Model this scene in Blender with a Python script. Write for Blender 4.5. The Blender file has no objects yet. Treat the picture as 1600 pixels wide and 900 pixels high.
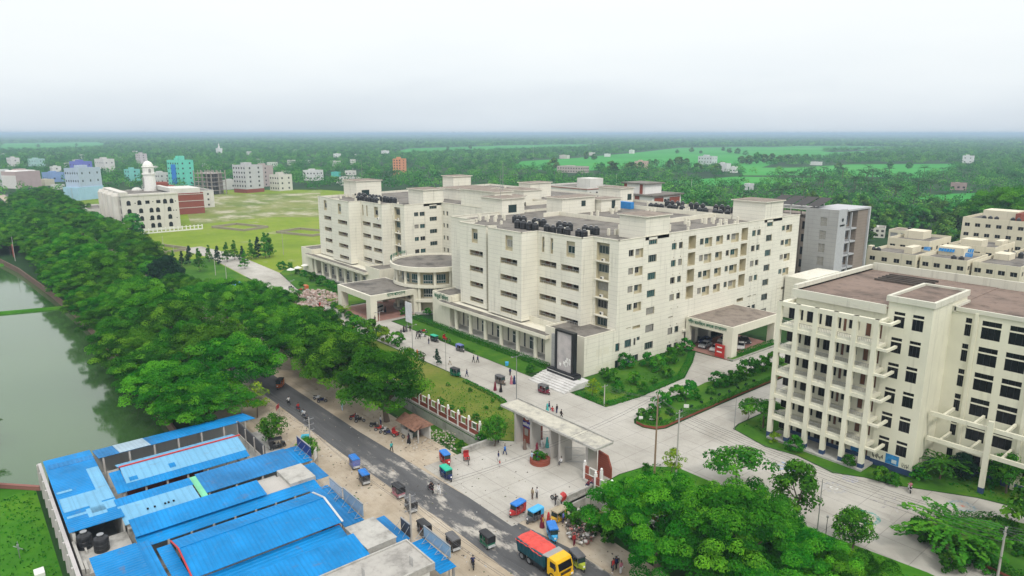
import bpy, math, random
import numpy as np
from mathutils import Vector, Matrix

sc = bpy.context.scene
COL = sc.collection
R = math.radians
random.seed(7)
RNG = np.random.default_rng(7)

# ------------------------------------------------------------------ camera
CAM = Vector((96.0, -99.2, 50.0)); YAW = R(50.3); FPX = 1080.0; PITCH = math.atan(242 / FPX)
cd = bpy.data.cameras.new('camera'); cam = bpy.data.objects.new('camera', cd); COL.objects.link(cam)
cd.sensor_width = 36.0; cd.lens = FPX / 1600 * 36; cd.clip_start = 0.5; cd.clip_end = 120000
cam.location = CAM; cam.rotation_euler = (R(90) - PITCH, 0, YAW)
sc.camera = cam
# ------------------------------------------------------------------ sky (overcast: a pale cloud deck over a clear sky)
SUN_ELEV, SUN_AZ = 48.0, -22.0            # azimuth measured from +X towards +Y
wd = bpy.data.worlds.new('World'); sc.world = wd; wd.use_nodes = True
nt = wd.node_tree; nt.nodes.clear()
def wn(t, **k):
    n = nt.nodes.new(t)
    for a, b in k.items(): setattr(n, a, b)
    return n
sky = wn('ShaderNodeTexSky', sky_type='NISHITA', sun_disc=False)
sky.sun_elevation = R(SUN_ELEV); sky.sun_rotation = R(90 - SUN_AZ); sky.altitude = 50
sky.air_density = 1.4; sky.dust_density = 3.0
tc = wn('ShaderNodeTexCoord'); sx = wn('ShaderNodeSeparateXYZ'); nt.links.new(tc.outputs['Generated'], sx.inputs[0])
mp = wn('ShaderNodeMapping'); mp.inputs['Scale'].default_value = (1.6, 1.6, 7.0); nt.links.new(tc.outputs['Generated'], mp.inputs[0])
nz = wn('ShaderNodeTexNoise'); nz.inputs['Scale'].default_value = 1.7; nz.inputs['Detail'].default_value = 5; nz.inputs['Roughness'].default_value = .55
nt.links.new(mp.outputs[0], nz.inputs['Vector'])
nm = wn('ShaderNodeMath', operation='MULTIPLY_ADD'); nm.inputs[1].default_value = 0.085; nm.inputs[2].default_value = -0.034
nt.links.new(nz.outputs['Fac'], nm.inputs[0])
na = wn('ShaderNodeMath', operation='ADD'); nt.links.new(sx.outputs['Z'], na.inputs[0]); nt.links.new(nm.outputs[0], na.inputs[1])
ramp = wn('ShaderNodeValToRGB'); cr = ramp.color_ramp
stops = [(0.0, (6.3, 6.95, 7.6)), (0.04, (7.1, 7.75, 8.35)), (0.08, (8.2, 8.75, 9.15)), (0.13, (8.9, 9.3, 9.45)), (0.22, (9.6, 9.75, 9.8)), (0.6, (12.5, 12.6, 12.6)), (1.0, (15., 15., 15.))]
while len(cr.elements) < len(stops): cr.elements.new(0.5)
for e, (p, c) in zip(cr.elements, stops): e.position = p; e.color = (c[0] / 25, c[1] / 25, c[2] / 25, 1)
nt.links.new(na.outputs[0], ramp.inputs[0])
vm = wn('ShaderNodeVectorMath', operation='SCALE'); vm.inputs['Scale'].default_value = 26.6; nt.links.new(ramp.outputs[0], vm.inputs[0])
mx = wn('ShaderNodeMixRGB'); mx.inputs[0].default_value = 0.9
nt.links.new(sky.outputs[0], mx.inputs[1]); nt.links.new(vm.outputs[0], mx.inputs[2])
bg = wn('ShaderNodeBackground'); bg.inputs['Strength'].default_value = 0.10; nt.links.new(mx.outputs[0], bg.inputs[0])
wo = wn('ShaderNodeOutputWorld'); nt.links.new(bg.outputs[0], wo.inputs['Surface'])
# ------------------------------------------------------------------ sun behind thin cloud
sd = bpy.data.lights.new('sun', 'SUN'); sd.energy = 1.5; sd.angle = R(10); sd.color = (1.0, 0.95, 0.87)
so = bpy.data.objects.new('sun', sd); COL.objects.link(so)
sv = Vector((math.cos(R(SUN_ELEV)) * math.cos(R(SUN_AZ)), math.cos(R(SUN_ELEV)) * math.sin(R(SUN_AZ)), math.sin(R(SUN_ELEV))))
so.rotation_euler = sv.to_track_quat('Z', 'Y').to_euler(); so.location = (0, 0, 300)
# ------------------------------------------------------------------ exposure and render settings
vs = sc.view_settings; vs.view_transform = 'Standard'; vs.look = 'None'; vs.gamma = 1.0; vs.exposure = 0.10; vs.use_curve_mapping = False
sc.render.engine = 'CYCLES'; cy = sc.cycles
cy.use_denoising = True; cy.max_bounces = 5; cy.diffuse_bounces = 3; cy.glossy_bounces = 2; cy.transmission_bounces = 2
cy.transparent_max_bounces = 6; cy.volume_bounces = 0; cy.use_adaptive_sampling = True; cy.adaptive_threshold = 0.02
cy.caustics_reflective = False; cy.caustics_refractive = False; cy.sample_clamp_indirect = 6

# ------------------------------------------------------------------ helpers
_fw = Vector((-math.sin(YAW), math.cos(YAW), 0)); _rt = Vector((math.cos(YAW), math.sin(YAW), 0))
def G(px, py, z=0.0):
    """the point at height z seen at a pixel of the 1600x900 photograph"""
    x = (px - 800) / FPX; y = -(py - 450) / FPX; c, s = math.cos(PITCH), math.sin(PITCH)
    r = _rt * x + _fw * (c + y * s) + Vector((0, 0, -s + y * c))
    return CAM + r * ((z - CAM.z) / r.z)
def dist(p): return math.hypot(p[0] - CAM.x, p[1] - CAM.y)

class MB:
    def __init__(s): s.v = []; s.f = []; s.m = []
    def add(s, vs, fs, m=0):
        b = len(s.v); s.v += [tuple(p) for p in vs]; s.f += [tuple(b + i for i in q) for q in fs]; s.m += [m] * len(fs)
    def quad(s, a, b, c, d, m=0): s.add([a, b, c, d], [(0, 1, 2, 3)], m)
    def box(s, x0, x1, y0, y1, z0, z1, m=0):
        s.add([(x0, y0, z0), (x1, y0, z0), (x1, y1, z0), (x0, y1, z0), (x0, y0, z1), (x1, y0, z1), (x1, y1, z1), (x0, y1, z1)],
              [(3, 2, 1, 0), (4, 5, 6, 7), (0, 1, 5, 4), (1, 2, 6, 5), (2, 3, 7, 6), (3, 0, 4, 7)], m)
    def hexa(s, p, m=0):   # eight corners, bottom ring then top ring
        s.add(p, [(3, 2, 1, 0), (4, 5, 6, 7), (0, 1, 5, 4), (1, 2, 6, 5), (2, 3, 7, 6), (3, 0, 4, 7)], m)
    def prism(s, poly, z0, z1, m=0, mt=None):
        n = len(poly); vs = [(x, y, z0) for x, y in poly] + [(x, y, z1) for x, y in poly]
        s.add(vs, [(i, (i + 1) % n, n + (i + 1) % n, n + i) for i in range(n)], m)
        s.add(vs, [tuple(range(n - 1, -1, -1)), tuple(range(n, 2 * n))], m if mt is None else mt)
    def side(s, prof, y0, y1, m=0):    # profile in x,z extruded across y
        n = len(prof); vs = [(x, y0, z) for x, z in prof] + [(x, y1, z) for x, z in prof]
        s.add(vs, [(i, (i + 1) % n, n + (i + 1) % n, n + i) for i in range(n)] + [tuple(range(n - 1, -1, -1)), tuple(range(n, 2 * n))], m)
    def tube(s, a, b, r0, r1=None, n=7, m=0):
        r1 = r0 if r1 is None else r1; a = Vector(a); b = Vector(b); d = (b - a).normalized()
        u = d.orthogonal().normalized(); w = d.cross(u); vs = []
        for p, r in ((a, r0), (b, r1)):
            for k in range(n): t = 2 * math.pi * k / n; vs.append(p + (u * math.cos(t) + w * math.sin(t)) * r)
        s.add(vs, [(k, (k + 1) % n, n + (k + 1) % n, n + k) for k in range(n)] + [tuple(range(n - 1, -1, -1)), tuple(range(n, 2 * n))], m)
    def path(s, pts, r, n=5, m=0):
        for a, b in zip(pts[:-1], pts[1:]): s.tube(a, b, r, r, n, m)
    def lathe(s, c, prof, n=16, m=0, a0=0.0, a1=2 * math.pi):
        full = abs(a1 - a0 - 2 * math.pi) < 1e-6; k = n if full else n + 1; vs = []
        for r, z in prof:
            for i in range(k):
                t = a0 + (a1 - a0) * i / n; vs.append((c[0] + r * math.cos(t), c[1] + r * math.sin(t), c[2] + z))
        fs = []
        for j in range(len(prof) - 1):
            for i in range(n):
                i2 = (i + 1) % k; fs.append((j * k + i, j * k + i2, (j + 1) * k + i2, (j + 1) * k + i))
        s.add(vs, fs, m)
    def ball(s, c, rx, ry, rz, n=8, m=0, z0=-1.0):
        prof = []; k = max(4, n // 2 + 1)
        for j in range(k + 1):
            a = math.asin(z0) + (math.pi / 2 - math.asin(z0)) * j / k; prof.append((math.cos(a), math.sin(a)))
        b = len(s.v); s.lathe((0, 0, 0), prof, n, m)
        for i in range(b, len(s.v)):
            x, y, z = s.v[i]; s.v[i] = (c[0] + x * rx, c[1] + y * ry, c[2] + z * rz)
    def xf(s, M_, start=0):
        for i in range(start, len(s.v)): s.v[i] = tuple(M_ @ Vector(s.v[i]))
    def build(s, name, mats, parent=None, smooth=False, local=False):
        me = bpy.data.meshes.new(name)
        vs = s.v
        if parent is not None and not local:
            off = parent_off(parent); vs = [(x - off.x, y - off.y, z - off.z) for x, y, z in s.v]
        me.from_pydata(vs, [], s.f)
        if not isinstance(mats, (list, tuple)): mats = [mats]
        for q in mats: me.materials.append(q)
        me.polygons.foreach_set('material_index', s.m)
        if smooth: me.polygons.foreach_set('use_smooth', [True] * len(s.f))
        me.update()
        o = bpy.data.objects.new(name, me); COL.objects.link(o)
        if parent is not None: o.parent = parent
        return o
def parent_off(p):
    v = Vector((0, 0, 0))
    while p is not None: v = v + p.location; p = p.parent
    return v
def tag(o, label=None, cat=None, group=None, kind=None):
    if label: o['label'] = label
    if cat: o['category'] = cat
    if group: o['group'] = group
    if kind: o['kind'] = kind
    return o
def thing(name, label, cat, loc=(0, 0, 0), rz=0.0, group=None):
    o = bpy.data.objects.new(name, None); COL.objects.link(o); o.empty_display_size = .3
    o.location = loc; o.rotation_euler = (0, 0, rz)
    return tag(o, label, cat, group)
def dup(o, loc=None, rz=None, label=None, group=None, scale=None, parent=None):
    c = o.copy(); COL.objects.link(c)
    if parent is not None: c.parent = parent
    if loc is not None: c.location = loc
    if rz is not None: c.rotation_euler = (0, 0, rz)
    if scale is not None: c.scale = scale if hasattr(scale, '__len__') else (scale,) * 3
    if label: c['label'] = label
    if group: c['group'] = group
    for ch in KIDS(o): dup(ch, parent=c)
    return c
def KIDS(o): return list(o.children)
def npmesh(name, verts, quads, mats, tint=None, parent=None):
    me = bpy.data.meshes.new(name); nv, nf = len(verts), len(quads); k = quads.shape[1]
    me.vertices.add(nv); me.vertices.foreach_set('co', verts.astype(np.float32).ravel())
    me.loops.add(nf * k); me.loops.foreach_set('vertex_index', quads.astype(np.int32).ravel())
    me.polygons.add(nf); me.polygons.foreach_set('loop_start', np.arange(0, nf * k, k, dtype=np.int32))
    me.polygons.foreach_set('loop_total', np.full(nf, k, dtype=np.int32))
    if tint is not None:
        at = me.attributes.new('tint', 'FLOAT', 'FACE'); at.data.foreach_set('value', tint.astype(np.float32))
    for q in (mats if isinstance(mats, (list, tuple)) else [mats]): me.materials.append(q)
    me.update(calc_edges=True)
    o = bpy.data.objects.new(name, me); COL.objects.link(o)
    if parent is not None: o.parent = parent
    return o

# ------------------------------------------------------------------ materials
class NT:
    def __init__(s, name):
        s.mat = bpy.data.materials.new(name); s.mat.use_nodes = True; s.t = s.mat.node_tree; s.t.nodes.clear()
        s.out = s.n('ShaderNodeOutputMaterial'); s.b = s.n('ShaderNodeBsdfPrincipled'); s.l(s.b.outputs[0], s.out.inputs['Surface'])
    def n(s, t, **k):
        q = s.t.nodes.new(t)
        for a, b in k.items(): setattr(q, a, b)
        return q
    def l(s, a, b): s.t.links.new(a, b)
    def pos(s, scale=(1, 1, 1), obj=False):
        g = s.n('ShaderNodeTexCoord') if obj else s.n('ShaderNodeNewGeometry')
        m = s.n('ShaderNodeMapping'); m.inputs['Scale'].default_value = scale
        s.l(g.outputs['Object'] if obj else g.outputs['Position'], m.inputs[0]); return m.outputs[0]
    def noise(s, scale=1.0, detail=4, rough=.55, vec=None, sc3=(1, 1, 1), obj=False):
        q = s.n('ShaderNodeTexNoise'); q.inputs['Scale'].default_value = scale; q.inputs['Detail'].default_value = detail; q.inputs['Roughness'].default_value = rough
        s.l(vec if vec is not None else s.pos(sc3, obj), q.inputs['Vector']); return q.outputs['Fac']
    def ramp(s, fac, stops):
        q = s.n('ShaderNodeValToRGB'); c = q.color_ramp
        while len(c.elements) < len(stops): c.elements.new(.5)
        for e, (p, col) in zip(c.elements, stops): e.position = p; e.color = col if len(col) == 4 else (*col, 1)
        s.l(fac, q.inputs[0]); return q.outputs[0]
    def step(s, fac, a, b): return s.ramp(fac, [(a, (0, 0, 0)), (b, (1, 1, 1))])
    def mix(s, fac, a, b, mode='MIX'):
        q = s.n('ShaderNodeMixRGB', blend_type=mode)
        for i, v in ((0, fac), (1, a), (2, b)):
            if isinstance(v, (int, float)): q.inputs[i].default_value = v if i == 0 else (v, v, v, 1)
            elif isinstance(v, tuple): q.inputs[i].default_value = (*v, 1) if len(v) == 3 else v
            else: s.l(v, q.inputs[i])
        return q.outputs[0]
    def math(s, op, a, b=0.0, c=None):
        q = s.n('ShaderNodeMath', operation=op)
        for i, v in enumerate((a, b) if c is None else (a, b, c)):
            if isinstance(v, (int, float)): q.inputs[i].default_value = v
            else: s.l(v, q.inputs[i])
        return q.outputs[0]
    def xyz(s, obj=False):
        g = s.n('ShaderNodeTexCoord') if obj else s.n('ShaderNodeNewGeometry'); q = s.n('ShaderNodeSeparateXYZ')
        s.l(g.outputs['Object'] if obj else g.outputs['Position'], q.inputs[0]); return q.outputs
    def done(s, col, rough=.8, metal=0.0, spec=.3, bump=None, bd=.02, bs=.5):
        if isinstance(col, tuple): s.b.inputs['Base Color'].default_value = (*col, 1)
        else: s.l(col, s.b.inputs['Base Color'])
        if isinstance(rough, (int, float)): s.b.inputs['Roughness'].default_value = rough
        else: s.l(rough, s.b.inputs['Roughness'])
        s.b.inputs['Metallic'].default_value = metal; s.b.inputs['Specular IOR Level'].default_value = spec
        if bump is not None:
            q = s.n('ShaderNodeBump'); q.inputs['Strength'].default_value = bs; q.inputs['Distance'].default_value = bd
            s.l(bump, q.inputs['Height']); s.l(q.outputs[0], s.b.inputs['Normal'])
        return s.mat
def mul(c, k): return tuple(min(1, x * k) for x in c)
_pc = {}
def paint(col, rough=.55, var=.14, scale=1.2, metal=0.0, spec=.35, obj=False, name='paint'):
    key = (col, rough, var, scale, metal, obj)
    if key in _pc: return _pc[key]
    t = NT(name); f = t.noise(scale, 4, .6, obj=obj)
    _pc[key] = t.done(t.ramp(f, [(.3, mul(col, 1 - var)), (.7, mul(col, 1 + var))]), rough, metal, spec); return _pc[key]
def wall_mat(name, col, groove=0.0, grime=.35, gcol=(.16, .15, .12), vs=1.0):
    t = NT(name); f = t.noise(.22, 4, .6)
    c = t.ramp(f, [(.3, mul(col, .93)), (.7, mul(col, 1.05))])
    st = t.step(t.noise(1.0, 5, .62, sc3=(1.1 * vs, 1.1 * vs, .07)), .56, .78)
    c = t.mix(t.math('MULTIPLY', st, grime), c, gcol)
    sp = t.step(t.noise(3.1, 3, .6), .62, .8); c = t.mix(t.math('MULTIPLY', sp, grime * .35), c, gcol)
    if groove:
        z = t.math('FRACT', t.math('MULTIPLY', t.xyz()[2], 1.0 / groove))
        g = t.math('LESS_THAN', z, .07 / groove); c = t.mix(t.math('MULTIPLY', g, .42), c, mul(col, .45))
    return t.done(c, .85, 0, .2)
def roof_mat(name, col, dark, patch=.5, scale=.35):
    t = NT(name); f = t.noise(scale, 6, .65); g = t.noise(scale * 5, 5, .6)
    c = t.ramp(f, [(.32, dark), (.5, col), (.72, mul(col, 1.18))]); c = t.mix(t.math('MULTIPLY', t.step(g, .55, .75), patch), c, mul(dark, .8))
    return t.done(c, .92, 0, .15, g, .03)
CREAM = (.745, .72, .62)
M = {}
M['cream'] = wall_mat('cream_render', CREAM, 1.0, .44)
M['cream_plain'] = wall_mat('cream_plain', (.70, .67, .56), 0, .32)
M['academic'] = wall_mat('academic_cream', (.70, .68, .55), 0, .34)
M['academic_old'] = wall_mat('academic_stained', (.60, .59, .50), 0, .55, (.20, .19, .16))
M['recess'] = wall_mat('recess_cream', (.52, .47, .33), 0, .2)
M['quarters'] = wall_mat('quarters_cream', (.66, .61, .47), 0, .45)
M['white'] = paint((.74, .73, .70), .6, .06, name='white_paint')
M['offwhite'] = wall_mat('offwhite_render', (.62, .61, .57), 0, .3)
M['greyw'] = wall_mat('grey_cladding', (.35, .35, .34), 1.2, .35)
M['brownw'] = wall_mat('taupe_cladding', (.27, .225, .19), .9, .2)
M['conc'] = roof_mat('concrete', (.40, .39, .36), (.24, .23, .21), .35, .5)
M['roofc'] = roof_mat('roof_concrete', (.19, .175, .155), (.085, .08, .072), .6, .22)
M['roofbrown'] = roof_mat('roof_tiles', (.25, .21, .175), (.15, .125, .105), .45, .5)
M['roofred'] = roof_mat('roof_terrace', (.21, .158, .13), (.07, .058, .05), .85, .12)
M['navy'] = paint((.03, .06, .14), .6, .1)
M['glass'] = NT('window_glass').done((.022, .042, .042), .16, 0, .4)
M['glassd'] = NT('window_dark').done((.010, .010, .012), .2, 0, .3)
M['glasst'] = NT('window_teal').done((.025, .085, .085), .15, 0, .45)
M['curt'] = paint((.28, .27, .24), .9, .15, 2.0)
M['alu'] = paint((.55, .56, .56), .4, .05, metal=.3)
M['greyframe'] = paint((.30, .30, .29), .5, .05)
M['dark'] = NT('dark_interior').done((.012, .012, .012), .9, 0, .1)
M['black'] = paint((.016, .017, .02), .4, .2, spec=.4)
M['door'] = paint((.13, .055, .03), .5, .2)
M['steel'] = paint((.33, .34, .35), .4, .1, metal=.6)
M['red'] = paint((.45, .03, .025), .5, .12)
M['brickred'] = wall_mat('brick_red', (.27, .075, .05), .35, .25)
M['rust'] = roof_mat('rusty_sheet', (.24, .13, .09), (.13, .065, .045), .5, 1.2)
M['pole'] = wall_mat('pole_concrete', (.42, .40, .37), 0, .3)
M['polebrown'] = wall_mat('pole_rust', (.26, .18, .12), 0, .4)
M['wire'] = NT('cable').done((.11, .11, .115), .5, 0, .3)
M['rubber'] = NT('rubber').done((.018, .018, .018), .8, 0, .2)
M['green_sign'] = NT('green_lettering').done((.01, .14, .07), .5, 0, .3)
M['lampwhite'] = NT('lamp_globe').done((.82, .82, .80), .3, 0, .4)
HAZE_DENSITY = 0.0002
# ------------------------------------------------------------------ ground materials
def m_grass(name, a, b, c, sand=None, scale=.06, lo=.50, hi=.66):
    t = NT(name); f = t.noise(scale, 6, .62); g = t.noise(scale * 9, 5, .6); h = t.noise(scale * 60, 3, .6)
    col = t.ramp(f, [(.34, a), (.5, b), (.66, c)]); col = t.mix(t.math('MULTIPLY', t.step(g, .45, .7), .5), col, a)
    col = t.mix(t.math('MULTIPLY', h, .35), col, mul(b, .45))
    if sand: col = t.mix(t.step(t.noise(scale * 1.7, 6, .68, sc3=(1, 1.5, 1)), lo, hi), col, sand)
    return t.done(col, .95, 0, .1, h, .05)
M['ground'] = m_grass('ground_cover', (.014, .042, .014), (.024, .066, .018), (.045, .10, .024), None, .012)
M['paddy'] = m_grass('paddy', (.03, .24, .03), (.045, .31, .045), (.09, .34, .06), None, .004)
M['lawn'] = m_grass('lawn', (.035, .12, .012), (.06, .17, .015), (.12, .21, .02), None, .12)
M['lawndry'] = m_grass('dry_lawn', (.09, .15, .02), (.15, .19, .03), (.20, .20, .05), None, .11)
M['lawnbright'] = m_grass('bright_lawn', (.03, .13, .008), (.05, .19, .012), (.10, .25, .015), None, .09)
M['field'] = m_grass('open_field', (.12, .20, .018), (.20, .285, .025), (.27, .31, .06), (.36, .33, .25), .016, .60, .72)
M['sandfield'] = m_grass('sandy_field', (.11, .17, .03), (.20, .24, .06), (.28, .28, .12), (.43, .40, .31), .022, .49, .66)
M['verge'] = m_grass('verge', (.06, .09, .02), (.10, .12, .03), (.17, .15, .07), (.30, .26, .19), .10, .5, .62)
def m_dirt():
    t = NT('sandy_dirt'); f = t.noise(.12, 6, .65); g = t.noise(.9, 6, .65); h = t.noise(6, 4, .6)
    c = t.ramp(f, [(.32, (.34, .28, .20)), (.5, (.45, .38, .29)), (.68, (.53, .47, .38))])
    c = t.mix(t.math('MULTIPLY', t.step(g, .5, .72), .45), c, (.27, .22, .16)); c = t.mix(t.math('MULTIPLY', h, .25), c, (.25, .21, .16))
    tr = t.step(t.noise(1.0, 3, .5, sc3=(.04, 1.6, 1)), .55, .68); c = t.mix(t.math('MULTIPLY', tr, .35), c, (.24, .20, .15))
    return t.done(c, .97, 0, .1, h, .06)
M['dirt'] = m_dirt()
def m_asphalt():
    t = NT('asphalt'); g = t.noise(7, 4, .6); f = t.noise(.35, 5, .6, sc3=(.25, 1.3, 1))
    c = t.ramp(f, [(.3, (.06, .061, .064)), (.7, (.115, .115, .118))]); c = t.mix(t.math('MULTIPLY', g, .35), c, (.12, .12, .12))
    px = t.xyz(); near = t.step(t.math('MULTIPLY_ADD', px[0], .02, .52), .45, .72)     # broken, sand-blown stretch by the market
    s = t.step(t.noise(.26, 7, .70, sc3=(.55, 1.25, 1)), .51, .60); c = t.mix(t.math('MULTIPLY', t.math('MULTIPLY', s, near), .92), c, (.44, .41, .36))
    s2 = t.step(t.noise(.5, 6, .7, sc3=(.2, 1.4, 1)), .60, .70); c = t.mix(t.math('MULTIPLY', s2, .35), c, (.33, .30, .26))
    ey = t.math('ABSOLUTE', t.math('ADD', px[1], 51.4)); ed = t.step(t.math('ADD', ey, t.math('MULTIPLY', t.noise(.6, 5, .6), 1.6)), 3.6, 4.3) if False else None
    return t.done(c, .85, 0, .3, g, .02)
M['asphalt'] = m_asphalt()
def m_pave():
    t = NT('campus_concrete'); f = t.noise(.07, 6, .62); g = t.noise(.55, 6, .65); h = t.noise(5, 4, .6)
    c = t.ramp(f, [(.30, (.29, .27, .235)), (.5, (.42, .40, .355)), (.7, (.52, .50, .455))])
    c = t.mix(t.math('MULTIPLY', t.step(g, .52, .75), .35), c, (.27, .255, .23)); c = t.mix(t.math('MULTIPLY', h, .2), c, (.26, .25, .23))
    p = t.xyz(); j = None
    for ax, w in ((0, 5.0), (1, 4.2)):
        q = t.math('LESS_THAN', t.math('FRACT', t.math('MULTIPLY', p[ax], 1 / w)), .09 / w); j = q if j is None else t.math('MAXIMUM', j, q)
    c = t.mix(t.math('MULTIPLY', j, .48), c, (.15, .14, .13))
    st = t.step(t.noise(1, 5, .6, sc3=(.06, .5, 1)), .56, .72); c = t.mix(t.math('MULTIPLY', st, .42), c, (.24, .225, .20)); cr_ = t.n('ShaderNodeTexVoronoi', feature='DISTANCE_TO_EDGE'); cr_.inputs['Scale'].default_value = .16; t.l(t.pos(), cr_.inputs['Vector']); c = t.mix(t.math('MULTIPLY', t.math('LESS_THAN', cr_.outputs['Distance'], .004), .14), c, (.16, .15, .13)); oil = t.step(t.noise(.35, 5, .7), .64, .74); c = t.mix(t.math('MULTIPLY', oil, .4), c, (.18, .17, .15))
    return t.done(c, .9, 0, .2, h, .02)
M['pave'] = m_pave()
def m_tile(col, joint, w, name):
    t = NT(name); p = t.xyz(); j = None
    for ax in (0, 1):
        q = t.math('LESS_THAN', t.math('FRACT', t.math('MULTIPLY', p[ax], 1 / w)), .08); j = q if j is None else t.math('MAXIMUM', j, q)
    f = t.noise(.6, 5, .6); c = t.ramp(f, [(.3, mul(col, .8)), (.7, mul(col, 1.15))]); return t.done(t.mix(t.math('MULTIPLY', j, .5), c, joint), .8, 0, .25)
M['redtile'] = m_tile((.33, .17, .14), (.40, .33, .29), .6, 'red_paving')
def m_water():
    t = NT('pond_water'); f = t.noise(.03, 3, .5); c = t.ramp(f, [(.3, (.036, .095, .026)), (.7, (.055, .118, .038))])
    n = t.noise(.5, 3, .5, sc3=(1, 1, 1)); m = t.done(c, .07, 0, .5, n, .02, .06); t.b.inputs['IOR'].default_value = 1.75; return m
M['water'] = m_water()

def sheet(name, poly, z, mat, holes=(), cell=None):
    import bmesh
    bm = bmesh.new(); es = []
    for loop in [poly] + list(holes):
        vs = [bm.verts.new((x, y, z)) for x, y in loop]
        es += [bm.edges.new((vs[i], vs[(i + 1) % len(vs)])) for i in range(len(vs))]
    bmesh.ops.triangle_fill(bm, edges=es, use_beauty=True, normal=(0, 0, 1))
    for f in bm.faces:
        if f.normal.z < 0: f.normal_flip()
    me = bpy.data.meshes.new(name); bm.to_mesh(me); bm.free(); me.materials.append(mat)
    o = bpy.data.objects.new(name, me); COL.objects.link(o); return tag(o, kind='structure')
POND = [(-17.6, -92.5), (-17.6, -73.5), (-29, -73), (-60, -72), (-100, -72.5), (-128, -73), (-167, -75), (-220, -79), (-250, -83), (-262, -100), (-262, -420), (-170, -320), (-120, -195), (-40, -115), (-22, -98.5)]
DITCH1 = [(-62, -40.3), (12.2, -40.3), (12.2, -35.3), (-62, -35.3)]
DITCH2 = [(34.0, -37.6), (46, -37.6), (46, -33.4), (34.0, -33.4)]
BIG = 42000
sheet('ground', [(-BIG, -BIG), (BIG, -BIG), (BIG, BIG), (-BIG, BIG)], 0, M['ground'], [POND, DITCH1, DITCH2])
sheet('pond_water', POND, -1.5, M['water'])
sheet('ditch_bed', DITCH1, -1.7, M['lawn']); sheet('ditch_bed', DITCH2, -1.7, M['verge'])
# far rice fields
def gp(*px): return [tuple(G(x, y)[:2]) for x, y in px]
sheet('field', gp((608, 239), (640, 232), (800, 227), (930, 226), (905, 231), (820, 235), (700, 238), (625, 241)), .12, M['paddy'])
sheet('field', gp((800, 262), (815, 252), (900, 247), (1000, 238), (1060, 231), (1180, 229), (1245, 232), (1300, 238), (1350, 236), (1440, 233), (1300, 246), (1225, 250), (1190, 262), (1120, 262), (1010, 262), (890, 268)), .10, M['paddy'])
sheet('field', gp((1150, 262), (1240, 262), (1330, 257), (1500, 256), (1480, 270), (1430, 279), (1300, 274), (1160, 274)), .11, M['paddy'])
sheet('field', gp((0, 224), (150, 222), (180, 226), (150, 232), (60, 235), (0, 236)), .12, M['paddy'])
sheet('field', gp((1040, 284), (1150, 276), (1300, 279), (1270, 284), (1120, 290)), .09, M['paddy'])
sheet('field', gp((1400, 310), (1480, 303), (1600, 300), (1700, 302), (1700, 318), (1520, 318)), .09, M['paddy'])
sheet('field', gp((400, 259), (440, 256), (447, 264), (420, 266)), .12, M['paddy'])
sheet('field', gp((1180, 231), (1250, 228), (1480, 229), (1350, 234), (1260, 236)), .12, M['paddy'])
sheet('field', gp((800, 230), (850, 226), (960, 225), (900, 232)), .14, M['paddy'])
# open land behind the road
sheet('open_field', [(-150, -27), (-215, -29), (-300, -26), (-330, -42), (-545, -42), (-600, 30), (-560, 90), (-500, 170), (-300, 230), (-170, 120), (-150, 20)], .004, M['field'])
sheet('sandy_field', [(-510, 72), (-470, 156), (-330, 96), (-300, 80), (-322, 58), (-318, 30), (-312, 8), (-372, 22)], .012, M['sandfield'])
# road and its shoulders
sheet('road_shoulder', [(-620, -60), (-60, -58), (-40, -66), (-24, -66.2), (-9.5, -66.2), (44, -66.2), (130, -66.2), (130, -39.8), (70, -40), (46.2, -40), (33.6, -39), (33.6, -47.4), (12.2, -47.4), (12.2, -41), (-62, -41), (-620, -44)], .004, M['dirt'])
sheet('road', [(-620, -54.9), (-60, -55.1), (0, -54.9), (18, -54.3), (26, -53.6), (40, -53.8), (130, -53.4), (130, -44.6), (42, -45.0), (26, -47.3), (13, -48.0), (-6, -48.9), (-60, -49.6), (-620, -49.2)], .008, M['asphalt'])
PAVE = [(12.2, -47.4), (12.2, -33), (14.2, -31), (14.2, -25), (8, -24.6), (3, -22), (-1, -20.3), (-14, -19.4), (-60, -20.3), (-100, -19.2), (-140, -18.2), (-200, -16), (-230, -20), (-232, -10), (-200, -5), (-150, -6), (-140, -8), (-120, -12), (-90, -14),
        (-88, -12), (-88, 2), (-66, 2), (-65, -8.5), (-46, -8.4), (-23, -8.2), (5, -8.2), (14, -8.3), (14.7, 0.7), (13.7, 16), (8.5, 26), (4.5, 32.5), (14, 33), (14.4, 110), (20.4, 110), (20.2, 37), (18.3, 16), (20, 0), (20.5, -4.5), (20.9, -8.5),
        (22.2, -9.9), (24.3, -10.2), (26.4, -9.2), (27.2, -7.4), (26.9, 10), (26.8, 26), (27, 110), (34, 110), (34, 4), (34.6, 1.5), (42, -.7), (47, .3), (53.3, -1.0), (57, 1.2), (61, 2.3), (66, 5.2), (69.8, 7.4), (73.5, 8.4), (77, 5), (73.2, 3.4), (69.5, -.8), (67, -4.6),
        (66.3, -7.2), (67.2, -8.8), (71, -9.4), (76, -10.4), (95, -12.5), (95, -18), (72, -16.3), (57, -18.2), (45, -17.3), (37.3, -17.5), (33.9, -20.8), (33, -26), (33.6, -32), (33.6, -47.4)]
sheet('campus_pavement', PAVE, .012, M['pave'])
sheet('porch_paving', [(-87, -12.5), (-67, -12.5), (-67, 8), (-87, 8)], .018, M['redtile'])
sheet('porch_paving', [(.3, 33.2), (13, 33.2), (13, 53), (.3, 53)], .018, M['redtile'])
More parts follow.
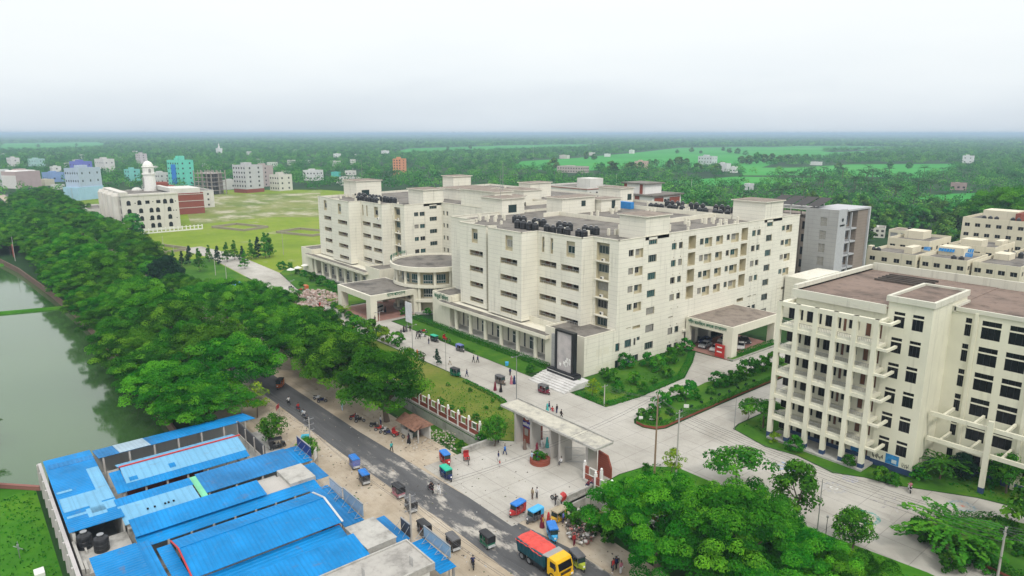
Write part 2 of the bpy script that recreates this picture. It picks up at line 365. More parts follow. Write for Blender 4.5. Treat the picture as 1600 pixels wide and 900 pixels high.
# lawns and beds
sheet('lawn', [(-14, -19.7), (-1, -20.7), (3, -22.4), (8, -25), (14, -25.4), (14, -31), (9.5, -33.8), (-62, -33.8), (-62, -20.7)], .006, M['lawndry'])
sheet('lawn', [(-62, -20.7), (-62, -33.8), (-200, -33.8), (-200, -16.5), (-140, -18.6), (-100, -19.6)], .006, M['lawn'])
sheet('lawn', [(5.2, -8), (13.9, -8), (14.4, .7), (13.4, 16), (8.2, 26), (4.2, 32.3), (.2, 32.3), (.2, -1.6), (5.2, -1.6)], .006, M['lawn'])
sheet('lawn', [(-64.6, -8.1), (-9, -8), (-9, -.3), (-64.6, -.3)], .006, M['lawn'])
sheet('lawn', [(-89, -13.6), (-120, -11.7), (-140, -7.7), (-150, -5.6), (-160, 2), (-143, 2), (-89, 0)], .006, M['lawn'])
sheet('lawn', [(34.3, 4), (34.9, 1.7), (42, -.4), (47, .6), (53.3, -.7), (57, 1.5), (61, 2.6), (66, 5.5), (69.8, 7.7), (73.5, 8.8), (78, 5), (100, 9), (100, 15), (62, 15), (61, 6), (40, 3.2), (40, 20), (34.3, 20)], .006, M['lawn'])
sheet('lawn', [(33.2, -26), (34.1, -20.6), (37.4, -17.2), (45, -17.0), (57, -17.9), (72, -16), (95, -17.7), (95, -33), (46.5, -33), (33.8, -33)], .006, M['lawnbright'])
sheet('lawn', [(-17.2, -94), (-22, -98.9), (-120, -196), (-60, -240), (90, -220), (90, -94)], .006, M['lawnbright'])
sheet('market_floor', [(-17, -92.5), (41, -92.5), (41, -62), (-17, -62)], .012, M['conc'])
def bed(name, poly, h, mat_edge, label):
    mb = MB(); mb.prism(poly, 0.0, h, 0, 1)
    o = mb.build(name, [mat_edge, M['lawn']]); tag(o, kind='structure'); return o
bed('planting_bed', [(20.9, -4.5), (21.3, -8.2), (22.4, -9.6), (24.3, -9.8), (26.1, -8.9), (26.8, -7.3), (26.5, 10), (26.4, 26), (26.6, 108), (20.8, 108), (20.6, 37), (18.7, 16), (20.4, 0)], .45, M['brickred'], '')
bed('planting_bed', [(66.7, -7.2), (67.5, -8.4), (71.2, -9.0), (76.2, -10), (95, -12), (95, 6), (78, 4.6), (73.6, 3.2), (69.9, -1), (67.4, -4.7)], .35, M['brickred'], '')
bed('planting_bed', [(12.3, 33.5), (13.9, 33.5), (13.9, 53), (12.3, 53)], .4, M['conc'], '')
# pond banks and causeways
mb = MB()
for a, b in zip(POND, POND[1:] + POND[:1]): mb.quad((a[0], a[1], -1.9), (b[0], b[1], -1.9), (b[0], b[1], 0), (a[0], a[1], 0))
tag(mb.build('pond_bank', M['verge']), kind='structure')
mb = MB()
for pts in (DITCH1, DITCH2):
    for a, b in zip(pts, pts[1:] + pts[:1]): mb.quad((a[0], a[1], -1.9), (b[0], b[1], -1.9), (b[0], b[1], 0), (a[0], a[1], 0))
tag(mb.build('ditch_bank', M['conc']), kind='structure')
for pts, w in (([(-146, -74), (-150, -90), (-150.5, -130), (-147, -300)], 1.1), ([(-243, -81), (-243, -100), (-240, -300)], 1.6)):
    mb = MB()
    for a, b in zip(pts[:-1], pts[1:]):
        mb.hexa([(a[0] - w * 1.4, a[1], -1.9), (a[0] + w * 1.4, a[1], -1.9), (b[0] + w * 1.4, b[1], -1.9), (b[0] - w * 1.4, b[1], -1.9), (a[0] - w * .7, a[1], -.95), (a[0] + w * .7, a[1], -.95), (b[0] + w * .7, b[1], -.95), (b[0] - w * .7, b[1], -.95)])
    tag(mb.build('causeway', M['lawnbright']), kind='structure')
# painted circles on the courtyard
def ring(c, r0, r1, z, col, n=40, arc=None):
    mb = MB(); k = arc or (0, 2 * math.pi)
    for i in range(n):
        a = k[0] + (k[1] - k[0]) * i / n; b = k[0] + (k[1] - k[0]) * (i + 1) / n
        mb.quad((c[0] + r0 * math.cos(a), c[1] + r0 * math.sin(a), z), (c[0] + r1 * math.cos(a), c[1] + r1 * math.sin(a), z), (c[0] + r1 * math.cos(b), c[1] + r1 * math.sin(b), z), (c[0] + r0 * math.cos(b), c[1] + r0 * math.sin(b), z))
    return mb, col
def worn(col):
    t = NT('worn_paint'); g = t.noise(1.6, 5, .65); return t.done(t.mix(t.step(g, .40, .62), col, (.44, .42, .38)), .9, 0, .2)
def motif(c, rings, petals=0, pcol=None, pr=(0, 0), pw=.25):
    mbs = MB(); mats = []
    for i, (r0, r1, col) in enumerate(rings):
        q, _ = ring(c, r0, r1, .017, None); mats.append(worn(col)); mbs.add(q.v, q.f, i)
    if petals:
        mats.append(worn(pcol))
        for k in range(petals):
            a = 2 * math.pi * k / petals; d = Vector((math.cos(a), math.sin(a))); n = Vector((-d.y, d.x)) * pw; p0 = Vector(c) + d * pr[0]; p1 = Vector(c) + d * (pr[0] + pr[1]) / 2; p2 = Vector(c) + d * pr[1]
            mbs.quad((*p0, .021), (*(p1 + n), .021), (*p2, .021), (*(p1 - n), .021), len(rings))
    tag(mbs.build('painted_circle', mats), kind='structure')
motif((62, -9.7), [(1.35, 1.85, (.02, .26, .22)), (.9, 1.3, (.52, .48, .38)), (0, .85, (.62, .58, .50))])
motif((69.3, 3.4), [(1.2, 1.5, (.20, .27, .30)), (.7, .85, (.40, .45, .42)), (0, .3, (.45, .16, .10))], 16, (.22, .30, .33), (.8, 1.9), .2)
motif((55.6, -5.2), [(1.3, 1.5, (.30, .31, .32)), (.35, .6, (.55, .55, .53))], 12, (.33, .33, .34), (.8, 2.0), .22)
motif((55.9, -.8), [(.9, 1.05, (.33, .34, .44)), (.3, .45, (.35, .33, .42))], 8, (.32, .33, .42), (.4, 1.3), .15)
motif((62.9, -3.4), [(.8, 1.1, (.27, .26, .25))], 7, (.25, .24, .24), (1.2, 2.6), .2)
motif((48.6, -4.2), [(.6, 1.1, (.20, .28, .50))], 9, (.22, .33, .55), (1.0, 2.4), .25)
# ------------------------------------------------------------------ facade and opening helpers
class Face:
    """a vertical wall plane: point at distance a along it, height z, depth d inwards"""
    def __init__(s, o, u, n): s.o = Vector((*o, 0)); s.u = Vector((*u, 0)); s.n = Vector((*n, 0))
    def p(s, a, z, d=0.0): return tuple(s.o + s.u * a - s.n * d + Vector((0, 0, z)))
    def wall(s, mb, a0, a1, z0, z1, holes=(), m=0, mr=None):
        mr = m if mr is None else mr
        xs = sorted({a0, a1, *[h[0] for h in holes], *[h[1] for h in holes]}); zs = sorted({z0, z1, *[h[2] for h in holes], *[h[3] for h in holes]})
        for i in range(len(xs) - 1):
            for j in range(len(zs) - 1):
                cx, cz = (xs[i] + xs[i + 1]) / 2, (zs[j] + zs[j + 1]) / 2
                if cx < a0 or cx > a1 or cz < z0 or cz > z1: continue
                if any(h[0] < cx < h[1] and h[2] < cz < h[3] for h in holes): continue
                mb.quad(s.p(xs[i], zs[j]), s.p(xs[i + 1], zs[j]), s.p(xs[i + 1], zs[j + 1]), s.p(xs[i], zs[j + 1]), m)
        for h in holes:
            b0, b1, y0, y1, d = h[:5]
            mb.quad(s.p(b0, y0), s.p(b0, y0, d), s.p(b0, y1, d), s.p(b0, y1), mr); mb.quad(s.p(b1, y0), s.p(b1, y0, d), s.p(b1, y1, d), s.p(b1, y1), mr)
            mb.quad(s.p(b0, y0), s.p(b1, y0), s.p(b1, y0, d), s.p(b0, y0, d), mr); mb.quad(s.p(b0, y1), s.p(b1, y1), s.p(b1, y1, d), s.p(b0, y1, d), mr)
            if len(h) > 5 and h[5]: mb.quad(s.p(b0, y0, d), s.p(b1, y0, d), s.p(b1, y1, d), s.p(b0, y1, d), mr)
    def slab(s, mb, a0, a1, z0, z1, d0, d1, m=0):
        P = s.p; mb.hexa([P(a0, z0, d0), P(a1, z0, d0), P(a1, z0, d1), P(a0, z0, d1), P(a0, z1, d0), P(a1, z1, d0), P(a1, z1, d1), P(a0, z1, d1)], m)

class Windows:
    """gathers the openings of one building; the 100 that show largest become parts of their own"""
    def __init__(s, root, name='window', mats=None, fname='window_frame'): s.root = root; s.q = []; s.name = name; s.fname = fname; s.mats = mats
    def add(s, fc, a0, a1, z0, z1, d, glass, frame, nv=2, nh=1, bar=.07, transom=None): s.q.append((fc, a0, a1, z0, z1, d, glass, frame, nv, nh, bar, transom))
    def finish(s, limit=100):
        def size(k):
            c = Vector(k[0].p((k[1] + k[2]) / 2, (k[3] + k[4]) / 2)); v = CAM - c; return (k[2] - k[1]) * (k[4] - k[3]) * abs(v.normalized().dot(k[0].n)) / v.length_squared
        s.q.sort(key=size, reverse=True); rest = MB(); rmats = []
        for i, (fc, a0, a1, z0, z1, d, glass, frame, nv, nh, bar, tr) in enumerate(s.q):
            g = MB(); fc.slab(g, a0, a1, z0, z1, d - .02, d + .02)
            f = MB(); e = d - .06; e1 = d + .03
            for a in [a0] + [a0 + (a1 - a0) * k / nv for k in range(1, nv)] + [a1]:
                a_ = min(max(a, a0 + bar / 2), a1 - bar / 2); fc.slab(f, a_ - bar / 2, a_ + bar / 2, z0, z1, e, e1)
            for z in [z0] + [z0 + (z1 - z0) * k / nh for k in range(1, nh)] + [z1]:
                z_ = min(max(z, z0 + bar / 2), z1 - bar / 2); fc.slab(f, a0 + bar, a1 - bar, z_ - bar / 2, z_ + bar / 2, e + .005, e1 - .005)
            if tr: fc.slab(f, a0 + bar, a1 - bar, tr - .11, tr + .11, e - .03, e1)
            if i < limit:
                w = g.build(s.name, glass, s.root); fo = f.build(s.fname, frame, s.root)
                fo.parent = w
            else:
                for mb_, mt in ((g, glass), (f, frame)):
                    if mt not in rmats: rmats.append(mt)
                    b = rmats.index(mt); k0 = len(rest.v); rest.v += mb_.v; rest.f += [tuple(k0 + i_ for i_ in q) for q in mb_.f]; rest.m += [b] * len(mb_.f)
        if rest.v: tag(rest.build(s.name, rmats, s.root), kind='stuff')
def text_mesh(body, size, mat, name='lettering', parent=None, origin=(0, 0, 0), u=(1, 0, 0), up=(0, 0, 1), depth=.03, width=None, align='CENTER'):
    cu = bpy.data.curves.new(name, 'FONT'); cu.body = body; cu.size = size; cu.align_x = align; cu.align_y = 'CENTER'; cu.extrude = depth; cu.resolution_u = 2
    t = bpy.data.objects.new(name + '_tmp', cu); COL.objects.link(t); bpy.context.view_layer.update()
    me = bpy.data.meshes.new_from_object(t.evaluated_get(bpy.context.evaluated_depsgraph_get())); bpy.data.objects.remove(t)
    U = Vector(u).normalized(); V = Vector(up).normalized(); N = U.cross(V); off = parent_off(parent) if parent else Vector((0, 0, 0))
    if width and len(me.vertices):
        xs = [v.co.x for v in me.vertices]; k = width / max(1e-3, max(xs) - min(xs))
    else: k = 1
    for v in me.vertices: c = v.co; v.co = Vector(origin) - off + U * (c.x * k) + V * c.y + N * c.z
    me.materials.clear(); me.materials.append(mat); me.name = name
    o = bpy.data.objects.new(name, me); COL.objects.link(o)
    if parent is not None: o.parent = parent
    return o

# ------------------------------------------------------------------ the hospital
H0 = 28.0
hosp = thing('hospital_building', 'large cream seven storey hospital with rotunda, porches and flat roofs, centre of the campus', 'hospital', (-30, 20, 0))
hw = Windows(hosp)
wall = MB(); glassR = random.Random(3)
def gl(kind='side'):
    r = glassR.random()
    return M['glasst'] if r < .28 else (M['curt'] if r > .86 else (M['glassd'] if r > .62 else M['glass']))
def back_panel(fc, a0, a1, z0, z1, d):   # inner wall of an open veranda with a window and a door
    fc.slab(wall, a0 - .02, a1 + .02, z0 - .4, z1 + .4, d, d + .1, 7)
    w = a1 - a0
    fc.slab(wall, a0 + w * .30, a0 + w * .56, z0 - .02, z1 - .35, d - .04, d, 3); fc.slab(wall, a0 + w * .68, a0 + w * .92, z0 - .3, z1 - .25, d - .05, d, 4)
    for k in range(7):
        a = a0 + w * (k + .5) / 7; fc.slab(wall, a - .02, a + .02, z0, z0 + .55, .12, .15, 5)
    fc.slab(wall, a0, a1, z0 + .55, z0 + .6, .1, .16, 5)
SX = Face((0, 0), (0, 1), (1, 0))         # the long east side, distance = y
# --- near wing, east side
hs = []
rows = [1.6, 5.65, 9.7, 13.7, 17.7, 21.7, 25.65]
def hwin(fc, hs, a0, a1, zt, h, d=.28, nv=2, nh=1, rec=None):
    hs.append((a0, a1, zt - h, zt, d)); hw.add(fc, a0, a1, zt - h, zt, d, gl(), M['greyframe'], nv, nh)
for i, zt in enumerate(rows):
    if zt > 9:
        hwin(SX, hs, 12.9, 14.5, zt, 1.45); hs.append((15.05, 17.6, zt - 2.0, zt, .55, True)); hw.add(SX, 15.1, 16.8, zt - 1.42, zt, .5, gl(), M['greyframe'], 3)
    elif zt > 5: hwin(SX, hs, 12.6, 14.7, zt, 1.75, nv=3); hwin(SX, hs, 15.6, 16.2, zt - .1, 1.6, nv=1); hwin(SX, hs, 16.6, 17.6, zt, .8); hwin(SX, hs, 8.8, 10.9, zt - .2, 1.8)
    else: hwin(SX, hs, 12.7, 14.9, zt - .2, 1.75, nv=3); hwin(SX, hs, 15.6, 17.3, zt, 1.6)
    hwin(SX, hs, 27.6, 29.3, zt, 1.55); hwin(SX, hs, 30.2, 31.6, zt, 1.5)
    for a in (28.45, 30.9):
        hs.append((a - .12, a + .12, zt + .45, zt + .7, .3, True))
    hs.append((33.75, 36.6, zt - 2.1, zt + 1.05, 1.7, True))
    if zt > 8:
        hwin(SX, hs, 38.2, 39.7, zt, 1.5); hs.append((40.15, 43.1, zt - 2.2, zt + .02, .6, True)); hw.add(SX, 40.2, 42.3, zt - 1.5, zt, .55, gl(), M['greyframe'], 3)
        hs.append((44.75, 47.6, zt - 2.1, zt + .02, .6, True)); hw.add(SX, 44.8, 46.9, zt - 1.4, zt, .55, gl(), M['greyframe'], 3)
        hwin(SX, hs, 49.2, 50.6, zt, 1.45); hs.append((51.15, 54.5, zt - 2.2, zt + .02, .6, True)); hw.add(SX, 51.2, 53.7, zt - 1.5, zt, .55, gl(), M['greyframe'], 3)
        hs.append((55.6, 58.5, zt - 2.2, zt + 1.0, 1.6, True))
        if zt > 20 : SX.slab(wall, 55.75, 56.35, zt - .3, zt + .35, 1.45, 1.58, 3)
    hwin(SX, hs, 60.5, 62.2, zt, 1.55); hwin(SX, hs, 62.9, 64.5, zt, 1.5)
    hs.append((61.2, 61.4, zt + .45, zt + .7, .3, True)); hs.append((63.6, 63.8, zt + .45, zt + .7, .3, True))
    if zt > 8: hwin(SX, hs, 75.0, 76.7, zt, 1.4); hs.append((77.2, 80.3, zt - 2.0, zt + .02, .55, True)); hw.add(SX, 77.3, 79.6, zt - 1.45, zt, .5, gl(), M['greyframe'], 3)
for zt in [3.7, 7.8, 11.8, 15.8, 19.8, 23.8, 27.75]:
    hwin(SX, hs, 19.45, 22.3, zt, 1.65, nv=4); hwin(SX, hs, 67.3, 70.2, zt, 1.7, nv=4)
hs2 = []; SXp = Face((0, 0), (0, 1), (1, 0))
hs_hi = [h for h in hs]
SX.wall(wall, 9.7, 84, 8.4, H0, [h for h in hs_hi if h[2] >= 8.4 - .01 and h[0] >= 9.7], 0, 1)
low = [h for h in hs if h[3] <= 8.4]
hwin(SX, low, 3.6, 5.4, 5.3, 1.6); hwin(SX, low, 5.9, 7.6, 5.4, 1.6); hwin(SX, low, 3.6, 5.4, 1.7, 1.6); hwin(SX, low, 5.9, 7.6, 1.8, 1.6); hwin(SX, low, 8.8, 10.9, 1.6, 1.8)
hs_mid = [(h[0], h[1], max(h[2], 0), min(h[3], 8.4), *h[4:]) for h in hs if h[2] < 8.4 < h[3]]
low = [h for h in low if not (33 < h[0] < 54)]
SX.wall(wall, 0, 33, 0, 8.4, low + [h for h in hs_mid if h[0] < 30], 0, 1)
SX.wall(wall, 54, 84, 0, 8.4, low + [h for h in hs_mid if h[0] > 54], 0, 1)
# behind the car porch: first floor wall with windows, open ground floor
ph = []
for a in (38.2, 41.5, 45.0, 49.0): hwin(SX, ph, a, a + 2.2, 6.6, 1.9, nv=3)
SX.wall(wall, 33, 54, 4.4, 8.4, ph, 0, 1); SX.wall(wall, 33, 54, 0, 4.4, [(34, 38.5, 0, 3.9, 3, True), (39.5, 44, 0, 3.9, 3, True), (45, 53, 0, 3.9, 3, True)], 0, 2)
SX.slab(wall, 33, 54, 3.9, 4.4, -.5, -.003, 0)
# --- a wing front: profile of bays, each (x1, x0, y)
def wing_front(bays, y_off, top, zbase, pat):
    prev = None
    for (xa, xb, y, kind) in bays:
        fc = Face((xa, y + y_off), (-1, 0), (0, -1)); w = xa - xb; hs = []
        if kind == 'ac':
            for k, zt in enumerate([9.3, 13.3, 17.3, 21.2, 25.2, 27.0][1:] if False else [10.2, 14.2, 18.2, 22.2, 26.3]):
                hs.append((w * .36, w * .86, zt - 3.2 if zt > 11 else zbase, zt + .7, .9, True)); hw.add(fc, w * .38, w * .84, zt - 1.75, zt, .8, gl(), M['greyframe'], 4)
                fc.slab(wall, w * .33, w * .9, zt - 3.5, zt - 3.3, -.35, .9, 0)
        elif kind == 'slot':
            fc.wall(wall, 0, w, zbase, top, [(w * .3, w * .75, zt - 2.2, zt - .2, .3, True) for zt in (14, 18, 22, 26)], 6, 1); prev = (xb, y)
            for zt in (12, 16, 20, 24): fc.slab(wall, 0, w, zt - .2, zt, -.4, 0, 0)
            continue
        else:
            n = kind; ww = w / n
            for q in range(n):
                a0, a1 = ww * q + ww * .1, ww * q + ww * .88
                if kind == 1: a0, a1 = w * .12, w * .62
                for zt in (9.5, 13.5, 17.5, 21.5):
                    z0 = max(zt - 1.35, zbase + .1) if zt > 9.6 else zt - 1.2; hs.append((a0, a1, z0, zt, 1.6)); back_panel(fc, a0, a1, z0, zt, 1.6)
            for (c, wv, wd_) in pat:
                a0, a1 = w * c - wv / 2, w * c + wv / 2; hs.append((a0, a1, 23.4, 26.9, .5, True))
                hw.add(fc, a0 + wv * .08, a1 - wv * .08, 24.3, 25.9, .42, gl(), M['alu'], 2 if wv > 1 else 1)
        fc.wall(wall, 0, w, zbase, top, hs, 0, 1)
        if prev: yy = [prev[1] + y_off, y + y_off]; wall.quad((prev[0], yy[0], zbase), (prev[0], yy[1], zbase), (prev[0], yy[1], top), (prev[0], yy[0], top), 0)
        prev = (xb, y)
near = [(0, -7.4, 9.7, 'ac'), (-7.4, -21.8, 6.2, 2), (-21.8, -34.2, 1.4, 1), (-34.2, -36, 4.2, 'slot'), (-36, -47, 2.2, 1), (-47, -58, 7.2, 1)]
zb = 7.3
for bays_, pat in ((near[:1], []), (near[1:2], [(.86, .8, 0), (.66, .8, 0), (.24, 2.6, 0)]), (near[2:3], [(.36, 2.6, 0)]), (near[3:4], []), (near[4:5], [(.42, 2.4, 0)]), (near[5:6], [(.3, 2.2, 0)])): wing_front(bays_, 0, H0, zb, pat)
for (a, b) in zip(near[:-1], near[1:]): wall.quad((a[1], a[2], zb), (a[1], b[2], zb), (a[1], b[2], H0), (a[1], a[2], H0), 0)
wall.quad((-58, 7.2, zb), (-58, 44, zb), (-58, 44, H0), (-58, 7.2, H0), 0)
LX = -92.0
far = [(-92, -99, 13, 'ac'), (-99, -113, 9, 2), (-113, -126.5, 4.6, 1), (-126.5, -128.2, 8, 'slot'), (-128.2, -140, 6.2, 1)]
for bays_, pat in ((far[:1], []), (far[1:2], [(.9, .8, 0), (.7, .8, 0), (.26, 2.6, 0)]), (far[2:3], [(.5, 2.2, 0)]), (far[3:4], []), (far[4:5], [(.5, 2.2, 0)])): wing_front(bays_, 0, H0, zb, pat)
for (a, b) in zip(far[:-1], far[1:]): wall.quad((a[1], a[2], zb), (a[1], b[2], zb), (a[1], b[2], H0), (a[1], a[2], H0), 0)
# far wing, side facing the rotunda
LF = Face((LX, 0), (0, 1), (1, 0)); hl = []
for zt in (9.6, 13.6, 17.6, 21.6, 25.5):
    hwin(LF, hl, 16.6, 18.2, zt, 1.3); hwin(LF, hl, 18.7, 20.6, zt, 1.35)
for zt in (11.6, 15.6, 19.6, 23.6, 27.5): hwin(LF, hl, 22.4, 25.2, zt, 1.35, nv=3)
LF.wall(wall, 13, 27, zb, H0, hl, 0, 1)
# connecting block between the wings
CF = Face((-58, 27), (-1, 0), (0, -1)); hc = []
for zt in (13.4, 17.4, 21.4, 25.4): hwin(CF, hc, 30.2, 31.2, zt, 1.4); hwin(CF, hc, 32.3, 33.1, zt, 1.4, nv=1)
CF.wall(wall, 0, 34, 0, H0, hc, 0, 1)
wall.quad((-58, 7.2, 0), (-58, 27, 0), (-58, 27, zb), (-58, 7.2, zb), 0)
# far and hidden sides
for a, b in (((0, 84), (-70, 84)), ((-70, 84), (-70, 92)), ((-70, 92), (-150, 92)), ((-150, 92), (-140, 6.2))): wall.quad((*a, 0), (*b, 0), (*b, H0), (*a, H0), 0)
# end annex at the far end of the east side
wall.box(.6, 7, 78, 96, 0, 11.6, 0); wall.box(7.003, 7.15, 80, 94, 7.4, 10.6, 1)
EX = Face((7, 78), (0, 1), (1, 0)); hw.add(Face((7.0, 78), (0, 1), (1, 0)), 1.2, 3.0, 3.0, 6.0, -.05, M['glass'], M['greyframe'], 2, 3)
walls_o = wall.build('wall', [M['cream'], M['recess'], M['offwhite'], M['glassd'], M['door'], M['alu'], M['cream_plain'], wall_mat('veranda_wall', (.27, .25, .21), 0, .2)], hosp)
# --- roof deck, parapets, roof rooms
roof = MB()
roof.prism([(-.25, 9.95), (-.25, 83.8), (-69.8, 83.8), (-69.8, 91.8), (-149, 91.8), (-139.8, 6.4), (-128, 6.4), (-128, 8.2), (-126.7, 8.2), (-126.7, 4.85), (-113.2, 4.85), (-113.2, 9.2), (-99.2, 9.2), (-99.2, 13.2), (-92.2, 13.2), (-92.2, 27.2), (-57.8, 27.2), (-57.8, 7.4), (-47.2, 7.4), (-47.2, 2.4), (-36.2, 2.4), (-36.2, 4.4), (-34, 4.4), (-34, 1.6), (-22, 1.6), (-22, 6.4), (-7.6, 6.4), (-7.6, 9.95)], 26.9, 27.25, 0)
cop = MB()
outline = [(0, 84), (0, 9.7), (-7.4, 9.7), (-7.4, 6.2), (-21.8, 6.2), (-21.8, 1.4), (-34.2, 1.4), (-34.2, 4.2), (-36, 4.2), (-36, 2.2), (-47, 2.2), (-47, 7.2), (-58, 7.2), (-58, 27), (-92, 27), (-92, 13), (-99, 13), (-99, 9), (-113, 9), (-113, 4.6), (-126.5, 4.6), (-126.5, 8), (-128.2, 8), (-128.2, 6.2), (-140, 6.2)]
for a, b in zip(outline[:-1], outline[1:]):
    x0, x1 = sorted((a[0], b[0])); y0, y1 = sorted((a[1], b[1])); cop.box(x0 - .12, x1 + .12, y0 - .12, y1 + .12, 27.96, 28.14)
for x0, x1, y0, y1 in ((-46, -12, 36, 36.25), (-15.8, -15.5, 27, 66), (-49, -10, 66, 66.25), (-110, -72, 56, 56.25), (-46, -45.7, 30, 36), (-72.3, -72, 36, 60)): cop.box(x0, x1, y0, y1, 27.2, 28.4)
for i in range(18):   # raised roof strips and light shafts in the middle of the block
    pass
stub = random.Random(11)
def stubs(x0, x1, y0, y1, n, hmin=.9, hmax=1.7):
    for _ in range(n):
        x = stub.uniform(x0, x1); y = stub.uniform(y0, y1); s = stub.uniform(.22, .34); q = MB(); q.box(x - s, x + s, y - s, y + s, 27.2, 27.2 + stub.uniform(hmin, hmax)); q.build('column_stub', M['cream_plain'], hosp)
stubs(-56, -9, 8.5, 20, 24); stubs(-12, -1.5, 30, 62, 20); stubs(-44, -18, 40, 64, 12); stubs(-138, -100, 11, 22, 14); stubs(-130, -100, 30, 85, 16); stubs(-50, -12, 68, 82, 13)
cop.build('parapet', M['cream_plain'], hosp)
roof.build('roof', M['roofc'], hosp)
def roofroom(x0, x1, y0, y1, z, win=None, over=.45):
    mb = MB(); mb.box(x0, x1, y0, y1, 27.2, z - .25, 0); mb.box(x0 - over, x1 + over, y0 - over, y1 + over, z - .25, z - .05, 0); mb.box(x0 - over + .1, x1 + over - .1, y0 - over + .1, y1 + over - .1, z - .05, z, 1)
    if win:
        for a0, a1, z0, z1 in win: mb.box(x1 + .003, x1 + .06, a0, a1, z0, z1, 2)
    mb.build('stair_room', [M['cream'], M['roofbrown'], M['glass']], hosp)
roofroom(-7.6, .0, 18.2, 26.4, 32.5); roofroom(-9.6, 0.0, 66, 74.7, 32.7)
roofroom(-53, -46.4, 37.6, 51, 32, [(45.3, 47, 29.2, 30.8)]); roofroom(-50.5, -44.3, 51.5, 60, 31, [(56, 57.5, 28, 30.4)])
roofroom(-69, -59, 76.5, 87 - 4, 32.2, [(80, 82, 28, 30)]); roofroom(-98.5, -92, 65.5, 75.5, 32.6)
roofroom(-141, -131, 17, 27, 33.4, [(19, 22, 28, 30)]); roofroom(-101, -92.0, 20.2, 27.8, 32.5); roofroom(-81.5, -64.4, 27.4, 34, 33.2)
roofroom(-66, -56.4, 23.7, 32, 32, [(26, 29, 27.8, 30)]); roofroom(-122, -115, 48, 56, 34.6); roofroom(-112, -97, 40, 55, 31.2)
roofroom(-92, -80, 52, 60, 31.4); roofroom(-84, -72, 38, 46, 30.6)
# --- podium of the near wing and of the far wing
def podium(xa, xb, y0, ncol, sign, oy, solid_l=8.0, solid_r=12.0):
    mb = MB(); col = MB(); gm = MB()
    fc = Face((xa, y0), (-1, 0), (0, -1)); w = xa - xb
    mb.box(xb, xb + solid_l, y0, y0 + 9.5, 0, 8.4, 0)                                   # end block carrying the sign
    mb.box(xa - solid_r, xa - .003, y0, y0 + 9.6, 0, 8.4, 0) if solid_r else None
    mb.box(xb + solid_l, xa - solid_r, y0 + 3.4, y0 + 3.7, 0, 7.0, 0)                   # wall behind the columns
    mb.box(xb + solid_l - 3.5, xa - solid_r + 1.5, y0 - 1.3, y0 + 4.2, 6.1, 6.9, 0)     # canopy slab
    mb.box(xb + solid_l - 3.3, xa - solid_r + 1.3, y0 - 1.1, y0 + .6, 6.9, 7.0, 1)
    mb.box(xb + solid_l, xa - solid_r, y0 + 4.2, y0 + 9.5, 6.9, 7.3, 1); mb.box(xb + solid_l, xa - solid_r, y0 + 3.9, y0 + 4.2, 6.9, 8.3, 0)
    mb.box(xb + solid_l - .002, xb + solid_l + .3, y0 + .6, y0 + 9, 7.0, 8.4, 0)
    for x0, x1 in ((xb, xb + solid_l), (xa - solid_r, xa)):
        if x1 > x0: mb.box(x0 + .35, x1 - .35, y0 + .35, y0 + 9.3, 8.4, 8.43, 1); [mb.box(*q, 8.4, 8.75, 0) for q in ((x0, x1, y0, y0 + .25), (x0, x0 + .25, y0 + .25, y0 + 9.4), (x1 - .25, x1 - .003, y0 + .25, y0 + 9.4))]
    mb.box(xb + solid_l, xa - solid_r, y0 - .5, y0 + 3.4, 0, .45, 2)
    mb.build('podium', [M['cream_plain'], M['roofc'], M['conc']], hosp)
    L = w - solid_l - solid_r; st = solid_r
    for k in range(ncol):
        c = MB(); x = xa - solid_r - L * (k + .55) / ncol; c.lathe((x, y0 + .2, .45), [(.55, 0), (.55, .1), (.5, .12), (.5, 5.66)], 14); c.build('column', M['cream_plain'], hosp)
        fw_ = Face((xa, y0 + 3.4), (-1, 0), (0, -1)); a = st + L * (k + .05) / ncol; ww = L / ncol
        hw.add(fw_, a + ww * .12, a + ww * .42, .6, 3.6, .0, M['glass'], M['alu'], 2, 1, .1, 2.7); hw.add(fw_, a + ww * .66, a + ww * .74, .6, 4.6, .0, M['glassd'], M['greyframe'], 1)
        hw.add(fw_, a + ww * .12, a + ww * .45, 4.6, 5.5, .0, M['glassd'], M['greyframe'], 2)
podium(0, -57, 0, 6, None, 0)
podium(-91.5, -150.5, 3.2, 7, None, 0, 9, 9)
text_mesh('জরুরি বিভাগ', 1.5, M['green_sign'], 'lettering', hosp, (-52.8, -.06, 7.7), (1, 0, 0), width=6.4)
# --- rotunda
ro = MB(); rc = (-73.5, 11, 0); R_ = 12.4
ro.lathe(rc, [(0.01, 13.0), (R_ - .6, 13.0), (R_ - .6, 13.5), (R_, 13.5), (R_, 12.2), (R_ - .8, 12.0), (0.01, 11.9)], 48, 0)
ro.lathe(rc, [(R_ - .7, 13.02), (.01, 13.03)], 48, 1)
ro.lathe(rc, [(0.01, 8.0), (R_ - 1.2, 8.0), (R_ - 1.2, 8.35), (R_ - .7, 8.35), (R_ - .7, 7.5), (R_ - 1.3, 7.4), (.01, 7.4)], 48, 0)
ro.lathe(rc, [(0.01, 4.1), (R_ - 1.4, 4.1), (R_ - .9, 4.1), (R_ - .9, 3.4), (R_ - 1.3, 3.4), (.01, 3.4)], 48, 0)
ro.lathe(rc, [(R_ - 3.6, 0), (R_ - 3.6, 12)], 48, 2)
ro.lathe(rc, [(R_ - .5, 0), (R_ - .5, .5), (.01, .5)], 48, 3)
ro.build('rotunda', [M['cream_plain'], M['roofc'], M['recess'], M['conc']], hosp, smooth=False)
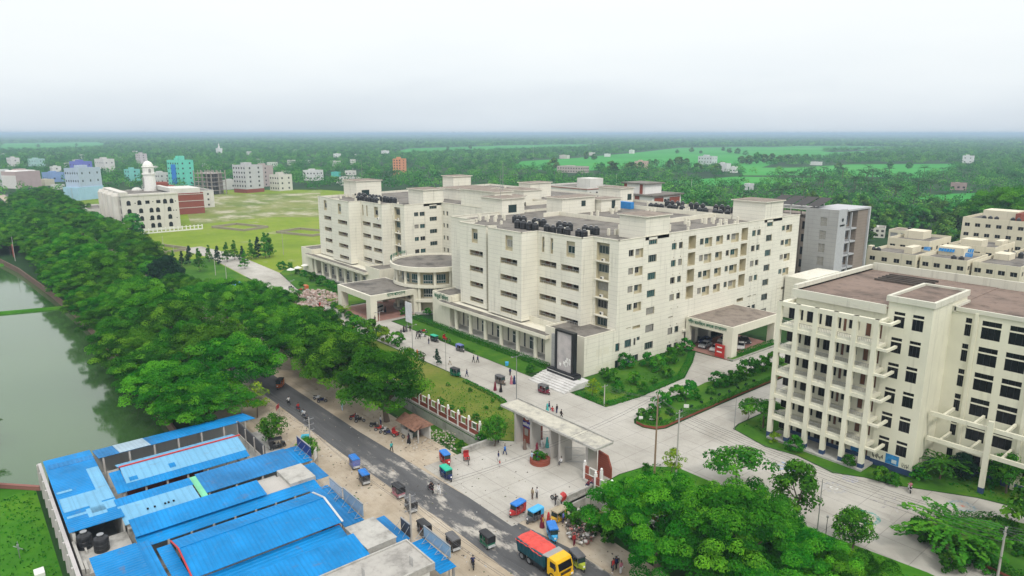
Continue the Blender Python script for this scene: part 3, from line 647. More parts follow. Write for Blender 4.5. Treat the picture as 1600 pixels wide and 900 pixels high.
for k in range(9):
    a = R(-150 + k * 24); c = MB(); c.lathe((rc[0] + (R_ - 1.5) * math.cos(a), rc[1] + (R_ - 1.5) * math.sin(a), .5), [(.42, 0), (.42, 11.6)], 12); c.build('column', M['cream_plain'], hosp)
for k in range(7):
    a = R(-138 + k * 24); r = R_ - 3.55; u = (math.sin(a), -math.cos(a)); n = (math.cos(a), math.sin(a)); fc = Face((rc[0] + r * n[0], rc[1] + r * n[1]), (-n[1], n[0]), n)
    for z0, z1 in ((8.3, 10.9), (4.4, 6.8)): hw.add(fc, -1.35, 1.35, z0, z1, -.02, M['glasst'] if z0 > 8 else M['glass'], M['alu'], 4, 1, .08, z0 + .8)
sg = MB()
for k in range(5):
    a = R(-172 + k * 16); sg.tube((rc[0] + 12 * math.cos(a), rc[1] + 12 * math.sin(a), 13.4), (rc[0] + 12 * math.cos(a), rc[1] + 12 * math.sin(a), 15.0), .05)
sg.build('sign_posts', M['steel'], hosp)
for k, w_ in enumerate(('মেডিকেল', 'কলেজ', 'হাসপাতাল', 'ভবন')):
    a = R(-164 + k * 17); n = Vector((math.cos(a), math.sin(a), 0)); text_mesh(w_, 1.45, M['green_sign'], 'lettering', hosp, Vector(rc) + n * 12.1 + Vector((0, 0, 14.5)), (-n.y, n.x, 0), width=3.1)
# --- entrance porch in front of the rotunda
po = MB()
po.prism([(-87.2, -13), (-67.6, -13), (-67.6, 2.8), (-87.2, 2.8)], 5.6, 7.2, 0)
po.box(-86.6, -68.2, -12.4, 2.2, 7.2, 7.24, 1)
for x0, x1, y0, y1 in ((-87.2, -84.8, -13, -11), (-70.0, -67.6, -13, -11), (-69.4, -67.6, .6, 2.6), (-87.2, -85.6, .6, 2.6)): po.box(x0, x1, y0, y1, 0, 5.6, 0)
po.build('entrance_porch', [M['cream_plain'], M['roofc']], hosp)
text_mesh('হাসপাতাল', 1.35, M['green_sign'], 'lettering', hosp, (-67.52, -5.0, 6.7), (0, 1, 0), width=5.8)
# --- car porch on the east side
cp = MB()
cp.box(.4, 13.0, 34.0, 53.4, 5.6, 7.5, 0); cp.box(.8, 12.6, 34.4, 53.0, 7.5, 7.54, 1)
cp.box(10.6, 13.0, 34.0, 36.2, 0, 5.6, 0); cp.box(11.2, 13.0, 51.8, 53.4, 0, 5.6, 0); cp.box(.4, 1.4, 34, 35, 0, 5.6, 0)
cp.build('car_porch', [M['cream_plain'], M['roofbrown']], hosp)
text_mesh('শহীদ মেডিকেল কলেজ হাসপাতাল', 1.1, M['green_sign'], 'lettering', hosp, (6.2, 33.94, 6.6), (1, 0, 0), width=10.4)
# air conditioners on ledges
ac = MB(); ac.box(0, .85, 0, .35, 0, .6, 0); ac.lathe((0, 0, 0), [(.24, 0), (.24, .05), (.02, .05)], 10, 1)
for i in range(len(ac.v) - 30, len(ac.v)): x, y, z = ac.v[i]; ac.v[i] = (.3 + x, -.01 - z, .3 + y)
acm = ac.build('air_conditioner', [M['white'], M['black']], hosp, local=True); acm.location = (-5.2 + 30, 9.9 - 20, 11.0)
for x, y, z in ((-5.4, 9.9, 14.9), (-5.3, 9.9, 18.9), (-5.1, 9.9, 22.9), (-97, 13.2, 10.9), (-97, 13.2, 14.9), (-97, 13.2, 18.9), (-97, 13.2, 22.9), (-101.5, 8.6, 23.0)):
    c = acm.copy(); COL.objects.link(c); c.location = (x + 30, y - 20, z)
hw.finish()
# lightning rods
for x, y, z0, h in ((-64, 30, 33, 9), (-60, 26, 32, 8), (-76, 40, 31, 10), (-136, 22, 33.4, 7)):
    mb = MB(); mb.tube((x, y, z0), (x, y, z0 + h), .05, .03, 5); mb.build('lightning_rod', M['steel'], hosp)
# --- black water tanks on the roofs (things: they stand on the roof)
def tank_mesh():
    mb = MB(); pr = [(.62, 0), (.66, .1), (.66, .35), (.63, .4), (.66, .45), (.66, .75), (.63, .8), (.66, .85), (.66, 1.15), (.60, 1.3), (.34, 1.46), (.30, 1.5), (.30, 1.58), (0.01, 1.6)]; mb.lathe((0, 0, 0), pr, 14, 0)
    return mb
tk = tank_mesh().build('water_tank', M['black']); TANKS = []
lid = MB(); lid.lathe((0, 0, 1.60), [(.30, 0), (.30, .07), (.01, .09)], 12); lid_o = lid.build('lid', M['steel'], tk, local=True)
def put_tank(x, y, z, label, group, s=1.0):
    if not TANKS: tk.location = (x, y, z); o = tk; tag(o, label, 'water tank', group)
    else: o = dup(tk, (x, y, z), None, label, group)
    o.scale = (s, s, s); TANKS.append(o)
tr = random.Random(5)
def tank_row(pts, label, group):
    for (x, y) in pts: put_tank(x + tr.uniform(-.1, .1), y + tr.uniform(-.15, .15), 27.25, label, group, tr.uniform(1.16, 1.3))
fr = [(x, 9.6 + .1 * k) for k, x in enumerate((-33, -31, -28.6, -26.8, -22.6, -20.6, -18.4, -16.2, -12.6, -11))]
tank_row(fr, 'black ribbed water tank in the front row on the near hospital roof', 'water tanks in the front row of the near roof')
tank_row([(x, 16.2) for x in (-42, -40.2, -38.4, -34.2, -32.4, -30.6, -25, -23.2, -21.4, -16.4, -14.6, -12.8)], 'black ribbed water tank in the rear row on the near hospital roof', 'water tanks in the rear row of the near roof')
tank_row([(x, 69.2) for x in (-40, -38.2, -36.4, -33, -31.2, -28.5, -22.3, -20.5, -17.2, -15.4, -13.4)] + [(x, 79.5) for x in (-42, -40, -38, -36, -33, -31, -28.6, -24, -22, -20, -18)], 'black water tank on the rear hospital roof before the stair room', 'water tanks on the rear roof')
tank_row([(x, 12.4) for x in (-121, -119, -115, -113.2, -110, -108.2)] + [(x, 17.5) for x in (-132, -130, -127.8, -125.6, -122, -120, -117.6, -115.4, -112, -110, -107.6, -105.4)], 'black water tank on the roof of the far hospital wing', 'water tanks on the far wing')
tank_row([(-76, 62), (-74, 62), (-76, 65), (-74, 65)], 'black water tank between stair rooms in the middle of the hospital roof', 'water tanks amid the stair rooms')
# ------------------------------------------------------------------ the academic building on the right
acad = thing('academic_building', 'cream six storey college block with open pillared galleries and stained terrace roof', 'college building', (60, 20, 0))
aw = Windows(acad); ad = Windows(acad, 'door', fname='door_frame'); w2 = MB(); FL = 3.9
GX0, GX1, YF, YB = 39.9, 55.4, 3.5, 6.9
GW = Face((GX1, YB), (-1, 0), (0, -1)); hs = []
for k in range(6):
    z = k * FL + .35
    for q in range(5):
        a = .25 + q * 3.1
        if q == 0: ad.add(GW, a + .3, a + 1.1, z, z + 2.5, .12, M['door'], M['greyframe'], 1, 1, .06); ad.add(GW, a + 1.9, a + 2.7, z, z + 2.5, .12, M['door'] if k else M['glassd'], M['greyframe'], 1, 1, .06); hs += [(a + .3, a + 1.1, z, z + 2.5, .12), (a + 1.9, a + 2.7, z, z + 2.5, .12)]
        elif q == 1: aw.add(GW, a + .5, a + 2.2, z + .6, z + 2.5, .12, M['glassd'], M['greyframe'], 3); hs.append((a + .5, a + 2.2, z + .6, z + 2.5, .12)); ad.add(GW, a + 2.5, a + 3.0, z, z + 2.4, .12, M['door'], M['greyframe'], 1, 1, .06); hs.append((a + 2.5, a + 3.0, z, z + 2.4, .12))
        else: aw.add(GW, a + .25, a + 1.3, z + .3, z + 2.6, .12, M['glassd'], M['black'], 2, 1, .05); aw.add(GW, a + 1.7, a + 2.75, z + .2, z + 2.6, .12, M['glassd'], M['black'], 2, 1, .05); hs += [(a + .25, a + 1.3, z + .3, z + 2.6, .12), (a + 1.7, a + 2.75, z + .2, z + 2.6, .12)]
GW.wall(w2, 0, GX1 - GX0 - 1.2, 0, 25.2, hs, 0, 0)
w2.quad((GX0 + 1.2, YB, 0), (GX0 + 1.2, 34.7, 0), (GX0 + 1.2, 34.7, 25.2), (GX0 + 1.2, YB, 25.2), 0)
# stair block
SF = Face((61.4, 6.7), (-1, 0), (0, -1)); hs = []
for k in range(6):
    zt = 24.5 - k * FL
    for a0 in (1.05, 3.6): aw.add(SF, a0, a0 + 1.5, zt - 2.35, zt, .14, M['glassd'], M['black'], 3, 1, .05); SF.slab(w2, a0, a0 + 1.5, zt - .66, zt - .46, -.03, .1, 0); hs.append((a0, a0 + 1.5, zt - 2.35, zt, .14))
SF.wall(w2, 0, 6, 0, 26.6, hs, 0, 0)
w2.quad((61.4, 6.7, 0), (61.4, 20, 0), (61.4, 20, 26.6), (61.4, 6.7, 26.6), 0); w2.quad((55.4, 6.7, 0), (55.4, 20, 0), (55.4, 20, 26.6), (55.4, 6.7, 26.6), 0)
w2.quad((55.4, 20, 24), (61.4, 20, 24), (61.4, 20, 26.6), (55.4, 20, 26.6), 0)
# main right wing
RY = 14.2; RF = Face((61.4, RY), (1, 0), (0, -1)); hs = []
for k in range(6):
    zt = 23.7 - k * FL
    for a0, a1 in ((1.9, 2.7), (4.0, 6.4), (7.4, 9.8), (11.6, 14.0), (15.0, 17.4), (19.4, 21.8), (22.8, 25.2), (27.2, 29.6), (30.6, 33)):
        aw.add(RF, a0, a1, zt - 2.7, zt, .16, M['glassd'], M['black'], 3, 1, .05); RF.slab(w2, a0, a1, zt - .95, zt - .75, -.03, .12, 0); hs.append((a0, a1, zt - 2.7, zt, .16))
RF.wall(w2, 0, 36, 0, 25.0, hs, 0, 0)
for a in (3.3, 10.7, 18.4, 26.2): RF.slab(w2, a - .22, a + .22, 0, 24.6, -.35, 0, 0)
w2.quad((97.4, RY, 0), (97.4, 34.7, 0), (97.4, 34.7, 25), (97.4, RY, 25), 0); w2.quad((97.4, 34.7, 0), (GX0 + 1.2, 34.7, 0), (GX0 + 1.2, 34.7, 25.2), (97.4, 34.7, 25.2), 0)
w2.build('wall', M['academic'], acad)
pl = MB(); GW.slab(pl, 0, GX1 - GX0 - 1.2, 0, .95, -.06, -.002); SF.slab(pl, 0, 6, 0, .9, -.06, -.002); pl.box(61.402, 61.46, 6.7, 14.2, 0, .9); RF.slab(pl, 0, 36, 0, .9, -.06, -.003)
pl.build('plinth', M['navy'], acad)
rf = MB(); rf.box(GX0 + .9, 55.4, YB - .3, 34.7, 24.7, 24.95, 0); rf.box(61.4, 97.4, RY, 34.7, 24.6, 24.85, 0); rf.box(55.4, 61.4, 20, 34.7, 24.7, 24.93, 0); rf.box(55.7, 61.1, 7, 19.7, 26.2, 26.45, 0)
for k in range(5): rf.box(45.5, 53.5, 25 + k * 1.5, 25.35 + k * 1.5, 24.96, 25.3, 2)
rf.build('roof', [M['roofred'], M['academic_old'], roof_mat('dark_beams', (.10, .085, .075), (.05, .045, .04), .5, .5)], acad)
pp = MB()
pp.box(GX0 + .6, 55.2, YB - .5, YB - .15, 23.9, 25.25); pp.box(GX0 + .6, GX0 + 1.2, YB - .15, 34.9, 24.7, 25.9); pp.box(GX0 + 1.2, 97.6, 34.6, 34.95, 24.7, 26.3)
pp.box(55.1, 61.7, 6.4, 6.9, 25.9, 26.75); pp.box(61.25, 61.7, 6.9, 20, 25.9, 26.75); pp.box(55.1, 55.55, 6.9, 20, 25.9, 26.75); pp.box(55.55, 61.25, 19.6, 20, 25.9, 26.75)
pp.box(61.7, 97.4, RY - .2, RY + .15, 24.5, 25.1); pp.box(61.4, 61.9, RY - .2, 20, 24.3, 25.2)
pp.build('parapet', M['academic_old'], acad)
# gallery: columns, floor edges, brackets, railings
cx = [40.3 + k * 3.02 for k in range(6)]
for i, x in enumerate(cx):
    c = MB(); c.box(x - .36, x + .36, YF - .36, YF + .36, 1.0, 23.6, 0); c.box(x - .37, x + .37, YF - .37, YF + .37, 0, 1.0, 1); c.build('column', [M['academic'], M['navy']], acad)
fl = MB(); rl = MB()
for k in range(1, 7):
    z = k * FL
    fl.box(cx[0] - .3, cx[-1] + .3, YF - .28, YF + .28, z - .55, z + (.05 if k < 6 else .2), 0)
    fl.box(cx[0] - .3, GX0 + .9, YF + .28, 9, z - .5, z, 0) if k < 7 else None
    if k < 6: fl.box(cx[0], GX1 + .2, YF + .28, YB - .01, z - .18, z - .02, 1)
    fl.box(GX1 - .1, GX1 + .35, YF + .28, 6.69, z - .5, z + .02, 0)
    fl.box(cx[-1] + .1, cx[-1] + 1.9, YF - .24, YF + .24, z - .42, z - .06, 0); fl.box(cx[-1] + 1.5, cx[-1] + 1.9, YF + .24, 6.69, z - .42, z - .06, 0)
    if k < 6:
        for i in range(5):
            x0, x1 = cx[i] + .36, cx[i + 1] - .36
            fl.box(x0, x1, YF + .02, YF + .14, z + .05, z + .45, 1)
            rl = MB(); rl.box(x0, x1, YF + .05, YF + .10, z + .98, z + 1.04, 0)
            for j in range(9): xx = x0 + (x1 - x0) * (j + .5) / 9; rl.box(xx - .02, xx + .02, YF + .06, YF + .09, z + .45, z + .98, 0)
            rl.build('railing', M['greyframe'], acad)
        for i in range(5): fl.box(cx[i] - .12, cx[i] + .12, YF + .28, YB - .01, z - .6, z - .18, 0)
fl.build('gallery', [M['academic'], M['academic_old']], acad)
stp = MB(); stp.box(cx[0], GX1 + .5, YF - .9, YB - .07, 0, .32); stp.build('veranda_floor', M['conc'], acad)
hedgeslab = MB()
# concrete pergola bracing along the right wing
pg = MB()
for z in (5.7, 9.6):
    pg.box(61.8, 97, 9.6, 10.0, z - .35, z + .25, 0)
    for x in (63.5, 67.4, 71.3, 75.2, 79, 83, 87, 91): pg.box(x - .16, x + .16, 10.0, RY - .07, z - .2, z + .2, 0)
for x in (69.6, 77.4, 85.2, 93): pg.box(x - .34, x + .34, 9.15, 9.59, .9, 10.9, 0); pg.box(x - .36, x + .36, 9.13, 9.61, 0, .9, 1)
pg.build('pergola', [M['academic'], M['navy']], acad)
mur = MB(); SF.slab(mur, 1.9, 3.8, .95, 2.5, -.03, -.002, 0); SF.slab(mur, 2.2, 2.9, 1.2, 1.8, -.045, -.031, 1)
for k in range(12): a = .5 + .08 * k; SF.slab(mur, a, a + .05, 1.2 + .25 * math.sin(k * 1.7), 1.5 + .3 * math.cos(k * 2.3), -.02, -.002, 2)
for k in range(10): a = 4.2 + .16 * k; SF.slab(mur, a, a + .10, 1.3 + .2 * math.sin(k * 2.1), 1.75 + .22 * math.cos(k * 1.3), -.02, -.002, 2)
GW.slab(mur, 1.45, 2.55 + .6, 1.0, 2.1, -.02, -.002, 0)
mur.build('wall_painting', [paint((.03, .22, .50), .7, .35, 2.5), paint((.50, .60, .66), .8, .2), M['dark']], acad)
aw.finish(100); ad.finish(100)

# ------------------------------------------------------------------ generic building
def blockhouse(name, label, cat, x, y, w, d, h, mat, floors=3, nwx=4, nwy=3, rz=0.0, roof=None, trim=None, win=(1.2, 1.3), group=None, pane=None, para=.7, extras=None, veranda=False, base=0.0, bands=None):
    t = thing(name, label, cat, (x, y, 0), rz, group)
    mb = MB(); fh = h / floors
    fS = Face((-w / 2, -d / 2), (1, 0), (0, -1)); fE = Face((w / 2, -d / 2), (0, 1), (1, 0))
    pane = pane or M['glassd']
    for fc, L, n in ((fS, w, nwx), (fE, d, nwy)):
        hs = []
        for k in range(floors):
            for q in range(n):
                wm = MB(); a = L * (q + .5) / n; z0 = k * fh + fh * .32; ww = min(win[0], L / n * .7)
                hs.append((a - ww / 2, a + ww / 2, z0, z0 + win[1], .25))
                fc.slab(wm, a - ww / 2, a + ww / 2, z0, z0 + win[1], .2, .24, 0); fc.slab(wm, a - .04, a + .04, z0, z0 + win[1], .15, .19, 1); wm.build('window', [pane, M['greyframe']], t, local=True)
        fc.wall(mb, 0, L, base, h, hs, 0, 0)
    mb.quad((-w / 2, d / 2, base), (w / 2, d / 2, base), (w / 2, d / 2, h), (-w / 2, d / 2, h)); mb.quad((-w / 2, -d / 2, base), (-w / 2, d / 2, base), (-w / 2, d / 2, h), (-w / 2, -d / 2, h))
    if bands:
        for k in range(1, floors + 1): mb.box(-w / 2 - .25, w / 2 + .25, -d / 2 - .25, -d / 2 - .003, k * fh - .25, k * fh + .05, 1); mb.box(w / 2 + .003, w / 2 + .25, -d / 2 - .25, d / 2, k * fh - .25, k * fh + .05, 1)
    mb.build('wall', [mat, trim or mat], t, local=True)
    r = MB(); r.box(-w / 2 + .2, w / 2 - .2, -d / 2 + .2, d / 2 - .2, h - .2, h, 0)
    for q in ((-w / 2, w / 2, -d / 2, -d / 2 + .2), (-w / 2, w / 2, d / 2 - .2, d / 2), (-w / 2, -w / 2 + .2, -d / 2 + .2, d / 2 - .2), (w / 2 - .2, w / 2, -d / 2 + .2, d / 2 - .2)): r.box(*q, h - .01, h + para, 1)
    if extras:
        for (x0, x1, y0, y1, z1, mm) in extras: r.box(x0, x1, y0, y1, h, h + z1, mm)
    r.build('roof', [roof or M['roofc'], mat, trim or M['white'], M['black'], M['brickred']], t, local=True)
    return t

# ------------------------------------------------------------------ grey clinic block behind the hospital
gb = thing('clinic_building', 'modern grey and taupe clad block with white tower and solar panels behind the hospital', 'office building', (-4, 104, 0))
mb = MB(); ww_ = Windows(gb)
T = Face((-5.6, 98), (1, 0), (0, -1)); E = Face((4.2, 98), (0, 1), (1, 0)); hs = []
for k in range(7): z = 26.2 - 3.85 * k; hs.append((4.6, 6.6, z - 2.6, z, .25)); ww_.add(T, 4.6, 6.6, z - 2.6, z, .2, M['curt'], M['greyframe'], 2, 2)
T.wall(mb, 0, 9.8, 0, 28.6, hs, 0); E.wall(mb, 0, 5.2, 0, 28.6, [], 2); hs = []
mb.box(-5.6, 1.6, 103.2, 110, 0, 27.6, 1)
G2 = Face((1.6, 103.2), (0, 1), (1, 0))
for k in range(7):
    z = 26.0 - 3.85 * k; mb.box(1.6, 4.2, 103.2, 110, z - 3.7, z - 3.25, 2); ww_.add(G2, .6, 2.4, z - 2.6, z, -.02, M['glass'], M['alu'], 2); ww_.add(G2, 3.2, 6.2, z - 2.7, z, -.02, NT('blue_glass').done((.03, .06, .12), .1, 0, .6), M['alu'], 3)
mb.box(3.7, 4.2, 106.2, 106.6, 0, 27.4, 2); mb.box(-5.6, 4.2, 110, 117, 0, 27.7, 1); mb.box(-5.6, 4.6, 103.2, 117.6, 27.9, 28.4, 2); mb.box(4.203, 4.7, 116.6, 117.4, 0, 27.9, 2)
mb.box(-22, -5.6, 100.5, 117, 0, 25.2, 1)
for k in range(7): z = 24.2 - 3.85 * k; mb.box(-7.6, -6.2, 100.3, 100.49, z - 2.3, z, 3); mb.box(-16, -14.6, 100.3, 100.49, z - 2.3, z, 3); mb.box(-13, -8.4, 100.2, 100.49, 0, 25.3, 1) if k == 0 else None
mb.quad((-5.6, 98, 0), (-5.6, 103.2, 0), (-5.6, 103.2, 28.6), (-5.6, 98, 28.6), 0); mb.box(-5.5, 4.1, 98.1, 103.2, 28.1, 28.3, 2)
mb.build('wall', [M['greyw'], M['brownw'], paint((.44, .45, .46), .6, .08), M['glassd']], gb)
text_mesh('হাসপাতাল', .8, M['black'], 'lettering', gb, (4.26, 100.6, 24.0), (0, 1, 0), width=3.0)
em = MB(); em.lathe((0, 0, 0), [(.55, 0), (.55, .06), (.01, .06)], 16); em.xf(Matrix.Translation((4.22, 100.7, 25.6)) @ Matrix.Rotation(R(90), 4, 'Y')); em.build('emblem', M['black'], gb)
sp = MB()
for k in range(4): x = -19 + k * 4.2; sp.hexa([(x, 100, 28.9), (x + 3.6, 100, 28.9), (x + 3.6, 108, 30.9), (x, 108, 30.9), (x, 100, 29.0), (x + 3.6, 100, 29.0), (x + 3.6, 108, 31.0), (x, 108, 31.0)], 0)
sp.box(-20, -2.6, 100.6, 110, 27.6, 27.9, 1)
for x in (-18, -12, -5):
    for y, z in ((101, 29.0), (107.4, 30.6)): sp.box(x - .12, x + .12, y - .12, y + .12, 25.2, z, 1)
sp.build('solar_panel', [paint((.03, .026, .024), .6, .2), M['offwhite']], gb)
ww_.finish()

# ------------------------------------------------------------------ staff quarters at the right
def quarters(label, x0, x1, y0, y1, h, fl, nx, ny, ex):
    return blockhouse('staff_quarters', label, 'apartment block', (x0 + x1) / 2, (y0 + y1) / 2, x1 - x0, y1 - y0, h, M['quarters'], fl, nx, ny, extras=ex, win=(1.7, 1.3), para=.9, group='cream staff quarters')
quarters('low cream flat block beside the grey clinic, nearest two tanks on its left roof corner', 1, 15.5, 126.5, 141, 13, 4, 4, 3, [(-7.2, -6, -7.2, -5, 2.2, 1), (1, 3.4, 0, 7, 2.0, 1)])
quarters('cream flat block with blue washing lines on its roof, just behind the terrace parapet', 16.2, 28.6, 128, 146, 13, 4, 4, 4, [(-5.5, 1.5, 3, 8.8, 2.6, 1)])
quarters('cream flat block seen end on behind the terrace corner, tanks along its rear roof', 29.2, 41, 131, 157, 12.6, 4, 4, 5, [(-5, -1, 2, 8, 1.8, 1)])
quarters('taller cream block with a red brick roof room at the far right', 3.5, 24, 201, 222, 18, 5, 6, 4, [(-6, 5, -3, 6, 3.4, 1), (5, 6.6, -5, 4, 3.0, 4)])
quarters('cream block at the photo edge beside the one with the red roof room', 25.5, 46, 206, 232, 17, 5, 5, 5, [(-7, 2, -6, 2, 2.6, 1)])
quarters('narrow cream block between the washing lines and the taller block', 14, 27, 158, 178, 13.5, 4, 4, 5, [(-4, 2, -8, -2, 2.4, 1), (3, 5, 2, 8, 1.6, 1)])
quarters('cream block with a stepped roof behind the low block beside the clinic', -2, 11, 149, 168, 14.5, 4, 4, 4, [(-5, 1, 0, 7, 2.6, 1)])
quarters('long cream low block in front of the taller blocks at the far right', 30.5, 44, 164, 192, 12, 4, 4, 6, [(-5, 0, -8, -2, 2.0, 1)])
blockhouse('water_pavilion', 'cream roof house with grey louvred openings and one black tank on top', 'pump house', -9.5, 187, 11.5, 9, 13.6, M['quarters'], 3, 3, 2, win=(3.0, 2.2), pane=M['greyframe'], roof=M['roofbrown'], extras=[(-.6, .6, -.6, .6, 1.0, 3)], para=.2)
for (x, y, z), lb in zip([(2.4, 127.6, 13), (4.0, 127.6, 13), (24.6, 129.6, 13), (26.6, 129.6, 13), (31, 154, 12.6), (33, 154, 12.6), (35, 154, 12.6), (19, 203, 18), (20.8, 203, 18), (12, 202.5, 18), (14, 202.5, 18), (10, 202.5, 18)],
    ['black water tank on the low cream block beside the grey clinic'] * 2 + ['black water tank on the roof corner of the cream block with blue washing'] * 2 + ['black water tank on the cream block seen end on'] * 3 + ['black water tank on the taller cream block with the red roof room'] * 5):
    put_tank(x, y, z, lb, {'black water tank on the low cream block beside the grey clinic': 'tanks beside the clinic', 'black water tank on the roof corner of the cream block with blue washing': 'tanks by the washing', 'black water tank on the cream block seen end on': 'tanks on the end-on block'}.get(lb, 'tanks on the tall block'), 1.15)
for i, (x0, x1, y) in enumerate(((13.6, 15.5, 137), (17, 21.5, 139.5), (22, 25.5, 143), (26, 28, 134))):
    mb = MB()
    for k in range(6): a = x0 + (x1 - x0) * k / 6; mb.hexa([(a, y, 14.1), (a + (x1 - x0) / 7, y, 14.2), (a + (x1 - x0) / 7, y + .05, 14.2), (a, y + .05, 14.1), (a, y + .6, 15.2), (a + (x1 - x0) / 7, y + .6, 15.3), (a + (x1 - x0) / 7, y + .65, 15.3), (a, y + .65, 15.2)])
    tag(mb.build('washing', paint((.02, .20, .48), .8, .3, 3)), 'blue washing hung in a row on the roof of the cream flats', 'laundry', 'blue washing on the flats roof')
mb = MB(); mb.box(44.5, 44.9, 128, 210, 0, 2.4); tag(mb.build('compound_wall', M['conc']), 'pale concrete wall along the lane beside the staff quarters', 'wall')

# ------------------------------------------------------------------ red and white building behind the hospital
rw = thing('college_hostel', 'white building with dark red panels and a white roof room behind the hospital', 'hostel', (-104, 145, 0))
mb = MB(); mb.box(-113, -94.5, 137, 157, 0, 23.4, 0); mb.box(-114, -93.5, 136, 158, 23.4, 24, 2); mb.box(-112, -100, 139, 150, 24, 28.2, 0); mb.box(-113, -99, 138, 151, 28.2, 28.7, 2)
for y0, y1, z0, z1 in ((138.5, 144.5, 19.4, 22.8), (149, 156, 19.4, 22.6), (138.5, 156, 23.0, 23.38)): mb.box(-94.497, -94.3, y0, y1, z0, z1, 1)
for x0, x1 in ((-113, -110.5), (-104, -101.5)): mb.box(x0, x1, 136.8, 136.99, 18.5, 23.2, 1); mb.box(x0 + 1, x1, 138.75, 138.99, 24, 28.1, 1)
mb.build('wall', [M['white'], M['brickred'], M['roofc']], rw)
for y in (145.2, 147.2):
    q = MB(); q.box(-94.497, -94.25, y, y + 1.4, 19.6, 22); q.build('window', M['glassd'], rw)
for x in (-109.5, -107):
    q = MB(); q.box(x, x + 1.3, 136.75, 136.99, 20, 21.8); q.build('window', M['glassd'], rw)
blockhouse('college_hostel', 'white and red roofed hostel with a white stair tower behind the hospital', 'hostel', -150, 150, 30, 22, 24, M['offwhite'], 6, 7, 5, trim=M['brickred'], bands=True, extras=[(3, 12, -6, 3, 4.6, 1)])
mb = MB(); mb.box(-52, -44, 64.2, 65.8, 27.25, 29.3); tag(mb.build('roof_shelter', paint((.03, .22, .55), .5, .1)), 'small bright blue sheet shelter amid the hospital roof rooms', 'shelter')

# ------------------------------------------------------------------ mosque beside the field
mo = thing('mosque', 'white four storey mosque with arched windows, domed minaret and white boundary wall', 'mosque', (-320, -15, 0))
mb = MB(); mw = MB()
def arch(fc, a, z, w, h, mbx, d0=-.04, d1=-.002):
    pts = [(a - w / 2, z), (a + w / 2, z)] + [(a + w / 2 * math.cos(t), z + h - w / 2 + w / 2 * math.sin(t)) for t in [math.pi * k / 8 for k in range(9)]]
    k = len(pts); vs = [fc.p(x, y, d0) for x, y in pts] + [fc.p(x, y, d1) for x, y in pts]
    mbx.add(vs, [tuple(range(k))] + [(i, (i + 1) % k, k + (i + 1) % k, k + i) for i in range(k)])
mx0, mx1, my0, my1, mh = -345.0, -301.5, -27.0, 0.0, 18.5
mb.box(mx0, mx1, my0, my1, 0, mh, 0)
mb.box(mx0, mx1 + .4, my0 - .4, my0 + 3.2, mh, mh + 2.2, 0); mb.box(mx1 - 3, mx1 + .3, my0 + 3.2, my1, mh, mh + .9, 0)
for x in (-343, -331, -319, -307): mb.lathe((x, my0 - 1.0, 0), [(2.4, 0), (2.4, mh), (1.6, mh + 1.5), (.01, mh + 1.6)], 12, 0)
ME = Face((mx1, my0), (0, 1), (1, 0)); MS = Face((mx0, my0), (1, 0), (0, -1))
for zi, z in enumerate((1.6, 5.6, 9.6, 13.8)):
    for a in ((3.2, 8.6, 13.5, 16.6, 22.2) if zi < 3 else (3.2, 8.2, 20.4, 23.6)): arch(ME, a, z, 1.9, 2.5, mw)
    for a in (7.5, 18.5, 30, 41): arch(MS, a, z, 1.6, 3.0, mw)
for a, z in ((12, 14.2), (17.2, 14.2)): ME.slab(mw, a - 1.0, a + 1.0, z, z + 1.7, -.04, -.002)
for a, z in ((25.5, 14.6), (25.5, 9.8), (24.2, 9.8), (25.5, 5.8), (6.2, 14.6), (14.6, 14.9), (12.4, 5.6)): ME.slab(mw, a - .25, a + .25, z, z + .5, -.04, -.002)
mb.build('wall', [wall_mat('mosque_white', (.62, .59, .54), 0, .4)], mo); mw.build('window', M['glassd'], mo)
mb = MB(); mb.box(mx0 + .5, mx1 - .5, my0 + 3.3, my1 - .5, mh, mh + .2, 0); mb.lathe((-338, -12, mh), [(2.6, 0), (2.5, .7), (1.9, 1.4), (1.0, 1.8), (.01, 1.9)], 24, 1); mb.box(-333, -303, -3.2, -1, mh + .9, mh + 3.0, 1); mb.build('roof', [M['roofc'], M['offwhite']], mo)
mn = MB(); c = (-331, -6.5, mh); mn.lathe(c, [(3.3, 0), (3.0, 9), (3.5, 9.2), (3.5, 9.9), (2.9, 10), (2.9, 13.0), (3.3, 13.2), (3.3, 13.6), (2.7, 13.7), (2.6, 14.5), (2.0, 15.6), (1.0, 16.3), (.1, 16.6), (.08, 18)], 16, 0); mn.build('minaret', M['white'], mo)
mn = MB(); arch(Face((c[0] - 1, c[1] - 3.0), (1, 0), (0, -1)), 1, mh + 2, 2.2, 6, mn, -.3, .2); arch(Face((c[0] + 3.0, c[1] - 1), (0, 1), (1, 0)), 1, mh + 10.4, 1.1, 2, mn, -.3, .2); mn.build('window', M['greyframe'], mo)
bw = MB(); bx = Face((-291.5, -36), (0, 1), (1, 0)); 
bw.box(-291.9, -291.5, -36, 8, 0, .6, 0); bw.box(-291.9, -291.5, -36, 8, 1.9, 2.2, 0)
for k in range(23): y = -36 + k * 2; bw.box(-291.95, -291.45, y - .25, y + .25, 0, 2.6, 0)
bw.box(-360, -291.9, -36.3, -36, 0, 2.2, 0)
bw.build('boundary_wall', M['white'], mo)
blockhouse('mosque_annex', 'low white annex with doorways at the left side of the mosque', 'annex', -366, -30, 30, 10, 8, M['offwhite'], 2, 5, 2, win=(1.8, 2.0))
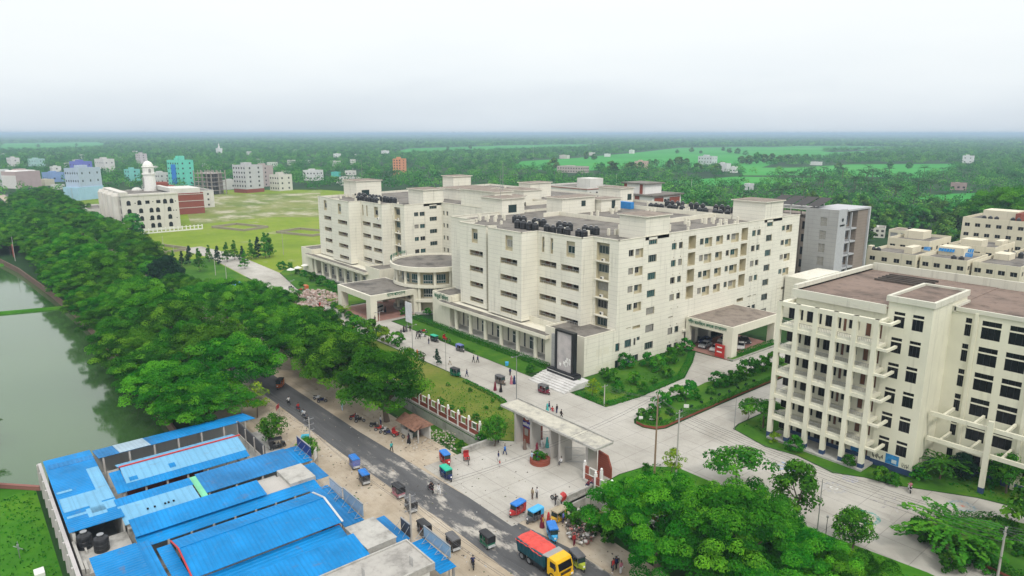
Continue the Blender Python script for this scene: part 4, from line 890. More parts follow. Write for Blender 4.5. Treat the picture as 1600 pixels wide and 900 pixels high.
# brick building under construction behind the mosque
bk = blockhouse('brick_building', 'unfinished red brick building with pale floor bands right of the mosque', 'building', -391, 20, 40, 25, 12.5, M['brickred'], 3, 0, 0, trim=M['offwhite'], bands=True, roof=M['roofc'], extras=[(-6, 19, -11, 11, 3.6, 2), (-19, -12, -10, 0, 6, 4)])
blockhouse('brick_shed', 'long grey roofed brick shed behind the mosque dome', 'shed', -425, 26, 40, 46, 11, M['offwhite'], 3, 5, 6, roof=M['roofc'], extras=[(-12, 0, -10, 4, 3.5, 4)])
# town beyond: (name, label, category, px, py of the base, width px, depth m, height px, material, floors, windows)
PASTEL = lambda c: wall_mat('render', c, 0, .25)
TOWN = [
 ('apartment_block', 'pale blue four storey house with blue ground floor left of the mosque', 'house', 135, 312, 32, 20, 40, PASTEL((.42, .50, .62)), 4, 6),
 ('apartment_block', 'mint green six storey house with bright blue balconies above the mosque', 'house', 285, 290, 34, 16, 34, PASTEL((.16, .62, .48)), 5, 5),
 ('office_block', 'pale grey five storey apartment block with red ground floor across the field', 'apartment block', 390, 301, 38, 18, 38, PASTEL((.50, .50, .52)), 6, 5),
 ('office_block', 'brownish unfinished block right behind the pale grey five storey block', 'apartment block', 412, 292, 18, 18, 29, PASTEL((.45, .38, .36)), 5, 3),
 ('house', 'white two storey house with unfinished wall at the far edge of the field', 'house', 440, 298, 30, 14, 22, PASTEL((.62, .60, .55)), 3, 4),
 ('house', 'white villa with a sea blue side wing beyond the field trees', 'house', 490, 282, 30, 14, 14, PASTEL((.65, .65, .64)), 2, 4),
 ('apartment_block', 'narrow orange apartment tower among the trees', 'apartment block', 625, 273, 19, 13, 23, PASTEL((.68, .30, .16)), 6, 3),
 ('house', 'long white two storey house among trees, upper left', 'house', 165, 267, 34, 14, 15, PASTEL((.66, .65, .62)), 2, 5),
 ('apartment_block', 'pinkish white four storey house standing alone above the mosque minaret', 'house', 222, 256, 14, 12, 13, PASTEL((.60, .54, .55)), 4, 3),
 ('market_hall', 'hall with red and white striped columns and a white roof at far left', 'hall', 36, 294, 33, 24, 20, PASTEL((.46, .36, .35)), 1, 0),
 ('house', 'white and green house at the left edge of the photo beside the striped hall', 'house', 10, 292, 22, 20, 18, PASTEL((.58, .62, .60)), 2, 3),
 ('house', 'blue and magenta painted house among trees, upper left', 'house', 128, 270, 30, 16, 14, PASTEL((.16, .18, .55)), 2, 4),
 ('house', 'low blue house with white roof hut in the left town', 'house', 85, 284, 32, 14, 11, PASTEL((.22, .33, .58)), 1, 4),
 ('house', 'small white house with two windows above the low blue house', 'house', 88, 272, 10, 10, 9, PASTEL((.68, .68, .66)), 2, 2),
 ('house', 'pale teal roofed house at the left among trees', 'house', 58, 260, 20, 14, 9, PASTEL((.38, .58, .56)), 2, 3),
 ('house', 'cream flat roofed shed at the left before the striped hall', 'shed', 72, 290, 20, 10, 7, PASTEL((.62, .58, .46)), 1, 0),
 ('house', 'white house at far left behind the striped hall', 'house', 22, 260, 17, 12, 10, PASTEL((.64, .62, .60)), 2, 3),
 ('house', 'small turquoise house behind the mosque', 'house', 208, 283, 16, 12, 15, PASTEL((.20, .55, .50)), 3, 2),
 ('house', 'white low house right of the mosque minaret', 'house', 252, 287, 24, 12, 14, PASTEL((.60, .60, .58)), 2, 4),
 ('house', 'white house with a grey roof between the unfinished frame and grey block', 'house', 360, 296, 20, 12, 12, PASTEL((.55, .54, .52)), 1, 2),
 ('mosque_far', 'tiny white mosque with a pointed tower far in the trees', 'mosque', 343, 241, 9, 10, 8, PASTEL((.72, .72, .70)), 1, 0),
 ('house', 'turquoise shed roof in trees left of the orange tower', 'shed', 525, 276, 11, 9, 6, PASTEL((.10, .50, .45)), 1, 0),
 ('house', 'white low house in trees left of the orange tower', 'house', 548, 274, 16, 10, 6, PASTEL((.66, .64, .60)), 1, 2),
 ('house', 'white roadside house far left of the rice field', 'house', 527, 246, 10, 12, 5, PASTEL((.74, .74, .72)), 1, 0),
 ('house', 'long white shed at the near left end of the far rice field', 'shed', 602, 240, 13, 12, 4, PASTEL((.74, .74, .72)), 1, 0),
 ('school', 'long unfinished pinkish school with red stair tower beyond the hospital', 'school', 895, 270, 62, 16, 9, PASTEL((.48, .42, .38)), 2, 10),
 ('house', 'two storey salmon house with white columns behind the hospital', 'house', 1002, 264, 22, 14, 11, PASTEL((.56, .42, .34)), 2, 4),
 ('school', 'white stepped three storey building at the edge of the rice field', 'school', 1105, 261, 30, 18, 15, PASTEL((.56, .57, .60)), 3, 5),
 ('house', 'white gable barn right of the stepped white building', 'barn', 1130, 268, 22, 12, 11, PASTEL((.62, .62, .62)), 1, 0),
 ('house', 'small white block with two windows right of the white barn', 'house', 1146, 270, 12, 8, 8, PASTEL((.70, .70, .68)), 1, 2),
 ('house', 'long low white roofed farm shed in the rice field', 'farm shed', 882, 248, 19, 10, 5, PASTEL((.62, .56, .52)), 1, 0),
 ('house', 'small white roofed farm shed right of the long one', 'farm shed', 925, 243, 11, 8, 4, PASTEL((.66, .64, .60)), 1, 0),
 ('house', 'white farm shed beside the lone dark tree in the rice', 'farm shed', 949, 245, 11, 8, 4, PASTEL((.70, .70, .70)), 1, 0),
 ('house', 'white hut alone in the middle of the rice field', 'hut', 987, 240, 9, 8, 5, PASTEL((.72, .70, .68)), 1, 0),
 ('house', 'white house far right among trees above the fields', 'house', 1512, 255, 16, 10, 9, PASTEL((.72, .72, .72)), 2, 2),
 ('house', 'tin roofed farmhouse by a pond among the right trees', 'farmhouse', 1497, 297, 24, 10, 8, PASTEL((.36, .27, .25)), 1, 3),
 ('house', 'grey white hut under trees right of the hospital', 'hut', 1170, 297, 15, 8, 8, PASTEL((.60, .60, .62)), 1, 0),
 ('house', 'white hut row at the left end of the right rice field', 'hut', 1275, 258, 20, 8, 4, PASTEL((.68, .68, .66)), 1, 0),
 ('house', 'white roofed house between palms and the cream flats', 'house', 1370, 371, 26, 10, 12, PASTEL((.60, .58, .52)), 2, 3),
]
TOWNPOS = []
for (nm, lb, ct, px, py, wpx, dep, hpx, mat, fl, nw) in TOWN:
    b = G(px, py); dd = (b - CAM).length; w = wpx * dd / FPX; dz = (b - CAM); h = hpx * dd / FPX / max(.5, math.sqrt(1 - (dz.z / dd) ** 2))
    w = w / 1.35; fwd = Vector((b.x - CAM.x, b.y - CAM.y)).normalized()
    x, y = b.x + fwd.x * dep * .4, b.y + fwd.y * dep * .4
    nm = 'house' if nm == 'mosque_far' else nm
    t = blockhouse(nm, lb, ct, x, y, w, dep, h, mat, fl, nw, max(1, nw // 2) if nw else 0, rz=R(14 if px > 800 else 24) + ((px * 7) % 11 - 5) * .03, win=(min(1.7, w / max(nw, 1) * .5), min(1.6, h / fl * .5)), extras=[(-w * .25, w * .05, -dep * .2, dep * .2, min(2.6, h * .2), 1)])
    TOWNPOS.append((x, y, max(w, dep) * .75))
    if nm == 'market_hall':
        mb = MB()
        for k in range(11): a = -w / 2 + w * (k + .5) / 11; mb.box(a - .5, a + .5, -dep / 2 - .4, -dep / 2 - .003, 0, h * .8)
        mb.build('column', M['white'], t, local=True); mb = MB(); mb.lathe((0, 0, 0), [(h * .16, -w / 2), (h * .16, w / 2)], 12); mb = MB(); mb.hexa([(-w / 2, -dep / 2, h * .82), (w / 2, -dep / 2, h * .82), (w / 2, dep / 2, h * .82), (-w / 2, dep / 2, h * .82), (-w / 2 + 1, -dep / 3, h * 1.1), (w / 2 - 1, -dep / 3, h * 1.1), (w / 2 - 1, dep / 3, h * 1.1), (-w / 2 + 1, dep / 3, h * 1.1)]); mb.build('roof', M['white'], t, local=True)
    if 'pointed tower' in lb:
        mb = MB(); mb.lathe((0, 0, 0), [(2, 0), (2, h * 1.2), (.1, h * 2.0)], 8); mb.build('tower', M['white'], t, local=True)
    if 'mint green' in lb:
        mb = MB(); mb.box(-w * .1, w * .2, -dep / 2 - 1.2, -dep / 2 - .003, 2, h * .86); mb.build('balcony', paint((.02, .20, .62), .5, .15), t, local=True); mb = MB(); mb.box(-w * .2, w * .1, -2, 4, h, h + 4.5); mb.build('stair_room', mat, t, local=True)
    if 'red ground floor' in lb:
        mb = MB(); mb.box(-w / 2 - .1, w / 2 + .1, -dep / 2 - .1, dep / 2, 0, 3.2); mb.build('ground_floor', M['brickred'], t, local=True)
    if lb.startswith('pale blue'):
        mb = MB(); mb.box(-w / 2 - 1, w / 2 + 1, -dep / 2 - 2, dep / 2, 0, h * .42); mb.build('ground_floor', PASTEL((.36, .56, .72)), t, local=True)
hr = random.Random(31); WH = PASTEL((.64, .63, .60)); k = 0
while k < 40:
    px, py = hr.uniform(0, 560), hr.uniform(236, 296)
    if 290 < px < 440 and py > 262: continue
    b = G(px, py); sz = hr.uniform(8, 14)
    if any((b.x - q[0]) ** 2 + (b.y - q[1]) ** 2 < (q[2] + sz) ** 2 for q in TOWNPOS): continue
    h = hr.choice((3.6, 3.8, 7, 7.4)); blockhouse('house', 'small whitewashed house half hidden by trees in the left town', 'house', b.x, b.y, sz, sz * .7, h, WH, 1 if h < 5 else 2, 3, 2, rz=hr.uniform(0, 1.5), group='small houses of the left town', roof=M['rust'] if hr.random() < .3 else None); TOWNPOS.append((b.x, b.y, sz * .6)); k += 1
# open concrete frame under construction
b = G(330, 303); fr_ = thing('unfinished_building', 'bare concrete frame of an unfinished five storey building at the field edge', 'construction', (b.x, b.y, 0), R(24))
mb = MB(); w, d, h = 21, 15, 18.5
for k in range(1, 6): mb.box(-w / 2, w / 2, -d / 2, d / 2, k * 3.5 - .3, k * 3.5)
for x in [-w / 2 + .3 + k * (w - .6) / 4 for k in range(5)]:
    for y in (-d / 2 + .3, 0, d / 2 - .3): mb.box(x - .3, x + .3, y - .3, y + .3, 0, h + 1.2)
mb.box(-w / 2 + 3, w / 2 - 3, 2, d / 2 - 1, 0, 17); mb.build('skeleton', wall_mat('raw_concrete', (.33, .29, .27), 0, .3), fr_, local=True); TOWNPOS.append((b.x, b.y, 14))
# ------------------------------------------------------------------ blue market sheds
def m_sheet(name, col, axis=1, pitch=.5, fade=.26, rough=.45):
    t = NT(name); p = t.xyz(); s = t.math('SINE', t.math('MULTIPLY', p[axis], 2 * math.pi / pitch))
    f = t.noise(.22, 4, .6); g = t.noise(1.4, 5, .65)
    c = t.ramp(f, [(.3, mul(col, 1 - fade)), (.7, mul(col, 1 + fade))])
    pan = t.math('FRACT', t.math('MULTIPLY', p[axis], 1 / 2.4)); c = t.mix(t.math('MULTIPLY', t.math('LESS_THAN', pan, .03), .3), c, mul(col, .5))
    c = t.mix(t.math('MULTIPLY', t.step(s, .45, 1.0), .30), c, mul(col, .62)); c = t.mix(t.math('MULTIPLY', t.step(g, .58, .76), .18), c, (.25, .30, .35)); ru = t.step(t.noise(.8, 5, .7, sc3=(1, .35, 1) if axis else (.35, 1, 1)), .61, .72); c = t.mix(t.math('MULTIPLY', ru, .45), c, (.16, .11, .08))
    return t.done(c, rough + .1, 0, .2, s, .04, .6)
BL = (.0005, .20, .51); BL2 = (.012, .17, .42); PB = (.15, .38, .58); PG = (.33, .44, .52)
M['blue'] = m_sheet('blue_sheet', BL); M['blue2'] = m_sheet('faded_blue_sheet', BL2, 1, .55, .3); M['pblue'] = m_sheet('pale_blue_sheet', PB, 1, .9, .12); M['pgrey'] = m_sheet('grey_sheet', PG, 1, .55, .12); M['bluex'] = m_sheet('blue_sheet_cross', BL, 0, .5); M['greens'] = m_sheet('green_sheet', (.16, .50, .30), 1, .9)
M['yard'] = M['conc']
def slope(mb, x0, z0, x1, z1, y0, y1, m=0, th=.06):
    mb.hexa([(x0, y0, z0 - th), (x1, y0, z1 - th), (x1, y1, z1 - th), (x0, y1, z0 - th), (x0, y0, z0), (x1, y0, z1), (x1, y1, z1), (x0, y1, z0)], m)
def posts(t, pts, h, mat=None):
    for x, y in pts: mb = MB(); mb.box(x - .12, x + .12, y - .12, y + .12, 0, h); mb.build('post', mat or M['pole'], t)
def goods(mb, x0, x1, y0, y1, n, seed):
    r = random.Random(seed)
    for _ in range(n): x = r.uniform(x0, x1); y = r.uniform(y0, y1); s = r.uniform(.2, .5); mb.box(x - s, x + s, y - s, y + s, .02, r.uniform(.3, 1.1), r.randrange(3))
GOODS = [paint((.25, .06, .04), .7), paint((.10, .12, .10), .8), paint((.36, .30, .22), .8)]
def yys(a, b, st): n = max(1, int(abs(b - a) / st)); return [a + (b - a) * k / n for k in range(n + 1)]
# shed along the pond
t = thing('market_shed', 'narrow blue shed with one grey patch along the pond side of the market', 'market shed', (-14, -76, 0))
mb = MB(); slope(mb, -17.0, 3.9, -11, 5.0, -86.6, -79, 0); slope(mb, -17.0, 3.93, -11, 5.03, -83.9, -79.8, 1); slope(mb, -17, 3.9, -11, 5.0, -79, -64.4, 2); mb.build('roof', [M['blue2'], M['pgrey'], M['blue']], t)
mb = MB(); mb.box(-17, -16.8, -86.5, -64.5, -1.5, 3.8); mb.box(-11.7, -11.5, -86.5, -66, 0, 2.4); mb.build('wall', [M['offwhite']], t); posts(t, [(-11.2, y) for y in yys(-86, -66, 3)], 4.9)
# blue hall across the end
t = thing('market_shed', 'wide flat blue hall with pale patched sheets at the pond corner of the market', 'market shed', (-4, -90, 0))
mb = MB(); slope(mb, -16.6, 4.3, 7.4, 4.55, -92.7, -86.9, 0)
for x0, x1, y0, y1, m in ((-14.5, -12.8, -92.4, -86.95, 2), (-2.3, 1.9, -92.5, -88.4, 1), (-9.8, 1.5, -88.4, -86.93, 1), (-4.6, -4.0, -92.5, -90.8, 1), (1.9, 4.2, -89.8, -86.95, 1), (3.2, 3.8, -92.4, -90.3, 1), (2.6, 5.1, -90.3, -88.3, 1)):
    q = lambda x: 4.3 + .25 * (x + 16.6) / 24 + .035; slope(mb, x0, q(x0), x1, q(x1), y0, y1, m, .03)
mb.build('roof', [M['bluex'], M['pblue'], M['blue2']], t); mb = MB(); mb.box(-16.4, 7.3, -92.4, -92.1, 0, 4.2); mb.box(-16.4, -16.1, -92, -87, -1.5, 4.2); mb.box(-10.8, 7.3, -87.2, -87, 0, 4.2); mb.build('wall', [M['offwhite']], t)
# gabled pale shed with a red ridge
t = thing('market_shed', 'gabled shed with pale blue sheets and a thin red ridge', 'market shed', (-5, -77, 0))
mb = MB(); slope(mb, -9.0, 4.2, -7.2, 4.65, -85, -68.8, 1); slope(mb, -7.2, 4.65, -5.8, 5.1, -85, -68.7, 0); slope(mb, -5.8, 5.1, -1.9, 4.3, -84.9, -69, 1); slope(mb, -1.9, 4.28, -.3, 3.95, -86.3, -69.1, 0); slope(mb, -5.8, 4.7, -1.9, 4.25, -86.3, -84.9, 0)
slope(mb, -3.6, 4.68, -2.6, 4.48, -79.3, -78.5, 0); slope(mb, -3.0, 4.57, -2.2, 4.4, -84.4, -83.4, 0)
mb.box(-5.95, -5.65, -85, -68.6, 5.08, 5.2, 2); mb.build('roof', [M['blue'], M['pblue'], M['red']], t)
mb = MB(); mb.box(-5.2, -5.0, -84.5, -74.5, 0, 3.9); goods(mb, -4.6, -1.0, -84, -70, 46, 3); mb.build('stock', GOODS, t); posts(t, [(-.7, y) for y in yys(-85.5, -69.6, 2.3)] + [(-8.7, y) for y in yys(-84.5, -69.6, 3.5)], 3.9)
mb = MB(); mb.box(-11.6, .4, -68.6, -67.0, .02, .35); mb.build('step', M['conc'], t)
t = thing('sign_frame', 'dark sign hoarding seen from behind at the end of the red ridged shed', 'hoarding', (-5.5, -67, 0))
mb = MB(); mb.box(-11.4, .2, -67.12, -66.98, 3.1, 5.1, 0); mb.box(-11.4, .2, -67.3, -66.8, 3.0, 3.1, 1)
for x in yys(-11.3, .1, 2.9): mb.box(x - .06, x + .06, -67.3, -67.14, 0, 5.1, 1)
mb.build('board', [paint((.07, .07, .075), .6, .2), M['pole']], t)
# the split shed: pale half, green strip, faded blue half
t = thing('market_shed', 'long shed half pale blue, half faded blue with a green strip between', 'market shed', (5, -76, 0))
mb = MB(); slope(mb, 2.6, 4.7, 4.6, 4.55, -87.2, -78.2, 0); slope(mb, 4.6, 4.57, 9.0, 4.15, -87.2, -78.4, 1); slope(mb, 2.6, 4.7, 9.0, 4.15, -78.2, -77.4, 2); slope(mb, 2.2, 4.75, 7.5, 4.3, -77.4, -65.0, 3); slope(mb, 2.2, 4.6, 7.3, 4.2, -65.0, -62.8, 0)
for y in (-84.4, -83.6, -82.4, -82, -81.4): mb.box(7.0, 7.25, y, y + .2, 4.36, 4.5, 4)
mb.build('roof', [M['blue'], M['pblue'], M['greens'], M['blue2'], M['dark']], t); mb = MB(); mb.box(8.6, 8.9, -87, -78, 0, 4.0); mb.box(2.9, 3.1, -87, -66, 0, 2.2); mb.box(7.5, 9.4, -87, -68.4, 3.6, 3.75); mb.build('wall', [M['conc']], t); posts(t, [(2.9, y) for y in yys(-86.5, -65.5, 2.6)] + [(7.2, y) for y in yys(-77, -63, 3.5)], 4.1)
def board(name, label, x0, x1, y, z0, z1, mat, cat='signboard', text=None, tcol=None):
    t = thing(name, label, cat, ((x0 + x1) / 2, y, 0)); mb = MB(); mb.box(x0, x1, y - .06, y + .06, z0, z1, 0); mb.box(x0 - .06, x1 + .06, y - .08, y + .08, z1, z1 + .1, 1); mb.box(x0 - .06, x1 + .06, y - .08, y + .08, z0 - .1, z0, 1)
    n = max(2, int((x1 - x0) / 1.3))
    for k in range(n + 1): x = x0 + (x1 - x0) * k / n; mb.tube((x, y - .1, z0), (x, y - 1.1, z0 + .1), .03, m=1); mb.tube((x, y - .1, z1 - .2), (x, y - 1.2, z0 + .1), .03, m=1)
    for x in (x0 + .1, x1 - .1): mb.box(x - .05, x + .05, y - .2, y - .1, 0, z0, 1)
    mb.build('board', [mat, M['steel']], t); return t
board('signboard', 'dark blue signboard over the split shed awning', 2.3, 7.1, -62.9, 4.6, 6.1, paint((.015, .03, .15), .5, .1))
# ribbed blue shed with a lower eave strip
t = thing('market_shed', 'ribbed blue shed with lower eave strip and grey concrete box at its road end', 'market shed', (12, -76, 0))
mb = MB(); slope(mb, 9.6, 5.0, 13.2, 4.5, -86.9, -71.6, 0); slope(mb, 12.6, 4.2, 14.8, 3.8, -86.9, -65.0, 1); mb.build('roof', [M['blue'], M['bluex']], t)
mb = MB(); mb.box(9.0, 12.8, -71.6, -68.3, 3.9, 4.2, 1); mb.box(8.0, 12.8, -68.3, -64.8, 3.4, 4.6, 0); mb.box(8.3, 12.4, -71.5, -65.2, 0, 3.4, 0); mb.box(9.8, 10.0, -86.5, -71.6, 0, 4.5, 0); mb.build('wall', [M['conc'], M['pole']], t)
mb = MB(); slope(mb, 7.9, 4.1, 12.8, 4.0, -64.8, -62.9); mb.build('awning', M['blue2'], t); posts(t, [(14.7, y) for y in yys(-86.4, -66, 2.5)], 3.8); mb = MB(); goods(mb, 13.2, 15, -86, -66, 30, 8); mb.build('stock', GOODS, t)
# the big gable
t = thing('market_shed', 'largest bright blue gabled shed with white capping at its road end', 'market shed', (21, -75, 0))
mb = MB(); slope(mb, 17.1, 4.8, 20.6, 5.6, -84.1, -67.3, 0); slope(mb, 20.6, 5.6, 25.6, 4.6, -84.1, -67.2, 0); slope(mb, 25.2, 4.1, 27.4, 3.7, -84, -67.4, 1); slope(mb, 17.0, 4.4, 26, 4.4, -85.6, -84.1, 1)
for x0, z0, x1, z1 in ((17.1, 4.86, 20.6, 5.68), (20.6, 5.68, 25.6, 4.68)): slope(mb, x0, z0, x1, z1, -67.25, -67.0, 2, .1); slope(mb, x0, z0, x1, z1, -84.2, -84.04, 3, .1)
mb.box(20.5, 20.7, -84.1, -67.3, 5.58, 5.66, 1); mb.build('roof', [M['blue'], M['bluex'], M['alu'], M['red']], t)
mb = MB(); slope(mb, 15.6, 4.3, 25.8, 3.9, -66.95, -64.4); mb.build('awning', M['blue2'], t); posts(t, [(27.1, y) for y in yys(-83.5, -68, 2.2)] + [(17.3, y) for y in yys(-83.5, -68, 2.6)], 3.7); mb = MB(); mb.box(16.6, 16.8, -83.8, -67.5, 0, 2.1, 1); goods(mb, 26, 28, -83, -68, 30, 4); goods(mb, 17, 25, -66.8, -65, 14, 5); mb.build('stock', GOODS, t)
board('signboard', 'slatted white signboard in front of the big gable awning', 16.2, 19.8, -64.3, 4.3, 5.5, M['alu']); board('signboard', 'grey blue signboard in front of the big gable awning', 20.0, 25.2, -64.2, 4.0, 5.6, paint((.24, .33, .42), .4, .1))
# nearest ribbed shed with concrete box
t = thing('market_shed', 'ribbed deep blue shed at the bottom edge joined to a square concrete box', 'market shed', (30, -74, 0))
mb = MB(); slope(mb, 29.1, 4.9, 33.0, 4.2, -90, -67.5); mb.build('roof', M['blue'], t); mb = MB(); mb.box(27.0, 32.4, -67.4, -63.8, 3.2, 4.5, 0); mb.box(27.3, 32.1, -67.3, -64.2, 0, 3.2, 1); mb.box(29.3, 29.5, -89, -67.6, 0, 4.6, 1); mb.box(26.9, 32.5, -67.5, -63.7, 4.5, 4.56, 0); mb.build('wall', [M['conc'], M['offwhite']], t)
mb = MB(); slope(mb, 26.8, 4.1, 32.8, 3.9, -63.8, -62.2); mb.build('awning', M['blue2'], t); posts(t, [(32.6, y) for y in yys(-89, -68, 3)], 4.1)
board('signboard', 'small dark signboard standing beyond the square concrete roof box', 30.2, 32.2, -61.8, 3.6, 5.2, paint((.04, .045, .06), .5, .1))
t = thing('shop_building', 'flat roofed concrete shop with stained grey roof at the bottom edge of the photo', 'shop', (36, -70, 0))
mb = MB(); mb.box(33.1, 39.0, -86, -62.8, 3.4, 4.1, 0); mb.box(33.3, 38.8, -85.8, -63.4, 0, 3.4, 1); mb.box(33.1, 39.0, -63.0, -62.8, 4.1, 4.25, 2); mb.box(38.8, 39.0, -86, -63.0, 4.1, 4.25, 2); mb.box(33.1, 33.3, -86, -63.0, 4.1, 4.25, 2)
mb.build('wall', [roof_mat('shop_roof', (.38, .365, .335), (.20, .19, .175), .5, .3), M['offwhite'], M['conc']], t)
mb = MB(); slope(mb, 33.2, 3.5, 39.9, 3.3, -62.75, -60.6); mb.build('awning', M['bluex'], t); posts(t, [(39.6, -60.8), (33.5, -60.8)], 3.3, M['steel']); mb = MB()
for x, y in ((36.0, -70), (37.4, -65)): [mb.tube((x + .25 * k, y, 4.1), (x + .25 * k, y, 5.2), .03) for k in range(3)]
mb.build('rebar', M['steel'], t)
board('signboard', 'long pale blue signboard along the shop awning at the bottom edge', 33.2, 38.6, -60.5, 3.7, 5.0, paint((.25, .36, .46), .4, .1))
t = thing('market_shed', 'flat deep blue roof beside the two black tanks at the bottom left of the market', 'market shed', (20, -89, 0))
mb = MB(); slope(mb, 14.6, 4.6, 30, 4.4, -91.8, -87.2, 0); slope(mb, 14.6, 4.45, 30, 4.2, -87.2, -85.9, 1); mb.build('roof', [M['bluex'], M['blue']], t); mb = MB(); mb.box(15, 29.5, -91.4, -87.4, 0, 4.1); mb.build('wall', [M['offwhite']], t)
t = thing('tank_platform', 'weathered flat concrete roof under the two big black market tanks', 'roof terrace', (11, -89.5, 0))
mb = MB(); mb.box(7.5, 14.4, -92.6, -87, 0, 2.6, 0); mb.box(7.5, 14.4, -92.6, -92.3, 2.6, 3.4, 0); mb.box(7.6, 10, -91.6, -91.4, 2.6, 3.0, 0); mb.box(12.2, 14.3, -92.2, -91.9, 2.6, 3.2, 0); mb.build('slab', [M['conc']], t)
for (x, y, lb) in ((8.3, -91.4, 'big black ribbed water tank on the market roof, nearer the long wall'), (10.2, -90.0, 'big black ribbed water tank on the market roof, nearer the blue sheds')): put_tank(x, y, 2.6, lb, 'big market tanks', 1.25)
mb = MB(); mb.box(-17.2, 40, -93.3, -92.9, -.1, 3.9)
for x in yys(-16.8, 39, 3): mb.box(x - .15, x + .15, -93.5, -93.31, 0, 3.9)
tag(mb.build('compound_wall', wall_mat('grey_rendered_wall', (.46, .44, .43), 0, .4)), 'tall grey ribbed boundary wall between market roofs and green lawn', 'wall')
mb = MB(); n = 40; a0 = Vector((-16.8, -93.4)); a1 = Vector((-95, -168))
d = (a1 - a0).normalized(); q = Vector((-d.y, d.x)) * .25
mb.hexa([(*(a0 - q), -1.6), (*(a1 - q), -1.6), (*(a1 + q), -1.6), (*(a0 + q), -1.6), (*(a0 - q), .6), (*(a1 - q), .6), (*(a1 + q), .6), (*(a0 + q), .6)])
tag(mb.build('retaining_wall', wall_mat('red_brick', (.27, .12, .10), .5, .5)), 'weathered red brick wall between the green lawn and the pond', 'retaining wall')
mb = MB()
for a, b in zip(POND[1:8], POND[2:9]):
    mb.hexa([(a[0], a[1] - .15, -1.7), (b[0], b[1] - .15, -1.7), (b[0], b[1] + .2, -1.7), (a[0], a[1] + .2, -1.7), (a[0], a[1] - .15, .45), (b[0], b[1] - .15, .45), (b[0], b[1] + .2, .45), (a[0], a[1] + .2, .45)])
tag(mb.build('retaining_wall', wall_mat('old_brick', (.16, .105, .08), .5, .6)), 'old brick retaining wall under the roadside trees along the pond', 'retaining wall')
# small things on the bright lawn
mb = MB(); c = G(31, 872); mb.tube((c.x, c.y, 0), (c.x, c.y, 2.2), .05); mb.tube((c.x - .9, c.y - .4, 1.3), (c.x + .9, c.y + .4, 1.5), .05); mb.box(c.x - .18, c.x + .18, c.y - .1, c.y + .1, 1.2, 1.8); tag(mb.build('scarecrow', M['steel']), 'thin grey post with a crossbar standing on the bright lawn', 'post')
c = G(62, 898); mb = MB(); mb.box(c.x - .7, c.x + .7, c.y - .5, c.y + .5, 0, .5); tag(mb.build('concrete_box', M['white']), 'small white concrete box at the bottom edge of the bright lawn', 'box')

# ------------------------------------------------------------------ campus gate
gt = thing('campus_gate', 'long flat concrete gate roof on grey pillars over the campus entrance', 'gate', (22, -29, 0))
mb = MB(); mb.box(11.2, 33.0, -31.3, -27.5, 5.35, 5.7, 0); mb.box(11.4, 32.8, -31.1, -27.7, 5.7, 5.73, 1); mb.box(11.2, 33, -27.6, -27.45, 5.7, 5.95, 0); mb.build('roof_slab', [M['conc'], roof_mat('gate_roof', (.45, .43, .36), (.30, .29, .26), .4, .8)], gt)
for (x0, x1, y0, y1) in ((14.7, 15.1, -31.2, -29.6), (17.9, 18.3, -30.6, -28.6), (22.5, 22.9, -30.6, -28.2), (24.6, 25.0, -30.6, -28.0), (30.0, 30.5, -30.2, -28.2)):
    p = MB(); p.box(x0, x1, y0, y1, 0, 5.35); p.build('pillar', M['greyw'] if False else M['pole'], gt)
mb = MB(); mb.box(15.1, 17.9, -29.6, -27.8, 0, 5.34, 0); mb.build('guard_room', M['brickred'], gt)
mb = MB(); mb.box(15.5, 16.4, -29.68, -29.605, 1.3, 2.5); mb.build('window', M['curt'], gt); mb = MB(); mb.box(16.9, 17.6, -29.68, -29.605, 0, 2.3); mb.build('door', M['dark'], gt)
mb = MB(); mb.box(15.12, 17.88, -29.74, -29.606, 2.75, 3.75, 0); mb.box(16.6, 17.86, -29.74, -29.606, 3.82, 4.9, 0); mb.build('name_board', paint((.02, .02, .22), .4, .1), gt)
text_mesh('মেডিকেল কলেজ', .75, M['white'], 'lettering', gt, (16.5, -29.77, 3.25), (1, 0, 0), width=2.55); text_mesh('শহীদ', .42, M['white'], 'lettering', gt, (17.23, -29.77, 4.6), (1, 0, 0), width=.7); text_mesh('হাসপাতাল', .42, M['white'], 'lettering', gt, (17.23, -29.77, 4.1), (1, 0, 0), width=1.05)
em = MB(); em.lathe((0, 0, 0), [(.5, 0), (.5, .06), (.01, .06)], 18); em.xf(Matrix.Translation((16.0, -29.61, 4.55)) @ Matrix.Rotation(R(90), 4, 'X')); em.build('emblem', M['white'], gt)
for (x, y0, y1) in ((18.6, -30.4, -28.6), (29.8, -26, -27)): pass
def grille(x0, y0, x1, y1, h=2.6):
    mb = MB(); a = Vector((x0, y0, 0)); b = Vector((x1, y1, 0)); n = max(4, int((b - a).length / .16))
    for k in range(n + 1): p = a.lerp(b, k / n); mb.tube((p.x, p.y, .15), (p.x, p.y, h), .018, n=4)
    for z in (.2, h * .5, h): mb.tube((a.x, a.y, z), (b.x, b.y, z), .035, n=4)
    for k in range(4): z = .3 + h * k / 4.4; mb.tube((a.x, a.y, z), (b.x, b.y, z), .014, n=4)
    mb.build('gate_leaf', M['steel'], gt)
grille(18.4, -28.6, 19.6, -27.2); grille(25.1, -29.6, 27.4, -27.4); grille(22.4, -28.2, 20.8, -26.4)
